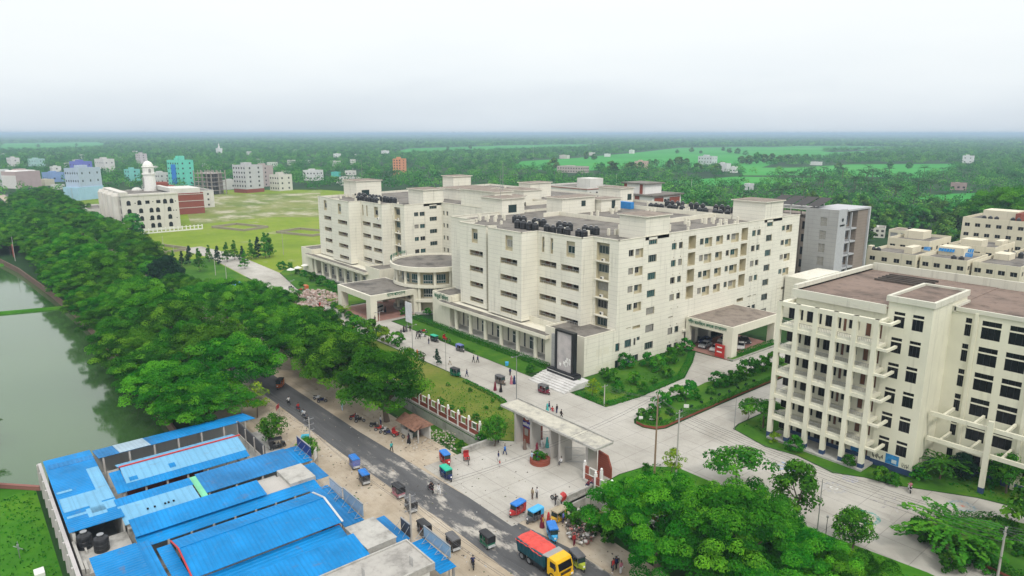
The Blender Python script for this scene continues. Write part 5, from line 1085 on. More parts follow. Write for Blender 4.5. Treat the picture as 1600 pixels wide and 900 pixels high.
# red slanted wing wall beside the gate
mb = MB(); mb.add([(30.6, -28.1, 0), (33.2, -28.1, 0), (33.2, -28.1, 1.6), (32.4, -28.1, 3.4), (30.6, -28.1, 3.6), (30.6, -27.8, 0), (33.2, -27.8, 0), (33.2, -27.8, 1.6), (32.4, -27.8, 3.4), (30.6, -27.8, 3.6)], [(0, 1, 2, 3, 4), (5, 6, 7, 8, 9), (0, 1, 6, 5), (1, 2, 7, 6), (2, 3, 8, 7), (3, 4, 9, 8), (4, 0, 5, 9)]); mb.build('wing_wall', M['brickred'], gt)
mb = MB(); mb.lathe((22.6, -32.6, 0), [(1.6, 0), (1.6, .75), (1.35, .75), (1.3, .6), (.01, .6)], 20); plr = tag(mb.build('round_planter', M['brickred']), 'round brick planter filled with green shrubs before the gate pillars', 'planter')
# compound fence: brick dwarf wall, white panels, lamp posts
def fence(name, label, x0, x1, y, n):
    t = thing(name, label, 'fence', ((x0 + x1) / 2, y, 0)); mb = MB(); mb.box(x0, x1, y - .45, y + .25, -1.8, .35, 1); mb.box(x0, x1, y - .1, y + .1, .35, 1.2, 0)
    st = (x1 - x0) / n
    for k in range(n):
        a = x0 + st * k; mb.box(a + .16, a + st * .30, y - .1, y + .1, 1.2, 2.35, 0); mb.box(a + st * .70, a + st - .16, y - .1, y + .1, 1.2, 2.35, 0); mb.box(a + st * .30, a + st * .70, y - .11, y + .11, 2.27, 2.38, 2); mb.box(a + .16, a + st - .16, y - .12, y + .12, 1.14, 1.22, 2)
        for q in range(5): xx = a + st * (.34 + .08 * q); mb.box(xx - .02, xx + .02, y - .02, y + .02, 1.24, 2.2, 3)
        mb.box(a + st * .285, a + st * .305, y - .115, y + .115, 1.22, 2.36, 2); mb.box(a + st * .695, a + st * .715, y - .115, y + .115, 1.22, 2.36, 2)
    mb.build('panel', [M['brickred'], M['conc'], M['offwhite'], M['steel']], t)
    for k in range(n + 1):
        x = x0 + st * k; p = MB(); p.box(x - .15, x + .15, y - .2, y + .2, 0, 2.75, 0); po = p.build('post', M['white'], t); b = MB(); b.ball((x, y, 2.98), .19, .19, .21, 10); b.build('lamp_globe', M['lampwhite'], po)
fence('boundary_fence', 'brick and white panel fence with globe lamps left of the gate', -40, 9.8, -34.6, 16)
fence('boundary_fence', 'brick and white panel fence with globe lamps right of the gate under the big tree', 34.4, 62, -32.6, 9)
fence('boundary_fence', 'short return of red panel fence joining the gate on its right', 30.9, 34.2, -31.2, 1)
def parapet(label, x, y0, y1):
    t = thing('bridge_parapet', label, 'parapet', (x, (y0 + y1) / 2, 0)); mb = MB(); mb.box(x - .2, x + .2, y0, y1, -.3, .25); mb.box(x - .2, x + .2, y0, y1, .8, 1.05)
    for k in range(5): y = y0 + (y1 - y0) * k / 4; mb.box(x - .2, x + .2, y - .15, y + .15, .25, .8)
    mb.box(x - .08, x + .08, y0, y1, .25, .8); mb.build('rail', M['conc'], t)
parapet('low concrete bridge parapet on the left of the gate apron', 12.6, -40.2, -33.2); parapet('low concrete bridge parapet on the right of the gate apron', 33.8, -39.2, -32.2)
mb = MB(); mb.box(34.0, 34.3, -37.5, -33.5, -1.7, -.3); mb.box(36, 46, -33.5, -33.2, -1.8, .9); tag(mb.build('culvert_wall', M['conc']), 'grey concrete culvert wall below the right bridge parapet', 'wall')
# monument slab on white steps
mon = thing('monument', 'tall pale slab in a black frame on a black plinth with white steps', 'monument', (-1, -6, 0))
st = MB()
for k in range(6): st.box(-6.4 + .0 * k, 4.3, -9.8 + .75 * k, -2.6, .2 * k, .2 * (k + 1) - .003 * 0, 0)
st.build('steps', roof_mat('step_stone', (.56, .55, .53), (.42, .41, .39), .3, .5), mon)
pb = MB(); pb.box(-5.6, 2.4, -5.3, -3.2, 1.2, 2.0, 0); pb.box(-5.6, 2.4, -5.35, -5.301, 1.75, 1.82, 1); pb.box(-5.4, 2.2, -5.2, -3.3, 2.0, 2.15, 0); pb.build('plinth', [M['black'], M['white']], mon)
sl = MB(); sl.box(-3.4, .9, -4.5, -3.8, 2.15, 10.3, 0); sl.build('slab', roof_mat('pale_marble', (.46, .43, .42), (.34, .33, .33), .2, .5), mon)
fr2 = MB(); fr2.box(-3.95, -3.4, -4.7, -3.6, 2.15, 10.7); fr2.box(.9, 1.45, -4.7, -3.6, 2.15, 10.7); fr2.box(-3.4, .9, -4.7, -3.6, 10.3, 10.7); fr2.build('frame', M['black'], mon)
sl = MB(); sl.box(-5.5, -3.96, -4.2, -3.7, 2.15, 9.2); sl.build('side_slab', M['greyw'], mon)
rl2 = MB(); rr = random.Random(2)
for k in range(9): a = rr.uniform(-2.9, .2); z = rr.uniform(3.0, 4.6); rl2.hexa([(a, -4.503, z), (a + .5, -4.503, z - .2), (a + .6, -4.503, z + .5), (a + .1, -4.503, z + .6), (a, -4.56, z), (a + .5, -4.56, z - .2), (a + .6, -4.56, z + .5), (a + .1, -4.56, z + .6)])
rl2.build('relief', M['white'], mon)
# billboard near the porch
t = thing('billboard', 'white billboard panel standing on the lawn by the entrance porch', 'billboard', (-57, -7.5, 0)); mb = MB(); mb.box(-58.6, -55.6, -7.6, -7.4, 1.2, 6.6); mb.build('board', paint((.62, .63, .66), .5, .1), t); mb = MB()
for x in (-58.3, -55.9): mb.tube((x, -7.3, 0), (x, -7.3, 6.4), .07)
mb.build('leg', M['steel'], t)
t = thing('notice_board', 'bright red notice board leaning at the car porch pillar', 'notice board', (10, 33.2, 0)); mb = MB(); mb.box(9.2, 11.6, 33.3, 33.5, .1, 3.1, 0); mb.build('board', M['red'], t); mb = MB(); 
for z in (2.3, 1.2): mb.box(9.7, 11.0, 33.26, 33.299, z, z + .3)
mb.build('lettering', M['white'], t)
# roadside kiosk with rusty roof
t = thing('tea_stall', 'small roadside stall with rusty brown tin roof under the rain tree', 'stall', (2.6, -42.5, 0))
mb = MB(); slope(mb, -1.2, 2.6, 5.0, 2.6, -43.9, -40.6, 0); mb.hexa([(-1.2, -44.3, 2.3), (5, -44.3, 2.3), (5, -42.4, 3.3), (-1.2, -42.4, 3.3), (-1.2, -44.3, 2.36), (5, -44.3, 2.36), (5, -42.4, 3.36), (-1.2, -42.4, 3.36)]); mb.build('roof', M['rust'], t)
mb = MB(); mb.box(-.6, 2.6, -43.5, -43.3, 0, 1.0, 0); mb.box(-.8, 4.6, -41.2, -41, 0, 2.5, 0); mb.box(-.8, -.6, -43.4, -41.2, 0, 2.4, 0); [mb.box(x - .1, x + .1, -43.6, -43.4, 0, 2.4, 1) for x in (-.7, 1.6, 4.7)]; mb.build('counter', [M['offwhite'], M['pole']], t)
mb = MB(); goods(mb, -.3, 2.3, -43, -41.6, 8, 6); mb.build('stock', GOODS, t)
# shelter roofs and round pool left of the campus road
c = G(362, 446, 0); mb = MB(); mb.lathe((c.x, c.y, 0), [(3.4, 0), (3.4, .7), (3.1, .7), (3.1, .35), (.01, .35)], 28, 0); mb.lathe((c.x, c.y, .36), [(3.08, 0), (.01, .002)], 28, 1); o = mb.build('round_pool', [paint((.10, .32, .55), .5, .1), paint((.02, .33, .62), .1, .1, spec=.6)]); tag(o, 'round bright blue pool left of the campus road', 'pool')
c = G(386, 458, 3); t = thing('shelter', 'flat pale concrete shelter roof between the trees by the blue pool', 'shelter', (c.x, c.y, 0)); mb = MB(); mb.box(-5, 5, -3, 3, 2.9, 3.2, 0); [mb.box(x - .15, x + .15, y - .15, y + .15, 0, 2.9, 1) for x in (-4.5, 4.5) for y in (-2.6, 2.6)]; mb.build('roof', [M['conc'], M['pole']], t, local=True)
c = G(250, 405, 2.5); t = thing('shelter', 'grey concrete shelter roof among trees at the field edge', 'shelter', (c.x, c.y, 0)); mb = MB(); mb.box(-6, 6, -4, 4, 2.6, 2.9, 0); [mb.box(x - .15, x + .15, y - .15, y + .15, 0, 2.6, 1) for x in (-5.5, 5.5) for y in (-3.5, 3.5)]; mb.build('roof', [M['conc'], M['pole']], t, local=True)
# low foundation walls in the field
for (px, py, w, d, lb) in ((248, 390, 24, 14, 'low grey foundation wall in the field nearest the trees'), (375, 356, 26, 16, 'low grey foundation wall in the middle of the field'), (478, 364, 26, 16, 'low grey foundation wall beside the far hospital wing')):
    c = G(px, py); t = thing('foundation_wall', lb, 'foundation', (c.x, c.y, 0), R(20)); mb = MB()
    for q in ((-w / 2, w / 2, -d / 2, -d / 2 + .6), (-w / 2, w / 2, d / 2 - .6, d / 2), (-w / 2, -w / 2 + .6, -d / 2 + .6, d / 2 - .6), (w / 2 - .6, w / 2, -d / 2 + .6, d / 2 - .6)): mb.box(*q, 0, 1.1)
    mb.build('wall', wall_mat('foundation', (.30, .27, .20), 0, .4), t, local=True)
# rubble heaps
def heap(name, label, pts, cols, seed, smin, smax, cat):
    r = random.Random(seed); mb = MB()
    for x, y, z in pts:
        s = r.uniform(smin, smax); mb.box(-s, s, -s * r.uniform(.5, 1), s * r.uniform(.5, 1), -s * .5, s * .5, r.randrange(len(cols)))
        mb.xf(Matrix.Translation((x, y, z)) @ Matrix.Rotation(r.uniform(0, 6), 4, 'Z') @ Matrix.Rotation(r.uniform(-.6, .6), 4, 'X'), len(mb.v) - 8)
    o = mb.build(name, cols); o['kind'] = 'stuff'; o['label'] = label; o['category'] = cat
r = random.Random(9); pts = []
for _ in range(1100):
    px, py = r.uniform(458, 535), r.uniform(450, 482)
    if ((px - 494) / 36) ** 2 + ((py - 467) / 14) ** 2 < 1: c = G(px, py); k = 1 - ((px - 494) / 36) ** 2 - ((py - 467) / 14) ** 2; pts.append((c.x, c.y, .15 + .9 * k * r.random()))
heap('rubble', 'heap of broken pinkish brick spread on the campus road', pts, [paint((.42, .30, .26), .9), paint((.33, .24, .20), .9), paint((.50, .44, .40), .9)], 3, .12, .4, 'rubble')
pts = []
for _ in range(900):
    px, py = r.uniform(882, 935), r.uniform(795, 862); c = G(px, py)
    if ((px - 908) / 24) ** 2 + ((py - 826) / 28) ** 2 < 1 and c.y > -43.6: pts.append((c.x, c.y, .1 + .5 * r.random()))
heap('rubbish', 'pile of mixed rubbish beside the road below the culvert', pts, [paint((.05, .045, .04), .9), paint((.32, .28, .23), .9), paint((.55, .53, .50), .8), paint((.40, .16, .14), .8), paint((.14, .12, .10), .9)], 4, .06, .22, 'rubbish')
pts = [];
for _ in range(260):
    px, py = r.uniform(632, 712), r.uniform(672, 706); c = G(px, py); pts.append((c.x, c.y, .06))
heap('rubble', 'scattered pale bricks and slabs beside the rusty stall', pts, [paint((.42, .38, .32), .9), paint((.33, .28, .22), .9)], 5, .04, .16, 'rubble')

lr = random.Random(15); pts = []
for _ in range(700):
    x = lr.uniform(-30, 60)
    y = lr.choice((lr.uniform(-62, -55), lr.uniform(-47.5, -40.5), lr.uniform(-60, -42), lr.uniform(-47, -32) if 13 < x < 33 else lr.uniform(-57, -55)))
    if not (33 < x < 46 and y > -40): pts.append((x, y, .03))
heap('litter', 'scraps of paper and dirt scattered along the road edges', pts, [paint((.5, .48, .45), .9), paint((.10, .09, .08), .9), paint((.30, .25, .19), .9), paint((.14, .16, .10), .9)], 6, .03, .11, 'litter')
# ------------------------------------------------------------------ vegetation
def leaf_mat(name, dark, mid, light, hue=.03, tl=.15):
    t = NT(name); t.t.nodes.remove(t.b)
    a = t.n('ShaderNodeAttribute', attribute_name='tint'); oi = t.n('ShaderNodeObjectInfo')
    f = t.math('ADD', a.outputs['Fac'], t.math('MULTIPLY_ADD', oi.outputs['Random'], .36, -.18))
    c = t.ramp(f, [(.0, dark), (.5, mid), (1.0, light)])
    h = t.n('ShaderNodeHueSaturation'); h.inputs['Hue'].default_value = .5; t.l(t.math('MULTIPLY_ADD', oi.outputs['Random'], hue, .5 - hue / 2), h.inputs['Hue']); t.l(c, h.inputs['Color'])
    d = t.n('ShaderNodeBsdfDiffuse'); tr = t.n('ShaderNodeBsdfTranslucent'); m = t.n('ShaderNodeMixShader'); m.inputs[0].default_value = tl
    t.l(h.outputs[0], d.inputs[0]); t.l(h.outputs[0], tr.inputs[0]); t.l(d.outputs[0], m.inputs[1]); t.l(tr.outputs[0], m.inputs[2]); t.l(m.outputs[0], t.out.inputs['Surface'])
    return t.mat
M['leaf_rain'] = leaf_mat('leaf_rain_tree', (.006, .050, .005), (.030, .165, .011), (.125, .35, .02))
M['leaf_rain2'] = leaf_mat('leaf_rain_tree_yellowish', (.009, .056, .006), (.046, .175, .012), (.16, .37, .024))
M['leaf_dark'] = leaf_mat('leaf_dark', (.010, .035, .022), (.018, .055, .032), (.035, .085, .04))
M['leaf_green'] = leaf_mat('leaf_green', (.014, .08, .010), (.045, .18, .015), (.13, .33, .025))
M['leaf_lime'] = leaf_mat('leaf_lime', (.06, .14, .010), (.14, .26, .015), (.30, .38, .02))
M['leaf_far'] = leaf_mat('leaf_far', (.013, .068, .014), (.062, .195, .034), (.18, .36, .05), .08)
M['leaf_palm'] = leaf_mat('leaf_palm', (.02, .06, .02), (.04, .10, .03), (.08, .16, .04))
M['hedge'] = leaf_mat('leaf_hedge', (.012, .08, .008), (.025, .15, .012), (.06, .23, .02))
M['bark'] = wall_mat('bark', (.13, .10, .075), 0, .4)
def leaves(pts, nrm, size, rng, aspect=.7):
    n = len(pts); r = rng.normal(size=(n, 3)); nn = nrm + .24 * r; nn /= np.linalg.norm(nn, axis=1)[:, None] + 1e-9
    u = np.cross(nn, rng.normal(size=(n, 3))); u /= np.linalg.norm(u, axis=1)[:, None] + 1e-9; v = np.cross(nn, u)
    s = (size * rng.uniform(.65, 1.35, n))[:, None]; u = u * s * .5; v = v * s * .5 * aspect
    vs = np.stack([pts - u, pts - v * 1.0, pts + u, pts + v], 1).reshape(-1, 3)
    return vs, np.arange(n * 4).reshape(n, 4)
def dome_points(c, rx, rz, n, rng, low=-.25, shell=.28):
    d = rng.normal(size=(n * 3, 3)); d /= np.linalg.norm(d, axis=1)[:, None]; d = d[d[:, 2] > low][:n]; k = len(d)
    rad = 1 - shell * rng.random(k) ** 1.6
    return c + d * np.array([rx, rx, rz]) * rad[:, None], d
def crown_umbrella(seed, Rr, zc, rz, nclump, nleaf, cr, lsize, low=-.35):
    rng = np.random.default_rng(seed); P = []; N = []; T = []
    lob = rng.uniform(0, 6.28, 3); amp = rng.uniform(.06, .16, 3)
    for i in range(nclump):
        d = rng.normal(size=3); d /= np.linalg.norm(d)
        while d[2] < low: d = rng.normal(size=3); d /= np.linalg.norm(d)
        th = math.atan2(d[1], d[0]); k = 1 + sum(amp[j] * math.cos((j + 2) * th + lob[j]) for j in range(3))
        rad = rng.uniform(.62, 1.02) if i % 4 else rng.uniform(.35, .7)
        c = np.array([d[0] * Rr * k * rad, d[1] * Rr * k * rad, zc + d[2] * rz * rad * (1.0 if d[2] > 0 else .8)])
        r = cr * rng.uniform(.7, 1.35); p, nn = dome_points(c, r, r * .68, int(nleaf * (r / cr) ** 2), rng, -.15, .34)
        p[:, 2] -= .12 * ((p[:, 0] - c[0]) ** 2 + (p[:, 1] - c[1]) ** 2) / r
        P.append(p); N.append(nn + np.array([0, 0, .5])); t0 = np.clip(rng.normal(.46, .25), .02, .98); T.append(np.clip(t0 + rng.normal(0, .10, len(p)), 0, 1))
    P = np.concatenate(P); N = np.concatenate(N); T = np.concatenate(T); v, q = leaves(P, N, lsize, rng); return v, q, T
def crown_bushy(seed, Rr, z0, h, nclump, nleaf, lsize, cone=0.0, flat=.8):
    rng = np.random.default_rng(seed); P = []; N = []; T = []
    for i in range(nclump):
        t = rng.random() ** .8; a = rng.uniform(0, 6.28); prof = math.sin(math.pi * min(1, .12 + t * .88)) ** .6 if not cone else (1 - t) ** cone * .95 + .05
        rr = Rr * prof * rng.uniform(.35, .95); c = np.array([rr * math.cos(a), rr * math.sin(a), z0 + h * t])
        r = Rr * rng.uniform(.2, .38) * (1 if not cone else (1.1 - t * .6)); p, nn = dome_points(c, r, r * flat, nleaf, rng, -.5, .4); P.append(p); N.append(nn + np.array([0, 0, .35])); t0 = np.clip(rng.normal(.45, .2), 0, 1); T.append(np.clip(t0 + rng.normal(0, .1, len(p)), 0, 1))
    P = np.concatenate(P); N = np.concatenate(N); T = np.concatenate(T); v, q = leaves(P, N, lsize, rng); return v, q, T
def crown_fronds(seed, n, L, z, droop, lsize, per=34, width=.5, up=.5):
    rng = np.random.default_rng(seed); P = []; N = []; T = []
    for i in range(n):
        a = 2 * math.pi * i / n + rng.uniform(-.25, .25); e = rng.uniform(.1, 1.0) * up; l = L * rng.uniform(.8, 1.1); s = np.linspace(.06, 1, per)
        x = l * s * math.cos(e * .6); zz = z + l * s * math.sin(e) - droop * (l * s) ** 2 / l; side = np.where(np.arange(per) % 2 == 0, 1, -1) * width * (1 - (2 * s - 1) ** 2 * .8) * rng.uniform(.6, 1, per)
        p = np.stack([x * math.cos(a) - side * math.sin(a), x * math.sin(a) + side * math.cos(a), zz - abs(side) * .35], 1); P.append(p); nn = np.zeros_like(p); nn[:, 2] = 1; N.append(nn); T.append(np.clip(rng.normal(.5, .12) + rng.normal(0, .08, per), 0, 1))
    P = np.concatenate(P); N = np.concatenate(N); T = np.concatenate(T); v, q = leaves(P, N, lsize, rng, .55); return v, q, T
def trunk_mb(h, r, limbs, seed, spread, top):
    rr = random.Random(seed); mb = MB(); p = [(0, 0, -.1), (rr.uniform(-.2, .2), rr.uniform(-.2, .2), h * .5), (rr.uniform(-.3, .3), rr.uniform(-.3, .3), h)]
    mb.tube(p[0], p[1], r * 1.25, r, 8); mb.tube(p[1], p[2], r, r * .85, 8)
    for k in range(limbs):
        a = 2 * math.pi * k / limbs + rr.uniform(-.4, .4); m = (spread * .45 * math.cos(a), spread * .45 * math.sin(a), h + (top - h) * .45); e = (spread * .85 * math.cos(a), spread * .85 * math.sin(a), top * rr.uniform(.85, 1))
        mb.tube(p[2], m, r * .6, r * .35, 6); mb.tube(m, e, r * .35, r * .1, 5)
    return mb
PROTO = {}
def proto(key, kind, crown, mat, trunk):
    t = bpy.data.objects.new(kind, None); t.empty_display_size = .5
    v, q, T = crown; c = npmesh('crown', v, q, mat, T, t); o = trunk.build('trunk', M['bark'], t, local=True) if trunk else None
    COL.objects.unlink(c);
    if o: COL.objects.unlink(o)
    PROTO[key] = (kind, c.data, o.data if o else None, c.active_material)
    bpy.data.objects.remove(c)
    if o: bpy.data.objects.remove(o)
    bpy.data.objects.remove(t)
treeR = random.Random(21)
def plant(key, x, y, label, cat, group=None, s=1.0, sz=None, z=0.0, rz=None):
    kind, cm, tm, _ = PROTO[key]
    t = thing(kind, label, cat, (x, y, z), treeR.uniform(0, 6.28) if rz is None else rz, group); t.scale = (s, s, sz or s)
    for nm, me in (('crown', cm), ('trunk', tm)):
        if me is None: continue
        o = bpy.data.objects.new(nm, me); COL.objects.link(o); o.parent = t
    return t
for i in range(5): proto(f'rain{i}', 'rain_tree', crown_umbrella(100 + i, 7.6, 6.4, 5.2, 165, 210, 1.25, .29), M['leaf_rain'] if i not in (1, 3) else M['leaf_rain2'], trunk_mb(3.6, .42, 6, i, 6.0, 9))
for i in range(3): proto(f'bigrain{i}', 'rain_tree', crown_umbrella(140 + i, 7.4, 5.6, 4.4, 300, 290, .95, .21), M['leaf_rain'], trunk_mb(3.2, .42, 7, i + 9, 6.0, 8))
for i in range(3): proto(f'green{i}', 'leafy_tree', crown_bushy(200 + i, 3.2, 2.0, 5.0, 46, 70, .36), M['leaf_green'], trunk_mb(2.6, .16, 5, i + 20, 2.2, 5.6))
proto('dark', 'dark_tree', crown_bushy(230, 6.0, 2.6, 9.5, 80, 130, .5), M['leaf_dark'], trunk_mb(3, .3, 6, 31, 4, 9))
for i in range(3): proto(f'young{i}', 'young_pine_tree', crown_bushy(240 + i, 2.6, .8, 7.6, 46, 46, .40, 1.0), M['leaf_green'] if i else M['leaf_dark'], trunk_mb(6, .10, 3, i + 40, .6, 7))
proto('almond', 'almond_tree', crown_umbrella(260, 4.6, 4.2, 2.4, 46, 60, 1.0, .42, -.15), M['leaf_green'], trunk_mb(3, .17, 6, 50, 3.6, 5.4))
proto('round', 'round_tree', crown_bushy(262, 2.5, 1.5, 3.6, 60, 90, .26), M['leaf_green'], trunk_mb(1.7, .12, 4, 51, 1.4, 3.6))
proto('lime', 'lime_tree', crown_bushy(264, 2.0, 1.6, 3.2, 26, 46, .28), M['leaf_lime'], trunk_mb(1.8, .08, 4, 52, 1.2, 3.6))
proto('feather', 'feathery_tree', crown_fronds(266, 22, 5.2, 3.4, .42, .55, 60, .7, .7), M['leaf_green'], trunk_mb(2.8, .15, 5, 53, 2.4, 4))
for i in range(3): proto(f'shrub{i}', 'shrub', crown_bushy(270 + i, 1.0, .12, 1.35, 20, 42, .20), (M['leaf_green'], M['hedge'], M['leaf_rain'])[i], None)
proto('limeshrub', 'shrub', crown_bushy(279, 1.0, .12, 1.3, 18, 40, .2), M['leaf_lime'], None)
proto('topiary', 'clipped_bush', crown_bushy(281, .5, .05, 1.3, 16, 34, .14, .7), M['leaf_dark'], None)
for i in range(2): proto(f'palm{i}', 'coconut_palm', crown_fronds(290 + i, 16, 4.2, 9.5, .28, .75, 26, .55, .9), M['leaf_palm'], trunk_mb(9.5, .17, 0, 60 + i, 0, 9.5))
proto('smallpalm', 'ornamental_palm', crown_fronds(295, 12, 1.7, 1.6, .45, .34, 26, .3, .9), M['leaf_lime'], trunk_mb(1.5, .08, 0, 63, 0, 1.5))
for i in range(4): proto(f'far{i}', 'field_tree', crown_bushy(300 + i, 4.6, 1.2, 7.4, 34, 40, 1.0), M['leaf_far'], trunk_mb(2.4, .22, 4, 70 + i, 2.6, 6))

# roadside rain trees: pond side, campus side
n = 0
for i in range(38):
    x = -31 - 12.0 * i + treeR.uniform(-1.6, 1.6); y = -61.2 + treeR.uniform(-1.0, 1.0) + max(0, (-x - 300) * .03)
    plant(f'rain{i % 5}', x, y, 'spreading rain tree in the row between the pond and the road' if i else 'nearest rain tree of the pond side row, above the dark water', 'tree', 'rain trees along the pond', treeR.uniform(.95, 1.18) if i < 6 else treeR.uniform(.9, 1.1))
for i in range(38):
    x = -6.5 - 12.4 * i + treeR.uniform(-2, 2) * (i > 0); y = -43.0 + treeR.uniform(-1.0, .6) * (i > 0) + max(0, (-x - 300) * .02)
    plant(f'rain{(i + 2) % 5}', x, y - (3 if -370 < x < -270 or -175 < x < -95 else 0), 'spreading rain tree in the row on the campus side of the road' if i else 'wide rain tree over the rusty stall, nearest of the campus side row', 'tree', 'rain trees along the campus side', 1.12 if i < 2 else treeR.uniform(.9, 1.12) * (.74 if -175 < x < -95 else 1))
for i in range(5):
    plant(f'rain{(i + 1) % 5}', -46 - 13 * i + treeR.uniform(-3, 3), -31.5 + treeR.uniform(-1.5, 1.5), 'smaller bright rain tree between the road trees and the campus road', 'tree', 'trees behind the campus fence', treeR.uniform(.58, .78))
for i in range(9):
    plant(f'rain{(i + 3) % 5}', -375 - 20 * i, -36 + treeR.uniform(-3, 3), 'rain tree beside the open field, far end of the road', 'tree', 'rain trees by the open field', treeR.uniform(.8, 1.0))
for i in range(36):
    x = -36 - 11.6 * i + treeR.uniform(-2, 2); y = (-71.4 if x > -75 else -70.6) + treeR.uniform(-1.0, 1.0)
    plant(f'rain{(i + 4) % 5}', x, y, 'rain tree leaning over the pond edge', 'tree', 'rain trees over the pond edge', *((treeR.uniform(.85, 1.0), treeR.uniform(.75, .9)) if x > -75 else (treeR.uniform(.66, .84), treeR.uniform(.62, .8))))
for i in range(60):
    x = -262 - 9.5 * (i // 2) + treeR.uniform(-3, 3); y = (-79 if i % 2 else -88) + treeR.uniform(-2.5, 2.5)
    if i % 2 and x > -300: y += 3
    plant(f'rain{i % 5}', x, y - .03 * (-262 - x), 'rain tree crowding round the far end of the pond', 'tree', 'rain trees at the far pond end', treeR.uniform(.75, 1.0), z=-.3)
for x, y, s in ((-21.5, -69.0, .92), (-28.5, -70.5, 1.05)): plant('rain2', x, y, 'rain tree at the pond corner behind the market sheds', 'tree', 'rain trees at the pond corner', s, s * .85)
# the big clump in the foreground
for k, (x, y, s, lb) in enumerate(((51.2, -39.6, 1.02, 'big rain tree in the foreground nearest the gate'), (58.2, -36.2, 1.12, 'big rain tree at the bottom edge, middle of the foreground clump'), (65.0, -35.6, .92, 'big rain tree of the foreground clump nearest the paved court'), (70.6, -33.2, .78, 'big rain tree at the bottom edge right of the foreground clump'), (76.6, -29.6, .6, 'low rain tree at the right end of the foreground clump'))):
    plant(f'bigrain{k % 3}', x, y, lb, 'tree', 'foreground rain trees', s)
def at(px, py): c = G(px, py); return c.x, c.y
plant('dark', *at(265, 458), 'dark bluish dense tree standing out of the bright green row', 'tree', None, .95)
plant('almond', *at(1150, 762), 'open layered almond tree on the paved court', 'tree', None, .95)
plant('green0', *at(1240, 816), 'bushy green tree on the court edge left of the round tree', 'tree', None, 1.15)
plant('round', *at(1331, 860), 'neat round tree beside the teal painted circle', 'tree', None, 1.0)
plant('lime', *at(1050, 742), 'small yellow green tree by the twin utility poles', 'tree', None, .85)
plant('feather', *at(1478, 868), 'feathery tree spreading over the brick edged bed at lower right', 'tree', None, 1.15)
plant('young2', *at(1606, 838), 'tall dark tree cut by the right photo edge', 'tree', None, 1.5)
plant('green1', *at(1572, 770), 'bright tree before the pergola columns at the right edge', 'tree', None, .8)
plant('feather', *at(1468, 748), 'feathery tree in the corner of the college building', 'tree', None, .8)
plant('dark', *at(1500, 748), 'dark round bush in the corner of the college building', 'bush', None, .32)
plant('almond', *at(1192, 668), 'layered green tree left of the college building columns', 'tree', None, .8)
plant('lime', *at(1168, 656), 'yellowish low tree beside the thin lamp pole left of the college', 'tree', None, .8)
plant('green2', *at(773, 697), 'bushy dark green tree at the left end of the gate roof', 'tree', None, .72)
plant('lime', *at(926, 622), 'yellow leaved little tree right of the monument steps', 'tree', None, .8)
plant('green1', *at(427, 694), 'single round crowned tree on the sandy market front', 'tree', None, .72)
plant('round', *at(481, 722), 'bushy little tree at the blue signboard on the market front', 'tree', None, .75)
plant('lime', *at(402, 652), 'yellow green tree behind the end of the pond side shed', 'tree', None, 1.3)
plant('lime', *at(552, 700), 'x', 'tree') if False else None
plant('shrub0', *at(552, 788), 'small bush behind the grey blue signboard', 'bush', None, .8)
plant('young0', *at(683, 571), 'young tree on the campus road edge beside the lamp pole', 'tree', None, .45)
plant('palm0', -44, -101.5, 'palm frond reaching in at the left edge above the pond', 'palm', None, .8)
c = G(0, 640, 3); d_ = _rt * -3.2
for k, (px, py, s, lb) in enumerate(((-28, 690, .72, 'yellowish palm frond over the pond at the left photo edge'), (-26, 775, .72, 'green palm frond over the pond low at the left photo edge'))):
    c = G(px, py); plant(f'palm{k}', c.x, c.y, lb, 'palm', None, s, .5, -1.6)
yp = [(297, 414), (312, 424), (327, 409), (341, 413), (355, 409), (367, 406), (379, 408), (383, 420), (393, 405), (404, 403), (415, 403), (421, 401), (285, 418), (272, 420)]
for k, (px, py) in enumerate(yp): plant(f'young{k % 3}', *at(px, py), 'young pine in the row between the field and the campus road', 'tree', 'young pines by the field road', treeR.uniform(.72, 1.05) * (1.25 if px in (421, 415) else 1))
# trees and shrubs on campus lawns
for k, (px, py, s) in enumerate(((700, 603, .5), (735, 612, .55), (760, 640, .5), (723, 645, .7), (745, 656, .8), (690, 632, .8), (712, 658, .7), (705, 640, .6), (770, 628, .45), (782, 640, .5), (740, 672, .9), (752, 690, 1.1))):
    plant(f'shrub{k % 3}', *at(px, py), 'small shrub on the dry lawn inside the left fence', 'shrub', 'shrubs on the dry lawn', s)
for k, (px, py, s) in enumerate(((957, 598, 1.9), (975, 575, 2.2), (990, 600, 1.7), (1012, 572, 2.0), (1030, 580, 2.3), (1046, 566, 2.2), (1060, 556, 1.8), (1070, 548, 2.0), (1042, 590, 1.6), (965, 612, 1.5), (985, 620, .9), (1005, 612, 1.3), (1022, 600, 1.0), (948, 590, 1.4))):
    plant(f'shrub{k % 2}', *at(px, py), 'rounded green bush on the triangular lawn by the hospital wall', 'bush', 'bushes on the triangular lawn', s)
for k, (px, py, s) in enumerate(((1002, 655, 1.3), (1018, 650, 1.5), (1036, 637, 2.0), (1058, 628, 2.1), (1076, 622, 2.3), (1090, 628, 1.0), (1110, 618, 1.2), (1120, 606, 2.2), (1142, 602, 2.0), (1158, 596, 1.8), (1172, 586, 2.4), (1190, 580, 2.2), (1208, 574, 2.2), (1020, 662, 1.1), (1046, 650, 1.0))):
    plant(f'shrub{k % 3}', *at(px, py), 'leafy bush in the long brick edged bed', 'bush', 'bushes in the long bed', s)
for k in range(11): plant('topiary', 24.9 + .1 * (k % 2), -6 + 3.0 * k, 'small dark clipped bush along the long brick edged bed', 'bush', 'clipped bushes in the long bed', 1.0)
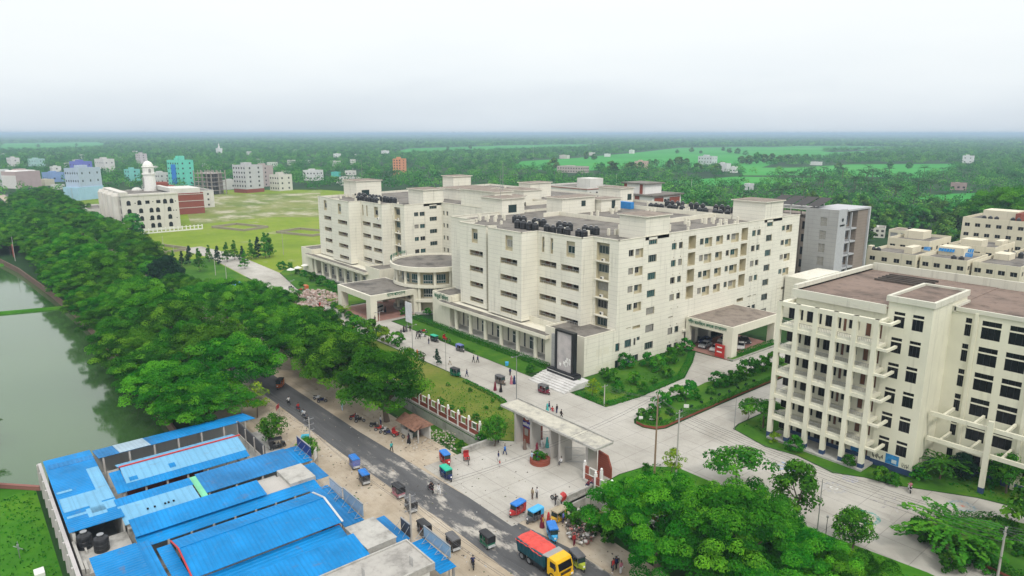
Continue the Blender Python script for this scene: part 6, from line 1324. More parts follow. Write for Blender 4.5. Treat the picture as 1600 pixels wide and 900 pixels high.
for k, (px, py, s) in enumerate(((1210, 692, 1.2), (1240, 704, 1.7), (1325, 728, 1.2), (1375, 752, 1.5), (1395, 757, 1.2), (1437, 752, 1.4), (1535, 745, 1.6), (1545, 760, 1.4))):
    plant(('limeshrub' if k == 0 else f'shrub{k % 3}'), *at(px, py), 'low bush along the foot of the college building', 'bush', 'bushes along the college', s)
for k, (px, py, s) in enumerate(((1432, 838, 1.6), (1455, 852, 1.8), (1480, 868, 1.8), (1510, 880, 1.8), (1530, 868, 1.6), (1545, 845, 1.5), (1570, 835, 1.4), (1485, 885, 1.3), (1592, 868, 1.6), (1540, 892, 1.5))):
    plant(f'shrub{(k + 1) % 3}', *at(px, py), 'bush in the brick edged bed at the lower right', 'bush', 'bushes in the lower right bed', s)
for k, (px, py, s) in enumerate(((1487, 893, 1.6), (1040, 762, 1.0), (1010, 735, .8))): plant(f'shrub{k % 3}', *at(px, py), ('leafy bush at the bottom edge beside the lane', 'bush on the bright lawn below the pole pair', 'little bush on the bright lawn tip by the tall pole')[k], 'bush', None, s)
for k, (px, py, s) in enumerate(((475, 432, 1.5), (490, 440, 2.2), (503, 446, 2.2), (516, 452, 2.0), (527, 458, 1.6), (465, 428, 1.2), (442, 421, 2.0), (453, 418, 1.3), (470, 447, 1.0))):
    plant(f'shrub{k % 2 + 1}', *at(px, py), 'dense dark bush along the far wing colonnade', 'bush', 'bushes along the far wing', s)
for k in range(13): plant(('smallpalm', 'shrub0', 'limeshrub', 'shrub1')[k % 4], *at(518 + 5.5 * k + treeR.uniform(-2, 2), 480 + 3.6 * k + treeR.uniform(-3, 3)), 'ornamental plant in the bed left of the entrance porch', 'plant', 'plants left of the porch', treeR.uniform(.9, 1.4))
for k, (px, py, s) in enumerate(((632, 492, 1.4), (640, 498, 1.0), (668, 492, 1.3), (905, 602, .8), (888, 603, .6), (940, 618, .6), (830, 577, .9), (826, 583, 1.0))): plant(f'shrub{k % 3}', *at(px, py), 'little shrub beside the paved campus road before the hospital', 'shrub', 'shrubs before the hospital', s)
for k, (px, py, s) in enumerate(((420, 478, 2.6), (440, 486, 2.8), (460, 498, 2.4), (410, 466, 2.2), (395, 470, 2.0), (430, 462, 1.6), (452, 478, 2.0), (478, 506, 2.4), (500, 512, 2.2), (525, 520, 2.6), (555, 524, 3.0), (580, 528, 3.0), (600, 536, 2.6), (620, 540, 2.2), (390, 452, 1.8), (640, 560, 1.6))):
    plant(('limeshrub' if k % 3 == 0 else 'shrub0'), *at(px, py), 'bright green bush between the road trees and the campus road', 'bush', 'bushes by the campus road', s)
for k in range(16): plant(f'shrub{k % 3}', treeR.uniform(36, 47), treeR.uniform(-41, -38), 'weedy green bush by the ditch below the culvert', 'bush', 'bushes by the culvert', treeR.uniform(.7, 1.4)) if k < 12 else None
for k in range(9): plant(f'shrub{k % 3}', treeR.uniform(3, 11), treeR.uniform(-39.8, -36), 'low green weed clump in the ditch below the fence', 'bush', 'weeds in the ditch', treeR.uniform(.5, .9), None, -1.7)
plant('shrub1', 22.6, -32.6, 'dark green shrub filling the round brick planter', 'shrub', None, 1.25, .8, .6)
# hedges: clipped boxes of leaves
def hedge(label, path, w, h, z0=0.0, mat=None):
    rng = np.random.default_rng(len(label) + int(h * 100)); P = []; N = []
    for a, b in zip(path[:-1], path[1:]):
        a = np.array(a); b = np.array(b); L = np.linalg.norm(b - a); d = (b - a) / L; q = np.array([-d[1], d[0]]); n = int(L * (w + 2 * h) * 34)
        s = rng.random(n) * L; t = rng.random(n) * (w + 2 * h); off = np.where(t < h, -w / 2, np.where(t > h + w, w / 2, t - h - w / 2)); zz = np.where(t < h, t, np.where(t > h + w, 2 * h + w - t, h)) + rng.normal(0, .05, n)
        off = off + rng.normal(0, .06, n); nx = np.where(t < h, -1, np.where(t > h + w, 1, 0)); nz = np.where((t >= h) & (t <= h + w), 1, .25)
        P.append(np.stack([a[0] + d[0] * s + q[0] * off, a[1] + d[1] * s + q[1] * off, zz + z0], 1)); N.append(np.stack([q[0] * nx, q[1] * nx, nz], 1))
    P = np.concatenate(P); N = np.concatenate(N); v, qd = leaves(P, N, .24, rng); o = npmesh('hedge', v, qd, mat or M['hedge'], np.clip(rng.normal(.45, .2, len(P)), 0, 1)); return tag(o, label, 'hedge')
hedge('long clipped hedge before the near wing colonnade', [(-64, -2.0), (-46, -2.2), (-9, -1.9)], 1.5, 1.1)
hedge('thin clipped edge of hedge beside the campus road before the near wing', [(-46, -7.8), (-28, -7.7)], .7, .4)
hedge('clipped hedge along the car porch edge', [(13.1, 36), (13.1, 52)], 1.1, .9, .4)
hedge('low hedge round the triangular lawn by the hospital', [(5.6, -7.5), (13.5, -7.5), (14.0, .7), (13.0, 15.6), (8.0, 25.4), (4.3, 31.5)], 1.5, .5)
hedge('low hedge along the road side of the dry lawn', [(-14, -20.6), (-6, -20.8), (-1, -21.3), (3, -23)], 1.0, .5)
hedge('low hedge rim of the long brick edged bed', [(26.2, 30), (26.2, 8), (26.4, -7), (24.3, -9.3), (22.4, -9.0), (21.4, -5)], .8, .5, .4)
hedge('hedge rim of the brick edged bed at the lower right', [(73.4, 2.6), (69.9, -1.6), (67.4, -5.2), (67.6, -7.8), (71.2, -8.6), (80, -10)], .9, .8, .3)
hedge('hedge beside the porch plants left of the entrance', [(-92, -12.6), (-76, -14.6), (-66, -14.9)], 1.2, .8)
# near grass tufts along edges: ground cover nobody could count
def tufts(label, boxes, n, size, mat):
    rng = np.random.default_rng(len(label)); P = []
    for (x0, x1, y0, y1) in boxes: k = int(n * (x1 - x0) * (y1 - y0)); P.append(np.stack([rng.uniform(x0, x1, k), rng.uniform(y0, y1, k), rng.uniform(.02, .22, k)], 1))
    P = np.concatenate(P); N = rng.normal(size=P.shape); v, q = leaves(P, N, size, rng); o = npmesh('grass', v, q, mat, np.clip(rng.normal(.5, .2, len(P)), 0, 1)); return tag(o, kind='stuff')
tufts('lawn tufts', [(-17, 14, -140, -94.2), (34, 78, -33, -18.5), (35, 39, 4, 16), (63, 75, 8.5, 13.5)], 3.2, .34, M['hedge'])
tufts('lower verge tufts', [(-14, 12, -33.4, -22), (6, 13, -6, 14), (67.6, 76, -7, 2)], 3.0, .28, M['leaf_green'])
tufts('field tufts', [(-300, -160, -24, 60)], .25, .8, M['leaf_lime']) if False else None

# ------------------------------------------------------------------ woods of the plain
FIELDS = [[(608, 239), (640, 232), (800, 227), (930, 226), (905, 231), (820, 235), (700, 238), (625, 241)],
 [(800, 262), (815, 252), (900, 247), (1000, 238), (1060, 231), (1180, 229), (1245, 232), (1300, 238), (1350, 236), (1440, 233), (1300, 246), (1225, 250), (1190, 262), (1120, 262), (1010, 262), (890, 268)],
 [(1150, 262), (1240, 262), (1330, 257), (1500, 256), (1480, 270), (1430, 279), (1300, 274), (1160, 274)], [(0, 224), (150, 222), (180, 226), (150, 232), (60, 235), (0, 236)],
 [(1040, 284), (1150, 276), (1300, 279), (1270, 284), (1120, 290)], [(1400, 310), (1480, 303), (1600, 300), (1700, 302), (1700, 318), (1520, 318)], [(400, 259), (440, 256), (447, 264), (420, 266)], [(1180, 231), (1250, 228), (1480, 229), (1350, 234), (1260, 236)], [(800, 230), (850, 226), (960, 225), (900, 232)]]
def inside(p, poly):
    x, y = p; c = False; j = len(poly) - 1
    for i in range(len(poly)):
        (xi, yi), (xj, yj) = poly[i], poly[j]
        if (yi > y) != (yj > y) and x < (xj - xi) * (y - yi) / (yj - yi + 1e-12) + xi: c = not c
        j = i
    return c
OPEN = [(-150, -27), (-215, -29), (-300, -26), (-330, -42), (-545, -42), (-600, 30), (-560, 90), (-500, 170), (-300, 230), (-170, 120), (-150, 20)]
def clear(px, py, hpx):
    if any(inside((px, py), f) for f in FIELDS): return False
    c = G(px, py); x, y = c.x, c.y
    if inside((x, y), OPEN) or (-172 < x < 60 and -95 < y < 122) or (-25 < x < 62 and 100 < y < 236) or (-205 < x < -92 and 126 < y < 200) or (y < -40 and x > -560): return False
    if y < -62: return False
    for (bx, by, br) in TOWNPOS:
        if (x - bx) ** 2 + (y - by) ** 2 < br * br: return False
    for (nm, lb, ct, tx, ty, wpx, dep, th, *_) in TOWN:
        if abs(px - tx) < wpx * .5 + hpx * .25 and ty - 1 < py and py - hpx < ty - th * .5: return False
    return True
wr = random.Random(77); cand = []
for _ in range(150000):
    px = wr.uniform(-140, 1740); py = 213 + (392 - 213) * wr.random() ** 1.6
    d = 50 * 1080 / (py - 208) ; hpx = 9.5 * 1080 / d
    if wr.random() > min(1, 16.0 / (hpx * hpx)): continue
    if clear(px, py, hpx): cand.append((py, px, d))
cand.sort(reverse=True)
IND = [c for c in cand if c[2] < 1500][:250]; rest = cand[len(IND):]
def far_label(px): return ('town trees at the left', 'bushy tree among the houses of the left town') if px < 520 else (('woods behind the hospital', 'bushy tree in the woods behind the hospital') if px < 1230 else ('woods behind the quarters', 'bushy tree in the woods behind the staff quarters'))
for k, (py, px, d) in enumerate(IND):
    c = G(px, py); g, lb = far_label(px); s = wr.uniform(.8, 1.35)
    plant(f'far{k % 4}', c.x, c.y, lb, 'tree', g, s, s * wr.uniform(.85, 1.15))
c = G(1560, 372); plant('rain1', c.x, c.y, 'huge olive green dome tree at the right edge behind the quarters', 'tree', None, 2.1, 2.2)
for k, (px, py, s) in enumerate(((866, 266, 2.0), (916, 249, 1.7), (928, 250, 1.5), (1014, 262, 1.7), (1024, 260, 1.4), (1060, 263, 2.2), (1072, 262, 1.9), (1046, 266, 1.8), (1081, 238, 1.7), (1130, 236, 1.4), (1140, 239, 1.7), (1152, 241, 1.8), (1165, 243, 1.6), (1158, 256, 1.7), (1170, 257, 1.9), (1182, 256, 2.1), (1194, 255, 2.0), (1206, 254, 1.9), (1218, 255, 1.8), (1232, 254, 2.0), (1246, 253, 1.8), (1258, 254, 1.6), (1058, 240, 1.2), (1095, 240, 1.1), (985, 232, 1.3), (962, 233, 1.2), (905, 236, 1.4), (890, 234, 1.5), (1000, 270, 1.6), (985, 272, 1.8), (955, 272, 1.9), (940, 270, 1.7), (1120, 275, 1.7), (1090, 270, 1.7), (1390, 262, 1.3), (1420, 264, 1.2), (1310, 266, 1.2), (700, 234, 1.5), (735, 233, 1.4), (120, 229, 1.4), (60, 230, 1.5))):
    c = G(px, py); plant(f'far{k % 4}', c.x, c.y, 'dark tree standing in or beside the far rice fields', 'tree', 'trees of the rice fields', s * treeR.uniform(.8, 1.1), s * treeR.uniform(.75, 1.0))
pal = 0
for _ in range(400):
    px, py = wr.uniform(1210, 1480), wr.uniform(276, 330)
    if pal >= 46: break
    if wr.random() < .6 and py > 300: continue
    if clear(px, py, 20): c = G(px, py); plant(f'palm{pal % 2}', c.x, c.y, 'coconut palm rising from the woods beyond the quarters', 'palm', 'coconut palms beyond the quarters', wr.uniform(1.0, 1.5)); pal += 1
for k in range(16):
    px, py = wr.uniform(430, 640), wr.uniform(276, 292)
    if clear(px, py, 20): c = G(px, py); plant(f'palm{k % 2}', c.x, c.y, 'coconut palm among the houses beyond the field', 'palm', 'coconut palms beyond the field', wr.uniform(.8, 1.1))
P = []; N = []; T = []; S = []; rng = np.random.default_rng(5)
for (py, px, d) in rest:
    c = G(px, py); far = d > 2600; Rr = wr.uniform(4.0, 7.5) * (1 if not far else wr.uniform(1.4, 2.8)); hh = wr.uniform(6, 13); n = 26 if far else (64 if d < 1200 else 40)
    p, nn = dome_points(np.array([c.x, c.y, hh * .45]), Rr, hh * .55, n, rng, -.2, .3); P.append(p); N.append(nn + np.array([0, 0, .2])); T.append(np.clip(wr.gauss(.42, .27) + rng.normal(0, .12, len(p)), 0, 1)); S.append(np.full(len(p), (1.5 if d < 1200 else 2.3) if not far else Rr * .55))
for _ in range(5200):   # the last woods before the horizon
    px, py = wr.uniform(-140, 1740), 209.1 + 5.5 * wr.random() ** 1.4; c = G(px, py); Rr = wr.uniform(22, 60) * (1 + (214 - py) * .25); hh = wr.uniform(9, 15)
    p, nn = dome_points(np.array([c.x, c.y, hh * .4]), Rr, hh * .6, 18, rng, -.1, .3); P.append(p); N.append(nn); T.append(np.clip(wr.gauss(.45, .25) + rng.normal(0, .12, len(p)), 0, 1)); S.append(np.full(len(p), Rr * .6))
P = np.concatenate(P); N = np.concatenate(N); T = np.concatenate(T); S = np.concatenate(S)
v, q = leaves(P, N, S, rng); tag(npmesh('woods', v, q, M['leaf_far'], T), 'far woods of the plain running to the horizon', 'woods', None, 'stuff')
# ------------------------------------------------------------------ vehicles
def wheel_mb(c, r, w, n=14):
    a = MB(); a.lathe((0, 0, 0), [(r * .62, -w / 2), (r * .9, -w / 2), (r, -w / 4), (r, w / 4), (r * .9, w / 2), (r * .62, w / 2)], n, 0)
    b = MB(); b.lathe((0, 0, 0), [(.02, -w * .3), (r * .62, -w * .45), (r * .62, w * .45), (.02, w * .3)], n, 0)
    X = Matrix.Translation(c) @ Matrix.Rotation(R(90), 4, 'X'); a.xf(X); b.xf(X); return a, b
def add_wheel(t, c, r, w, name='wheel'):
    a, b = wheel_mb(c, r, w); o = a.build(name, M['rubber'], t, local=True); b.build('rim', M['steel'], o, local=True); return o
def objmat(o, mat):
    s = o.material_slots[0]; s.link = 'OBJECT'; s.material = mat
C = {'blue': (.015, .17, .55), 'sky': (.06, .38, .70), 'black': (.02, .02, .023), 'grey': (.10, .10, .105), 'teal': (.01, .42, .26), 'purple': (.13, .16, .42), 'pink': (.42, .16, .20), 'brown': (.16, .12, .10), 'red': (.42, .03, .03), 'lgreen': (.38, .45, .04), 'orange': (.48, .12, .03), 'dgreen': (.01, .13, .07), 'white': (.6, .6, .6), 'yellow': (.55, .33, .03), 'navy': (.02, .03, .10), 'maroon': (.16, .02, .04), 'lblue': (.40, .55, .68), 'green': (.05, .30, .12), 'khaki': (.34, .29, .2), 'aqua': (.06, .38, .36)}
V = {k: paint(c, .45, .14, 3.0, spec=.4) for k, c in C.items()}
CL = {k: paint(c, .85, .12, 6.0, spec=.15) for k, c in C.items()}
def make_ebike():
    t = thing('auto_rickshaw', 'x', 'rickshaw')
    b = MB(); b.box(-1.25, .55, -.56, .56, .32, .46); b.box(-1.28, -1.2, -.56, .56, .46, .95); b.box(-1.2, -.2, -.58, -.5, .46, .85); b.box(-1.2, -.2, .5, .58, .46, .85); b.box(.2, .3, -.52, .52, .46, .9)
    b.hexa([(.55, -.42, .34), (1.25, -.16, .42), (1.25, .16, .42), (.55, .42, .34), (.62, -.46, 1.02), (1.18, -.2, .92), (1.18, .2, .92), (.62, .46, 1.02)]); b.build('body', V['black'], t, local=True)
    q = MB(); q.box(-1.36, -1.28, -.5, .5, .4, .62); q.box(-1.42, -1.36, -.54, .54, .34, .44); q.build('rear_bumper', M['alu'], t, local=True)
    c = MB(); ring = lambda x, k: [(x, -.62 * k, 1.62), (x, -.55 * k, 1.75), (x, 0, 1.80), (x, .55 * k, 1.75), (x, .62 * k, 1.62)]
    st = [(-1.36, .97), (-1.3, 1.0), (.4, 1.0), (.72, .93)]; vs = []; 
    for x, k in st: vs += ring(x, k)
    fs = [(j * 5 + i, j * 5 + i + 1, (j + 1) * 5 + i + 1, (j + 1) * 5 + i) for j in range(3) for i in range(4)] + [(4, 3, 2, 1, 0), (15, 16, 17, 18, 19)] + [(0, 5, 10, 15, 19, 14, 9, 4)]; c.add(vs, fs); c.build('canopy', V['black'], t, local=True)
    s = MB(); s.quad((-1.33, -.58, .9), (-1.33, .58, .9), (-1.33, .58, 1.64), (-1.33, -.58, 1.64)); s.quad((-1.33, -.595, .85), (-.75, -.595, .85), (-.75, -.595, 1.63), (-1.33, -.595, 1.63)); s.quad((-1.33, .595, .85), (-.75, .595, .85), (-.75, .595, 1.63), (-1.33, .595, 1.63)); s.build('curtain', V['black'], t, local=True)
    p = MB()
    for x, y in ((-1.3, -.56), (-1.3, .56), (-.2, -.57), (-.2, .57), (.6, -.5), (.6, .5)): p.tube((x, y, .45), (x, y, 1.66), .025, n=5)
    for y in (-.57, .57): p.tube((-1.25, y, .9), (.3, y, .9), .022, n=5)
    p.tube((1.02, 0, .5), (.62, 0, 1.15), .03, n=5); p.tube((.66, -.34, 1.12), (.66, .34, 1.12), .022, n=5); p.build('frame', M['steel'], t, local=True)
    w = MB(); w.hexa([(.72, -.48, 1.0), (.74, -.48, 1.0), (.74, .48, 1.0), (.72, .48, 1.0), (.6, -.5, 1.6), (.62, -.5, 1.6), (.62, .5, 1.6), (.6, .5, 1.6)]); w.build('windscreen', M['glass'], t, local=True)
    s = MB(); s.box(-1.2, -.8, -.5, .5, .46, .78); s.box(-1.2, -1.08, -.5, .5, .78, 1.15); s.build('seat', V['red'], t, local=True); s = MB(); s.box(.0, .32, -.3, .3, .5, .8); s.build('seat', V['brown'], t, local=True)
    h = MB(); h.lathe((0, 0, 0), [(.12, 0), (.13, .05), (.01, .06)], 10); h.xf(Matrix.Translation((1.2, 0, .78)) @ Matrix.Rotation(R(90), 4, 'Y')); h.build('headlight', M['lampwhite'], t, local=True)
    for (x, y) in ((-.95, -.5), (-.95, .5), (1.12, 0)): add_wheel(t, (x, y, .26), .26, .12)
    return t
ebike = make_ebike(); _first = [True]
def place_ebike(px, py, hd, top, body, label, seat='red', curtain='black', s=1.0):
    c = G(px, py)
    if _first[0]: o = ebike; _first[0] = False
    else: o = dup(ebike)
    o.location = (c.x, c.y, .012); o.rotation_euler = (0, 0, R(hd)); o.scale = (s, s, s); tag(o, label, 'rickshaw', 'battery rickshaws')
    for ch in KIDS(o):
        n = ch.name.split('.')[0]
        if n == 'canopy': objmat(ch, V[top])
        elif n == 'body': objmat(ch, V[body])
        elif n == 'curtain': objmat(ch, V[curtain])
        elif n == 'seat': objmat(ch, V[seat])
    return o
EB = [(553, 729, 172, 'blue', 'purple', 'blue topped rickshaw on the sandy verge, farther of the two blue ones', 'red', 'purple'), (568, 753, 172, 'blue', 'grey', 'blue topped rickshaw on the sandy verge, nearer of the two blue ones', 'brown', 'black'),
 (621, 774, 178, 'black', 'pink', 'black topped rickshaw with pink front at the asphalt edge by a utility pole', 'pink', 'black'), (641, 796, 170, 'grey', 'grey', 'grey topped rickshaw partly hidden by the utility pole', 'brown', 'black'),
 (661, 834, 176, 'black', 'grey', 'black topped rickshaw behind the long pale blue signboard', 'red', 'black'), (706, 855, 172, 'grey', 'black', 'grey topped rickshaw alone on the sand beside the road', 'pink', 'black'), (759, 851, 176, 'black', 'dgreen', 'black rickshaw driving on the patched asphalt', 'green', 'black'),
 (697, 724, -12, 'blue', 'red', 'blue topped rickshaw parked on the right verge behind the green topped one', 'red', 'red'), (699, 748, -6, 'teal', 'navy', 'green topped rickshaw parked on the right road edge', 'blue', 'navy'),
 (807, 804, -82, 'blue', 'red', 'blue topped rickshaw standing alone on the gate apron', 'pink', 'red'), (834, 814, -86, 'sky', 'grey', 'pale shiny blue topped rickshaw facing the road on the gate apron', 'black', 'sky'),
 (864, 842, -30, 'blue', 'sky', 'blue topped rickshaw with pale blue side beside the truck', 'blue', 'sky'), (904, 886, -14, 'grey', 'lgreen', 'dark topped rickshaw with yellow green front ahead of the truck', 'purple', 'black'),
 (713, 588, 8, 'black', 'dgreen', 'dark green rickshaw by the lamp pole at the dry lawn', 'dgreen', 'dgreen'), (783, 600, 0, 'grey', 'brown', 'grey topped rickshaw on the campus road beside the steel pole', 'brown', 'grey'), (851, 615, 6, 'grey', 'maroon', 'maroon rickshaw with green screen before the monument steps', 'red', 'grey'),
 (680, 534, 4, 'teal', 'black', 'green topped rickshaw on the campus road before the hedge', 'green', 'black'), (720, 549, 2, 'purple', 'grey', 'violet blue topped rickshaw on the campus road before the hedge', 'brown', 'purple'), (509, 495, -4, 'pink', 'maroon', 'pinkish rickshaw parked beside the planted bed before the porch', 'pink', 'pink'),
 (551, 515, -4, 'pink', 'red', 'red and white rickshaw half hidden by shrubs below the porch', 'red', 'white'), (478, 453, 176, 'orange', 'orange', 'orange rickshaw near the far wing bushes', 'orange', 'orange'), (437, 606, -88 + 48, 'black', 'orange', 'orange fronted rickshaw coming out from under the trees', 'orange', 'orange'),
 (434, 700, 80, 'black', 'black', 'black hooded rickshaw parked under the round tree on the market front', 'black', 'black'), (410, 470, 0, 'white', 'grey', 'x', 'red', 'black')][:23]
for e in EB: place_ebike(*e[:6], e[6], e[7], s=1.0 if e[1] > 560 else .95)
# cargo rickshaw in yellow with a load
t = place_ebike(871, 815, -84, 'khaki', 'yellow', 'yellow rickshaw with a flat grey roof at the right end of the apron', 'purple', 'yellow')
# cycle rickshaw
def make_cycle_rickshaw():
    t = thing('cycle_rickshaw', 'x', 'cycle rickshaw'); f = MB()
    f.path([(1.1, 0, .36), (.85, 0, .9), (.2, 0, .75), (-.2, 0, .42)], .025); f.path([(.85, 0, .9), (.25, 0, .40), (.25, 0, .8)], .02); f.path([(.88, -.28, 1.02), (.86, 0, .98), (.88, .28, 1.02)], .016); f.path([(-.5, -.42, .36), (-.5, .42, .36)], .03); f.path([(-.2, 0, .42), (-.9, -.3, .5)], .02); f.path([(-.2, 0, .42), (-.9, .3, .5)], .02); f.build('frame', M['black'], t, local=True)
    s = MB(); s.box(-.9, -.3, -.42, .42, .62, .74); s.box(-.95, -.85, -.42, .42, .74, 1.15); s.box(-.3, .0, -.36, .36, .42, .48); s.build('seat', V['red'], t, local=True); s = MB(); s.box(.12, .36, -.1, .1, .82, .9); s.build('saddle', M['black'], t, local=True)
    h = MB(); vs = []; 
    for j, (x, zz) in enumerate(((-1.0, 1.0), (-1.05, 1.35), (-.85, 1.62), (-.5, 1.72))): vs += [(x, -.45, zz - .12), (x, -.3, zz), (x, .3, zz), (x, .45, zz - .12)]
    h.add(vs, [(j * 4 + i, j * 4 + i + 1, (j + 1) * 4 + i + 1, (j + 1) * 4 + i) for j in range(3) for i in range(3)]); h.build('hood', V['red'], t, local=True)
    for c in ((-.5, -.45, .36), (-.5, .45, .36), (1.1, 0, .36)): add_wheel(t, c, .36, .05)
    return t
cr0 = make_cycle_rickshaw()
for i, (px, py, hd, lb) in enumerate(((730, 722, -25, 'red cycle rickshaw by the left bridge parapet'), (698, 533, 10, 'red cycle rickshaw beside the hedge before the near wing'), (873, 785, 190, 'red cycle rickshaw by the right bridge parapet'), (622, 683, 20, 'cycle rickshaw parked before the rusty stall'))):
    o = cr0 if i == 0 else dup(cr0); c = G(px, py); o.location = (c.x, c.y, .012); o.rotation_euler = (0, 0, R(hd)); tag(o, lb, 'cycle rickshaw', 'cycle rickshaws')
def make_motorbike():
    t = thing('motorbike', 'x', 'motorbike'); b = MB(); b.hexa([(-.35, -.12, .45), (.4, -.12, .4), (.4, .12, .4), (-.35, .12, .45), (-.25, -.13, .75), (.35, -.12, .82), (.35, .12, .82), (-.25, .13, .75)]); b.box(-.85, -.3, -.06, .06, .62, .7); b.hexa([(.0, -.14, .74), (.42, -.12, .78), (.42, .12, .78), (0, .14, .74), (.05, -.1, .95), (.35, -.08, .96), (.35, .08, .96), (.05, .1, .95)]); b.build('body', V['black'], t, local=True)
    s = MB(); s.box(-.75, .05, -.13, .13, .76, .86); s.build('seat', M['black'], t, local=True); f = MB(); f.path([(.72, 0, .3), (.45, 0, .95)], .03); f.path([(.42, -.33, 1.02), (.45, 0, 1.0), (.42, .33, 1.02)], .018); f.path([(-.6, .12, .32), (-.1, .14, .35)], .04); f.build('handlebar', M['steel'], t, local=True)
    h = MB(); h.ball((.55, 0, .88), .09, .1, .1, 8); h.build('headlight', M['lampwhite'], t, local=True)
    for x in (-.6, .72): add_wheel(t, (x, 0, .3), .3, .1)
    return t
mb0 = make_motorbike(); MBK = []
def bike(px, py, hd, col, label, group='motorbikes'):
    o = mb0 if not MBK else dup(mb0); MBK.append(o); c = G(px, py); o.location = (c.x, c.y, .012); o.rotation_euler = (0, 0, R(hd)); tag(o, label, 'motorbike', group)
    for ch in KIDS(o):
        if ch.name.startswith('body'): objmat(ch, V[col])
    return o
bike(739, 886, 150, 'black', 'motorbike ridden along the sand at the bottom'); bike(673, 768, 175, 'maroon', 'motorbike carrying riders on the road beside the white robed walker'); bike(451, 632, 176, 'black', 'motorbike farthest up the road before the trees'); bike(466, 642, 178, 'red', 'red motorbike on the road between two others'); bike(474, 652, 176, 'navy', 'motorbike with blue riders on the left road side'); bike(480, 660, 175, 'black', 'dark motorbike last of the four on the left road side'); bike(1421, 768, 120, 'white', 'scooter before the college wall'); bike(961, 884, 100, 'black', 'motorbike halted under the big tree by the road')
for k, (px, py) in enumerate(((585, 668), (593, 673), (600, 676), (607, 680), (562, 660), (553, 655), (496, 625), (503, 629), (655, 522), (662, 520), (660, 527))): bike(px, py, 40 + 25 * (k % 3), ('black', 'red', 'white', 'navy')[k % 4], 'parked motorbike in the row under the rain tree by the stall' if k < 8 else 'parked motorbike beside the hedge before the near wing', 'motorbikes parked under the trees' if k < 8 else 'motorbikes parked by the hedge')
for k, (px, py) in enumerate(((498, 479), (503, 483), (455, 451), (470, 455), (486, 494), (522, 502))): bike(px, py, 30 * k, ('black', 'red')[k % 2], 'motorbike parked at the brick heap on the campus road', 'motorbikes by the brick heap')
# cars
def make_car():
    t = thing('parked_car', 'x', 'car'); L = MB()
    prof = [(-2.1, .45), (-2.12, .78), (-1.95, .92), (-1.3, .98), (1.0, .94), (1.75, .82), (2.1, .62), (2.1, .35), (-2.0, .3)]
    n = len(prof); vs = [(x, -.84, z) for x, z in prof] + [(x, .84, z) for x, z in prof]; L.add(vs, [(i, (i + 1) % n, n + (i + 1) % n, n + i) for i in range(n)] + [tuple(range(n)), tuple(range(2 * n - 1, n - 1, -1))]); 
    L.hexa([(-1.5, -.76, .96), (1.0, -.76, .93), (1.0, .76, .93), (-1.5, .76, .96), (-1.0, -.6, 1.45), (.25, -.6, 1.45), (.25, .6, 1.45), (-1.0, .6, 1.45)]); L.build('body', V['white'], t, local=True)
    g = MB(); g.hexa([(.36, -.62, 1.40), (1.0, -.72, .97), (1.0, .72, .97), (.36, .62, 1.40), (.40, -.62, 1.42), (1.05, -.72, .98), (1.05, .72, .98), (.40, .62, 1.42)]); g.hexa([(-1.5, -.7, .99), (-1.08, -.6, 1.4), (-1.08, .6, 1.4), (-1.5, .7, .99), (-1.54, -.7, 1.0), (-1.12, -.6, 1.42), (-1.12, .6, 1.42), (-1.54, .7, 1.0)])
    for s in (-1, 1): g.hexa([(-1.25, s * .765, 1.0), (.8, s * .765, .98), (.8, s * .785, .98), (-1.25, s * .785, 1.0), (-.95, s * .64, 1.38), (.2, s * .64, 1.38), (.2, s * .66, 1.38), (-.95, s * .66, 1.38)])
    g.build('window', M['glassd'], t, local=True)
    for s in (-1, 1):
        h = MB(); h.box(1.98, 2.11, s * .62 - .16, s * .62 + .16, .58, .72); h.build('headlight', M['lampwhite'], t, local=True)
    for x in (-1.3, 1.3):
        for y in (-.78, .78): add_wheel(t, (x, y, .31), .31, .2)
    return t
car0 = make_car(); CARS = []
for (x, y, hd, col, lb) in ((3.6, 37.6, -80, 'grey', 'grey car inside the car porch nearest the hospital wall'), (6.9, 37.4, -82, 'white', 'white car with dark roof in the middle of the car porch'), (9.4, 36.9, -80, 'black', 'black car behind the red notice board'), (9.6, 43.4, -60, 'white', 'white car at the hedge side of the car porch'), (7.6, 48.2, -35, 'black', 'black car farther back in the car porch'), (4.0, 44.8, -80, 'white', 'white car at the back of the car porch by the wall'), (1.5, 40.6, -82, 'navy', 'dark car in the shade under the hospital beside the porch')):
    o = car0 if not CARS else dup(car0); CARS.append(o); o.location = (x, y, .018); o.rotation_euler = (0, 0, R(hd)); tag(o, lb, 'car', 'cars at the car porch')
    for ch in KIDS(o):
        if ch.name.startswith('body'): objmat(ch, V[col] if col != 'grey' else paint((.35, .36, .38), .3, .05, 3))
t = thing('white_van', 'white minibus parked between the entrance porch pillars', 'van', (-76.5, -6.5, .02), R(-70))
b = MB(); b.hexa([(-2.2, -.85, .35), (2.2, -.85, .35), (2.2, .85, .35), (-2.2, .85, .35), (-2.2, -.85, 1.1), (2.15, -.85, 1.1), (2.15, .85, 1.1), (-2.2, .85, 1.1)]); b.hexa([(-2.2, -.85, 1.1), (2.1, -.85, 1.1), (2.1, .85, 1.1), (-2.2, .85, 1.1), (-2.1, -.75, 1.95), (1.6, -.75, 1.95), (1.6, .75, 1.95), (-2.1, .75, 1.95)]); b.build('body', V['white'], t, local=True)
g = MB(); g.hexa([(2.12, -.75, 1.15), (2.14, -.75, 1.15), (2.14, .75, 1.15), (2.12, .75, 1.15), (1.68, -.68, 1.85), (1.72, -.68, 1.85), (1.72, .68, 1.85), (1.68, .68, 1.85)])
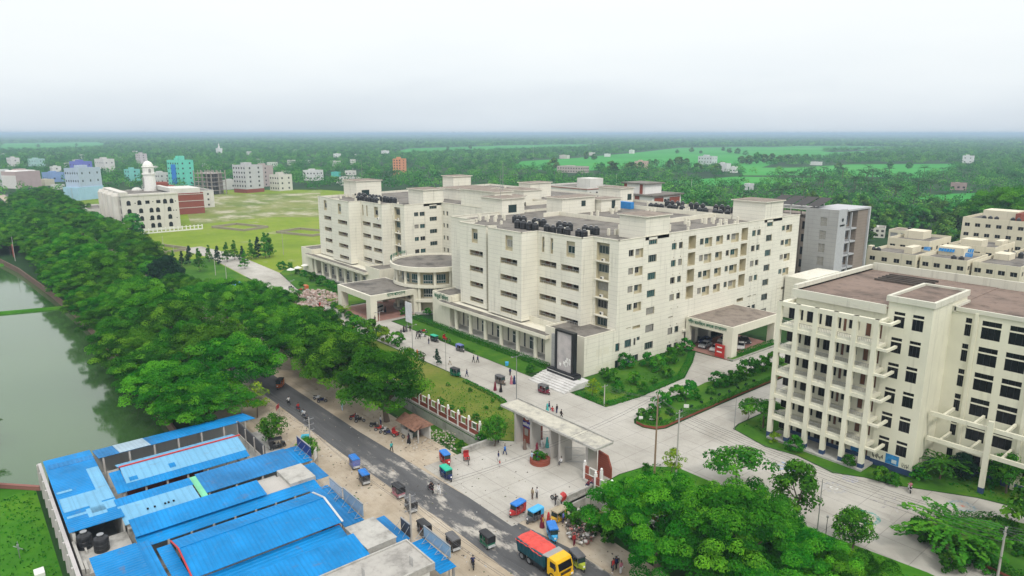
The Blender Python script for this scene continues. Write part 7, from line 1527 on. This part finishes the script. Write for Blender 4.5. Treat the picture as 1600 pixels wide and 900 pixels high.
for s in (-1, 1): g.hexa([(-2, s * .86, 1.2), (1.7, s * .86, 1.2), (1.7, s * .84, 1.2), (-2, s * .84, 1.2), (-2, s * .80, 1.75), (1.5, s * .80, 1.75), (1.5, s * .77, 1.75), (-2, s * .77, 1.75)])
g.build('window', M['glassd'], t, local=True)
for x in (-1.4, 1.4):
    for y in (-.78, .78): add_wheel(t, (x, y, .33), .33, .2)
# the truck
t = thing('dump_truck', 'yellow cabbed dump truck with dark teal body under a red tarpaulin', 'truck', (42.4, -49.9, .012), 0.0)
TEAL = paint((.012, .075, .10), .5, .2, 2); YEL = paint((.72, .42, .01), .4, .08, 2)
b = MB(); b.hexa([(-3.3, -1.2, 1.0), (1.45, -1.2, 1.0), (1.45, 1.2, 1.0), (-3.3, 1.2, 1.0), (-3.45, -1.32, 2.55), (1.55, -1.32, 2.55), (1.55, 1.32, 2.55), (-3.45, 1.32, 2.55)])
for k in range(8):
    x = -3.2 + k * .65
    for s in (-1, 1): b.hexa([(x - .04, s * 1.21, 1.02), (x + .04, s * 1.21, 1.02), (x + .04, s * 1.27, 1.02), (x - .04, s * 1.27, 1.02), (x - .04, s * 1.32, 2.5), (x + .04, s * 1.32, 2.5), (x + .04, s * 1.38, 2.5), (x - .04, s * 1.38, 2.5)])
b.build('body', TEAL, t, local=True)
tp = MB(); rr = random.Random(4); nx, ny = 16, 9; vs = []
for i in range(nx + 1):
    for j in range(ny + 1):
        x = -3.5 + 4.75 * i / nx; y = -1.4 + 2.8 * j / ny; e = min(1, 2.2 * min(j, ny - j) / ny + .05) * min(1, 3.5 * min(i + .6, nx - i + .4) / nx); z = 2.52 + .42 * e + rr.uniform(-.035, .035) - (.22 if j in (0, ny) else 0) * rr.uniform(.3, 1.3); vs.append((x, y * (1.0 if 0 < j < ny else 1.0), z))
tp.add(vs, [(i * (ny + 1) + j, (i + 1) * (ny + 1) + j, (i + 1) * (ny + 1) + j + 1, i * (ny + 1) + j + 1) for i in range(nx) for j in range(ny)]); tp.build('tarpaulin', paint((.62, .07, .055), .6, .2, 1.5), t, local=True)
f = MB(); f.hexa([(1.25, -1.3, 2.55), (2.2, -1.2, 2.62), (2.2, 1.2, 2.62), (1.25, 1.3, 2.55), (1.25, -1.3, 2.65), (2.2, -1.2, 2.72), (2.2, 1.2, 2.72), (1.25, 1.3, 2.65)]); f.build('headboard', M['greyframe'], t, local=True)
c = MB(); pr = [(1.95, .55), (1.95, 2.55), (2.15, 2.72), (3.3, 2.66), (3.5, 2.45), (3.78, 1.55), (3.8, .95), (3.75, .55)]; c.side(pr, -1.18, 1.18); c.box(3.801, 3.95, -1.15, 1.15, .55, .95); c.build('cab', YEL, t, local=True)
g = MB(); g.hexa([(3.81, -1.02, 1.6), (3.83, -1.02, 1.6), (3.83, 1.02, 1.6), (3.81, 1.02, 1.6), (3.55, -1.0, 2.38), (3.57, -1.0, 2.38), (3.57, 1.0, 2.38), (3.55, 1.0, 2.38)]); g.build('windscreen', M['glassd'], t, local=True)
for s in (-1, 1):
    g = MB(); g.box(2.45, 3.3, s * 1.2 - .015, s * 1.2 + .015, 1.65, 2.35); g.build('window', M['glassd'], t, local=True)
    h = MB(); h.box(3.951, 4.0, s * .85 - .15, s * .85 + .15, .66, .86); h.build('headlight', M['lampwhite'], t, local=True); m = MB(); m.tube((3.5, s * 1.2, 2.2), (3.6, s * 1.5, 2.3), .02); m.box(3.55, 3.62, s * 1.5 - .1, s * 1.5 + .1, 1.8, 2.25); m.build('mirror', M['black'], t, local=True)
ch = MB(); ch.box(-3.2, 3.6, -.45, .45, .6, .95); ch.box(-.6, 1.3, -1.15, -.6, .5, .95); ch.box(-3.2, -2.7, -1.25, -.7, .85, .98); ch.build('chassis', M['black'], t, local=True)
gr = MB(); [gr.box(3.83, 3.86, -.8, .8, 1.02 + .1 * k, 1.07 + .1 * k) for k in range(4)]; gr.build('grille', M['black'], t, local=True)
for x in (-2.55, -1.25, 2.75):
    for y in (-1.02, 1.02): add_wheel(t, (x, y, .5), .5, .36)

# ------------------------------------------------------------------ people
def skin_body(joints, edges, radii, sub=1):
    me = bpy.data.meshes.new('tmp'); me.from_pydata(joints, edges, []); o = bpy.data.objects.new('tmp', me); COL.objects.link(o)
    sm = o.modifiers.new('s', 'SKIN'); o.modifiers.new('d', 'SUBSURF').levels = sub
    for i, r in enumerate(radii): me.skin_vertices[0].data[i].radius = (r, r) if not isinstance(r, tuple) else r
    me.skin_vertices[0].data[0].use_root = True; bpy.context.view_layer.update()
    m2 = bpy.data.meshes.new_from_object(o.evaluated_get(bpy.context.evaluated_depsgraph_get())); bpy.data.objects.remove(o); bpy.data.meshes.remove(me); m2.polygons.foreach_set('use_smooth', [True] * len(m2.polygons)); return m2
def make_person(pose):
    W = {'stand': 0, 'walk': 1, 'sit': 2, 'robe': 0}[pose]; st = .26 if W == 1 else 0
    hip, kn, an = (.92, .5, .08); sx_ = .09
    if W == 2: L = [((.05, s * .1, .80), (.42, s * .14, .74), (.40, s * .14, .36), (.50, s * .14, .33)) for s in (-1, 1)]; dz = -.1
    else: L = [((0, s * sx_, hip), (s * st * .6 + .03, s * .1, kn), (s * st - (.06 if s < 0 and st else 0), s * .1, an), (s * st + .14, s * .1, .035)) for s in (-1, 1)]; dz = 0
    sh = 1.40 + dz
    A = [((0, s * .19, sh), (-s * st * .45 + (.12 if W == 2 else -.02), s * .25, sh - .28), (-s * st * .9 + (.36 if W == 2 else .06), s * .23, sh - (.32 if W == 2 else .52)), (-s * st * 1.0 + (.44 if W == 2 else .08), s * .23, sh - (.30 if W == 2 else .62))) for s in (-1, 1)]
    J = [(0, 0, .97 + dz), (0, 0, 1.2 + dz), (0, 0, 1.42 + dz), (0, 0, 1.5 + dz), (.015, 0, 1.58 + dz), (.02, 0, 1.69 + dz)]; E = [(0, 1), (1, 2), (2, 3), (3, 4), (4, 5)]; Rd = [(.14, .11), (.125, .1), (.11, .09), .05, (.075, .08), (.07, .08)]
    for ch, par, rs in ((A[0], 2, (.06, .045, .034, .036)), (A[1], 2, (.06, .045, .034, .036)), (L[0], 0, (.085, .06, .042, .045)), (L[1], 0, (.085, .06, .042, .045))):
        b = len(J); J += list(ch); E += [(par, b), (b, b + 1), (b + 1, b + 2), (b + 2, b + 3)]; Rd += list(rs)
    body = skin_body(J, E, Rd)
    sj = [(0, 0, .90 + dz), (0, 0, 1.2 + dz), (0, 0, 1.44 + dz)] + [p for c in A for p in c[:3]]; se = [(0, 1), (1, 2), (2, 3), (3, 4), (4, 5), (2, 6), (6, 7), (7, 8)]; shirt = skin_body(sj, se, [(.165, .15), (.15, .13), (.12, .10), .078, .062, .05, .078, .062, .05])
    pj_ = [(0, 0, .98 + dz)] + [p for c in L for p in c[:3]]; trs = skin_body(pj_, [(0, 1), (1, 2), (2, 3), (0, 4), (4, 5), (5, 6)], [(.15, .13), .105, .08, .062, .105, .08, .062])
    hb = MB(); hb.ball((.0, 0, 1.69 + dz), .105, .1, .12, 10, z0=-.2); 
    rb = MB(); rb.lathe((0, 0, 0), [(.34, .02), (.31, .35), (.25, .8), (.20, 1.05), (.21, 1.3), (.17, 1.45), (.06, 1.52)], 14); rb.lathe((0, 0, 0), [(.19, 1.36), (.14, 1.5), (.135, 1.66), (.11, 1.78), (.02, 1.83)], 12)
    face = MB(); face.ball((.075, 0, 1.65), .06, .065, .085, 8)
    return dict(body=body, shirt=shirt, trousers=trs, hair=hb, robe=rb)
POSE = {p: make_person(p) for p in ('stand', 'walk', 'sit')}; HAIRM = {}; ROBEM = [None]
SKIN = paint((.20, .105, .065), .7, .08)
pn = [0]
def person(px, py, pose, top, low, hd, label, group='people on the campus and road', z=0.014, s=1.0, pos=None):
    c = pos or G(px, py); robe = pose == 'robe'; P_ = POSE['stand' if robe else pose]
    t = thing('person', label, 'person', (c[0], c[1], z), R(hd), group); t.scale = (s, s, s)
    def part(nm, me, mat):
        o = bpy.data.objects.new(nm, me); COL.objects.link(o); o.parent = t
        if not me.materials: me.materials.append(SKIN)
        objmat(o, mat); return o
    part('body', P_['body'], SKIN)
    if robe:
        if ROBEM[0] is None: o = P_['robe'].build('robe', SKIN, t, True, True); ROBEM[0] = o.data; objmat(o, CL[top])
        else: part('robe', ROBEM[0], CL[top])
        if low != top: part('shawl', P_['shirt'], CL[low])
    else:
        part('shirt', P_['shirt'], CL[top]); part('trousers', P_['trousers'], CL[low])
        key = 'sit' if pose == 'sit' else 'up'
        if key not in HAIRM: o = P_['hair'].build('hair', M['black'], t, True, True); HAIRM[key] = o.data
        else: part('hair', HAIRM[key], M['black'])
    pn[0] += 1; return t
PEOPLE = [
 (729.5, 589, 'walk', 'navy', 'navy', 200, 'person in navy walking on the campus road near the green rickshaw'), (703, 570, 'walk', 'white', 'khaki', 30, 'person in pale shirt by the lamp pole on the campus road'),
 (740, 567, 'walk', 'black', 'grey', 190, 'person in dark shirt, left of a pair on the campus road'), (746.5, 567, 'walk', 'navy', 'black', 190, 'person in navy, right of a pair on the campus road'),
 (773.6, 610, 'robe', 'maroon', 'maroon', 20, 'person in a maroon robe beside one in black'), (782.6, 612.5, 'robe', 'black', 'black', 20, 'person in a black robe standing by the dry lawn edge'),
 (797, 587, 'stand', 'navy', 'black', 0, 'person in dark clothes behind the steel pole'), (799, 600, 'robe', 'pink', 'brown', 180, 'person in a brownish pink robe near the grey rickshaw'), (803.5, 600, 'robe', 'navy', 'black', 180, 'person in a dark robe with black shawl near the grey rickshaw'),
 (855, 645, 'robe', 'aqua', 'aqua', 200, 'person in a teal robe behind the gate roof'), (858, 641, 'walk', 'navy', 'navy', 200, 'person in navy behind the teal robed one'), (863, 648, 'sit', 'red', 'pink', 120, 'person in red crouching behind the gate roof'), (870, 646, 'stand', 'black', 'navy', 190, 'person in black standing behind the gate roof'), (877, 654, 'walk', 'black', 'black', 60, 'person in black just above the gate roof edge'),
 (789, 711, 'walk', 'blue', 'navy', 200, 'person in bright blue striding across the gate apron'), (779, 721, 'stand', 'navy', 'white', 240, 'person in navy top and white trousers on the apron'), (781, 730, 'stand', 'red', 'white', 240, 'small person in red beside the navy and white one', .7),
 (820, 702, 'robe', 'brown', 'brown', 300, 'person in dark brown before the guard room'), (839, 708, 'robe', 'maroon', 'maroon', 100, 'person in maroon in the gate opening'), (847, 701, 'stand', 'white', 'white', 100, 'person in white under the gate roof'), (855, 699, 'robe', 'aqua', 'aqua', 90, 'person in a teal robe inside the gate'), (860, 697, 'stand', 'navy', 'black', 90, 'person in dark clothes behind the teal robe inside the gate'),
 (831, 721, 'stand', 'lblue', 'lblue', 250, 'person in pale blue on the apron beside a maroon robe'), (840, 724, 'robe', 'navy', 'maroon', 250, 'person in maroon shawl and navy robe on the apron'), (877, 729, 'sit', 'white', 'grey', 260, 'person in white sitting at the round planter'),
 (686, 773, 'walk', 'white', 'white', 0, 'person in a white robe walking along the road'), (832, 780, 'stand', 'khaki', 'brown', 270, 'person in khaki behind the pale blue rickshaw'), (839, 779, 'stand', 'white', 'grey', 270, 'person in white shirt behind the pale blue rickshaw'),
 (847, 824, 'robe', 'maroon', 'yellow', 260, 'person in maroon robe with yellow shawl by the truck'), (857, 820, 'robe', 'red', 'red', 250, 'person in a red robe by the yellow rickshaw'), (880, 818, 'stand', 'purple', 'navy', 220, 'person in violet beside the yellow rickshaw'),
 (897, 853, 'stand', 'red', 'maroon', 0, 'person in red by the rubbish pile'), (535, 642, 'stand', 'lblue', 'lblue', 260, 'person in pale blue at the road edge under the trees'), (612, 706, 'walk', 'aqua', 'black', 180, 'person in teal shirt walking along the asphalt edge'), (639, 693, 'robe', 'black', 'maroon', 200, 'person in a black robe before the rusty stall'), (642, 676, 'stand', 'white', 'grey', 300, 'person in white at the stall counter'),
 (963, 890, 'stand', 'navy', 'black', 200, 'person in navy standing under the big tree by the road'), (958, 893, 'stand', 'red', 'grey', 200, 'person in red standing under the big tree by the road'), (970, 897, 'stand', 'pink', 'white', 180, 'person in pink at the bottom edge under the big tree'),
 (627, 524, 'stand', 'grey', 'grey', 180, 'person in grey at the left of the group below the billboard'), (631, 519, 'robe', 'black', 'black', 180, 'person in black in the group below the billboard'), (635, 518, 'robe', 'grey', 'black', 180, 'person in grey robe in the group below the billboard'), (641, 518, 'stand', 'black', 'grey', 180, 'person in dark shirt right in the group below the billboard'),
 (651, 530, 'walk', 'grey', 'grey', 30, 'person in grey walking towards the green rickshaw'), (655, 530, 'walk', 'black', 'black', 30, 'person in black walking towards the green rickshaw'), (670, 538, 'stand', 'black', 'navy', 30, 'person in dark clothes at the front of the green rickshaw'), (662, 567, 'stand', 'brown', 'black', 150, 'person in brown by the young tree on the road edge'), (652, 558, 'robe', 'orange', 'orange', 150, 'person in orange beside a pole at the road edge'), (642, 557, 'stand', 'navy', 'navy', 150, 'person in navy beside a pole at the road edge'),
 (602, 488, 'robe', 'black', 'black', 300, 'person in black under the entrance porch'), (586, 503, 'stand', 'brown', 'black', 300, 'person in brown at the porch pillar'), (1239, 737, 'stand', 'blue', 'navy', 90, 'person in bright blue on the painted court'), (556, 660, 'stand', 'grey', 'navy', 90, 'person in grey among the parked motorbikes'), (595, 664, 'stand', 'white', 'navy', 90, 'person in white among the parked motorbikes'),
 (500, 480, 'stand', 'red', 'red', 20, 'person in red at the brick heap'), (779, 692, 'stand', 'white', 'black', 250, 'person in white at the left parapet end'), (868, 790, 'stand', 'black', 'grey', 200, 'person in dark shirt holding the red cycle rickshaw'), (885, 700, 'walk', 'lblue', 'navy', 0, 'person in pale blue walking behind the gate pillars')]
for p in PEOPLE: person(*p[:7], s=p[7] if len(p) > 7 else 1.0)
for (x, y, col, lb) in ((33.8, -33.4, 'maroon', 'person in maroon sitting on the right bridge parapet'), (33.8, -32.5, 'pink', 'person in pink sitting on the right bridge parapet')): person(0, 0, 'sit', col, 'navy', 180, lb, z=.36, pos=(x, y))
def rider(o, dx, top, low, lb, dz=.02):
    m = Matrix.Translation(o.location) @ Matrix.Rotation(o.rotation_euler.z, 4, 'Z'); p = m @ Vector((dx, 0, 0)); person(0, 0, 'sit', top, low, math.degrees(o.rotation_euler.z), lb, 'riders', z=o.location.z + dz, pos=(p.x, p.y))
for i, (a, b, lb) in enumerate((('navy', 'black', 'rider in navy on the motorbike at the bottom'), ('black', 'black', 'rider in black on the motorbike near the white robed walker'), ('white', 'grey', 'rider in white on the farthest motorbike up the road'), ('red', 'navy', 'rider in red on the red motorbike'), ('lblue', 'white', 'rider in pale blue on the left road side'), ('grey', 'black', 'rider in grey on the last of the four motorbikes'), ('pink', 'white', 'rider in pink on the scooter by the college'))): rider(MBK[i], -.15, a, b, lb)
rider(MBK[1], -.62, 'black', 'black', 'pillion rider in black behind the rider in black')
rider(MBK[4], -.62, 'white', 'grey', 'pillion rider in white on the left road side')

# ------------------------------------------------------------------ poles, lamps and cables
def pole(name, label, px, py, pytop, r=.13, mat=None, arms=1, cat='utility pole', group=None, ad=(0, 1), lamp=False):
    b = G(px, py); lo, hi = 0.0, 40.0
    fwd = (Vector((b.x, b.y, 0)) - Vector((CAM.x, CAM.y, 0))).length
    for _ in range(40):
        m = (lo + hi) / 2; dy = (m - CAM.z); c, s = math.cos(PITCH), math.sin(PITCH); hd = Vector((b.x - CAM.x, b.y - CAM.y, 0)).dot(_fw); z = hd * c - dy * s; y = hd * s + dy * c
        if 450 - FPX * y / z > pytop: lo = m
        else: hi = m
    h = lo; t = thing(name, label, cat, (b.x, b.y, 0), 0, group); p = MB(); p.tube((0, 0, 0), (0, 0, h), r, r * .62, 8); p.build('shaft', mat or M['pole'], t, local=True)
    for k in range(arms):
        a = MB(); z = h - .35 - .9 * k; ax = Vector((ad[0], ad[1], 0)); a.tube(-ax * .8 + Vector((0, 0, z)), ax * .8 + Vector((0, 0, z)), .05, n=5)
        for q in (-.7, 0, .7): a.tube(ax * q + Vector((0, 0, z)), ax * q + Vector((0, 0, z + .22)), .045, n=6)
        a.build('crossarm', M['steel'], t, local=True)
    if lamp:
        a = MB(); 
        for s in (-1, 1): a.tube((0, 0, h - .2), (s * .9 * ad[0], s * .9 * ad[1], h - .05), .035, n=5); a.box(s * 1.1 * ad[0] - .25, s * 1.1 * ad[0] + .25, s * 1.1 * ad[1] - .12, s * 1.1 * ad[1] + .12, h - .1, h)
        a.build('lamp_head', M['steel'], t, local=True)
    return Vector((b.x, b.y, h))
A1 = pole('utility_pole', 'white concrete pole at the end of the pond side market shed', 378, 646, 578, .14, arms=2)
A2 = pole('utility_pole', 'concrete pole behind the bushy tree on the market front', 487, 722, 652, .14, arms=3)
A3 = pole('utility_pole', 'leaning looking grey pole amid cables beside the grey topped rickshaw', 643, 852, 772, .16, arms=3)
A4 = G(905, 1010); A4 = Vector((52, -58.5, 8.6))
Bp = pole('utility_pole', 'tall brown stained pole in the middle of the gate apron lawn', 1022, 748, 618, .16, M['polebrown'], 2)
B2 = pole('utility_pole', 'grey pole beside the little yellow green tree', 1056, 746, 641, .15, None, 2)
Cp = pole('utility_pole', 'steel lamp pole behind the left end of the gate roof', 807, 626, 556, .10, M['steel'], 0, 'lamp post', lamp=True)
Dp = pole('utility_pole', 'white pole at the tip of the triangular lawn', 944, 634, 601, .12, None, 1)
Ep = pole('utility_pole', 'pale concrete pole at the lower right corner', 1558, 905, 824, .15, None, 2)
Fp = pole('lamp_post', 'dark lamp pole on the court between the two green trees', 1277, 828, 749, .07, M['steel'], 0, 'lamp post')
pole('lamp_post', 'thin lamp pole in a small green patch left of the college', 1147, 672, 622, .06, M['steel'], 0, 'lamp post')
pole('lamp_post', 'slim steel lamp pole in front of the near wing', 645, 556, 508, .08, M['steel'], 0, 'lamp post', lamp=True)
pole('lamp_post', 'slim steel pole beside the young tree', 697, 580, 532, .06, M['steel'], 0, 'lamp post')
pole('lamp_post', 'white slim lamp pole in front of the entrance porch', 594, 520, 487, .07, M['white'], 0, 'lamp post', lamp=True)
pole('lamp_post', 'four armed dark lamp pole at the brick heap', 456, 472, 438, .07, M['steel'], 1, 'lamp post', lamp=True)
pole('utility_pole', 'concrete pole standing in the pond side tree row', 196, 492, 473, .13, None, 1)
for px, py, pt, lb in ((257, 402, 369, 'thin pole in the field at the shelter'), (272, 398, 384, 'short white post in the field behind the shelter'), (443, 398, 363, 'tall grey pole in the field beside the far wing'), (337, 430, 398, 'brown pole by the blue pool'), (354, 436, 412, 'slim white pole right of the blue pool'), (318, 414, 404, 'white post among the young pines'), (66, 318, 303, 'pole in the field edge at the left'), (114, 313, 294, 'pole beside the pale blue house'), (24, 408, 370, 'leaning grey pole by the pond bridge at the left edge'), (180, 412 - 40, 352, 'slim pole behind the road trees near the mosque')):
    pole('utility_pole', lb, px, py, pt, .12, None, 1 if pt < 400 and py < 400 else 0)
for px, py, pt, lb in ((1343, 318, 294, 'white power pole in the woods behind the clinic'), (1387, 335, 318, 'power pole before the palms behind the quarters'), (963, 290, 272, 'white pole before the woods behind the hospital'), (1080, 300, 280, 'thin power pole left of the rice field'), (552, 277, 262, 'thin mast in trees left of the orange tower'), (833, 250, 226, 'thin lattice mast at the end of the rice field'), (1028, 274, 268, 'power pole at the salmon house')): pole('power_pole', lb, px, py, pt, .16, M['white'], 1, 'power pole')
for k, (px, py, lb) in enumerate(((1165, 599, 'nearest'), (1114, 612, ''), (1071, 633, ''), (1028, 655, ''), (1190, 587, ''), (1345, 0, '')) ):
    if py == 0: continue
    b = G(px, py); t = thing('garden_lamp', 'short black double globe garden lamp along the long bed', 'lamp', (b.x, b.y, 0), 0, 'garden lamps along the long bed'); p = MB(); p.tube((0, 0, 0), (0, 0, 2.3), .05, .035, 6); p.tube((-.35, 0, 2.2), (.35, 0, 2.2), .03); p.build('post', M['black'], t, local=True)
    for s in (-1, 1): g = MB(); g.ball((s * .35, 0, 2.42), .15, .15, .18, 8); g.build('lantern', M['greyframe'], t, local=True)
b = G(1290, 838); t = thing('garden_lamp', 'short garden lamp on the lawn by the dark pole', 'lamp', (b.x, b.y, 0)); p = MB(); p.tube((0, 0, 0), (0, 0, 2.6), .05, .035, 6); p.build('post', M['black'], t, local=True); g = MB(); g.ball((0, 0, 2.75), .17, .17, .2, 8); g.build('lantern', M['greyframe'], t, local=True)
def cable(a, b, sag, label, group, r=.017, offs=((0, 0),)):
    for (o, dz) in offs:
        d = (b - a); q = Vector((-d.y, d.x, 0)).normalized() * o; mb = MB(); pts = []
        for k in range(13): f = k / 12; p = a.lerp(b, f) + q; p.z += dz - 4 * sag * f * (1 - f); pts.append(p)
        mb.path(pts, r, 4); o_ = mb.build('cable', M['wire']); tag(o_, label, 'cable', group)
O3 = ((-.6, -.2), (0, -.2), (.6, -.2), (-.5, -1.1)); O4 = O3 + ((.5, -1.1), (0, -1.9))
A0 = Vector((-75, -61, 10.5)); A00 = Vector((-120, -60, 10.5))
cable(A00, A0, .5, 'thin cable above the pond side rain trees', 'cables above the trees', offs=O3); cable(A0, A1, .5, 'thin cable from the rain trees to the pond side shed pole', 'cables to the shed pole', offs=O3)
cable(A1, A2, .6, 'thin cable between the shed pole and the market front pole', 'cables along the market front', offs=O4); cable(A2, A3, .7, 'thin cable along the market front over the blue rickshaws', 'cables over the rickshaws', offs=O4); cable(A3, Vector((58, -60, 9)), .8, 'thin cable over the road by the truck', 'cables by the truck', offs=O4)
cable(Bp, B2, .15, 'short cable between the brown and grey poles', 'cables of the pole pair', offs=O3); cable(Bp, Dp, .5, 'thin cable from the brown pole to the lawn tip pole', 'cables across the court mouth', offs=O3); cable(B2, Ep, .9, 'thin cable across the paved court to the corner pole', 'cables across the court', offs=O4); cable(Bp, A3 + Vector((0, 0, .2)), 1.2, 'thin cable across the road to the brown pole', 'cables across the road', offs=O3[:2]); cable(Ep, Vector((110, 2, 10)), .4, 'thin cable leaving the corner pole to the right', 'cables at the corner', offs=O3); cable(Ep, Vector((96, -22, 9)), .4, 'thin cable leaving the corner pole downward', 'cables below the corner pole', offs=O3[:2]); cable(B2, Vector((41, 3.4, 7)), .3, 'x' if False else 'thin cable from the grey pole to the college gallery', 'cable to the college')
# small signs on the beds and roadside
for k, (px, py, w, lb) in enumerate(((1018, 662, .9, 'small white name sign at the round tip of the long bed'), (1072, 643, .9, 'small white sign in the middle of the long bed'), (1001, 662, .7, 'small white sign at the left tip of the long bed'))):
    b = G(px, py); t = thing('garden_sign', lb, 'sign', (b.x, b.y, .45), R(40)); p = MB(); p.box(-w / 2, w / 2, -.03, .03, .3, .95); p.build('board', M['white'], t, local=True); p = MB(); p.tube((0, .05, 0), (0, .05, .9), .03); p.build('post', M['steel'], t, local=True)
b = G(490, 722); t = thing('roadside_banner', 'colourful banner with blue and red panels under the market front pole', 'banner', (b.x + 1, b.y, 0), R(-40)); p = MB(); p.box(-.7, .7, -.03, .03, 1.0, 2.6, 0); p.box(-.65, .65, -.05, -.031, 1.9, 2.5, 1); p.box(-.6, .6, -.05, -.031, 1.1, 1.4, 2); p.build('panel', [M['white'], V['lblue'], V['red']], t, local=True); p = MB(); p.tube((-.6, .05, 0), (-.6, .05, 2.6), .03); p.tube((.6, .05, 0), (.6, .05, 2.6), .03); p.build('post', M['steel'], t, local=True)
b = G(435, 652); t = thing('roadside_sign', 'small red and white sign on two legs beside the upper road', 'sign', (b.x, b.y, 0), R(-40)); p = MB(); p.box(-.8, .8, -.03, .03, 1.6, 2.4, 0); p.box(-.2, .2, -.05, -.031, 1.7, 2.3, 1); p.build('board', [V['red'], M['white']], t, local=True); p = MB(); p.tube((-.6, .05, 0), (-.6, .05, 2.3), .03); p.tube((.6, .05, 0), (.6, .05, 2.3), .03); p.build('post', M['steel'], t, local=True)
b = G(478, 700); t = thing('vendor_cart', 'green vendor cart with a turquoise sheet roof on the market front', 'cart', (b.x, b.y, 0), R(-30)); p = MB(); p.box(-1, 1, -.5, .5, .6, .9, 0); p.box(-1.1, 1.1, -.7, .7, 1.9, 1.96, 1); p.build('tray', [V['green'], paint((.03, .35, .48), .5, .1)], t, local=True); p = MB(); [p.tube((x, y, .6), (x, y, 1.9), .03) for x in (-.9, .9) for y in (-.45, .45)]; p.build('post', M['steel'], t, local=True)
for x in (-.7, .7): add_wheel(t, (x, -.52, .32), .32, .06)
b = G(792, 571); mb = MB(); mb.lathe((b.x, b.y, 0), [(.35, 0), (.42, .8), (.36, .8), (.02, .78)], 12); tag(mb.build('litter_bin', V['sky']), 'bright blue litter bin on the grass edge before the near wing', 'bin')
# parasols by the far wing
for k, (px, py, lb) in enumerate(((477, 424, 'white garden parasol nearest the far wing corner'), (466, 428, 'white garden parasol in the middle by the far wing'), (455, 431, 'white garden parasol farthest from the far wing'))):
    b = G(px, py); t = thing('garden_parasol', lb, 'parasol', (b.x, b.y, 0)); p = MB(); p.lathe((0, 0, 0), [(1.5, 2.2), (.8, 2.6), (.02, 2.9)], 8); p.build('canopy', M['white'], t, local=True); p = MB(); p.tube((0, 0, 0), (0, 0, 3.2), .05); p.build('post', M['steel'], t, local=True)
# red lattice bridge tower at the left edge
b = G(22, 402); t = thing('sluice_gate', 'red and white steel gate frame at the pond bridge at the left edge', 'sluice', (b.x, b.y, 0)); p = MB()
for x in (-2, 2): p.tube((x, 0, -1), (x, 0, 5), .2)
p.tube((-2.4, 0, 5), (2.4, 0, 5), .2); p.tube((-2, 0, 2.5), (2, 0, 2.5), .15); p.build('frame', M['brickred'], t, local=True)
# ------------------------------------------------------------------ haze over the plain
mb = MB(); mb.box(-46000, 46000, -46000, 46000, -3.0, 58.0); hz = mb.build('haze', []) if False else None
me = bpy.data.meshes.new('haze'); q = MB(); q.box(-46000, 46000, -46000, 46000, -3.0, 58.0); me.from_pydata(q.v, [], q.f); hz = bpy.data.objects.new('haze', me); COL.objects.link(hz)
m = bpy.data.materials.new('haze_air'); m.use_nodes = True; t = m.node_tree; t.nodes.clear(); o = t.nodes.new('ShaderNodeOutputMaterial'); v = t.nodes.new('ShaderNodeVolumePrincipled')
v.inputs['Color'].default_value = (.56, .75, .93, 1); v.inputs['Density'].default_value = HAZE_DENSITY; v.inputs['Anisotropy'].default_value = 0.0
t.links.new(v.outputs[0], o.inputs['Volume']); me.materials.append(m); tag(hz, 'pale blue haze over the plain', 'haze', None, 'stuff')
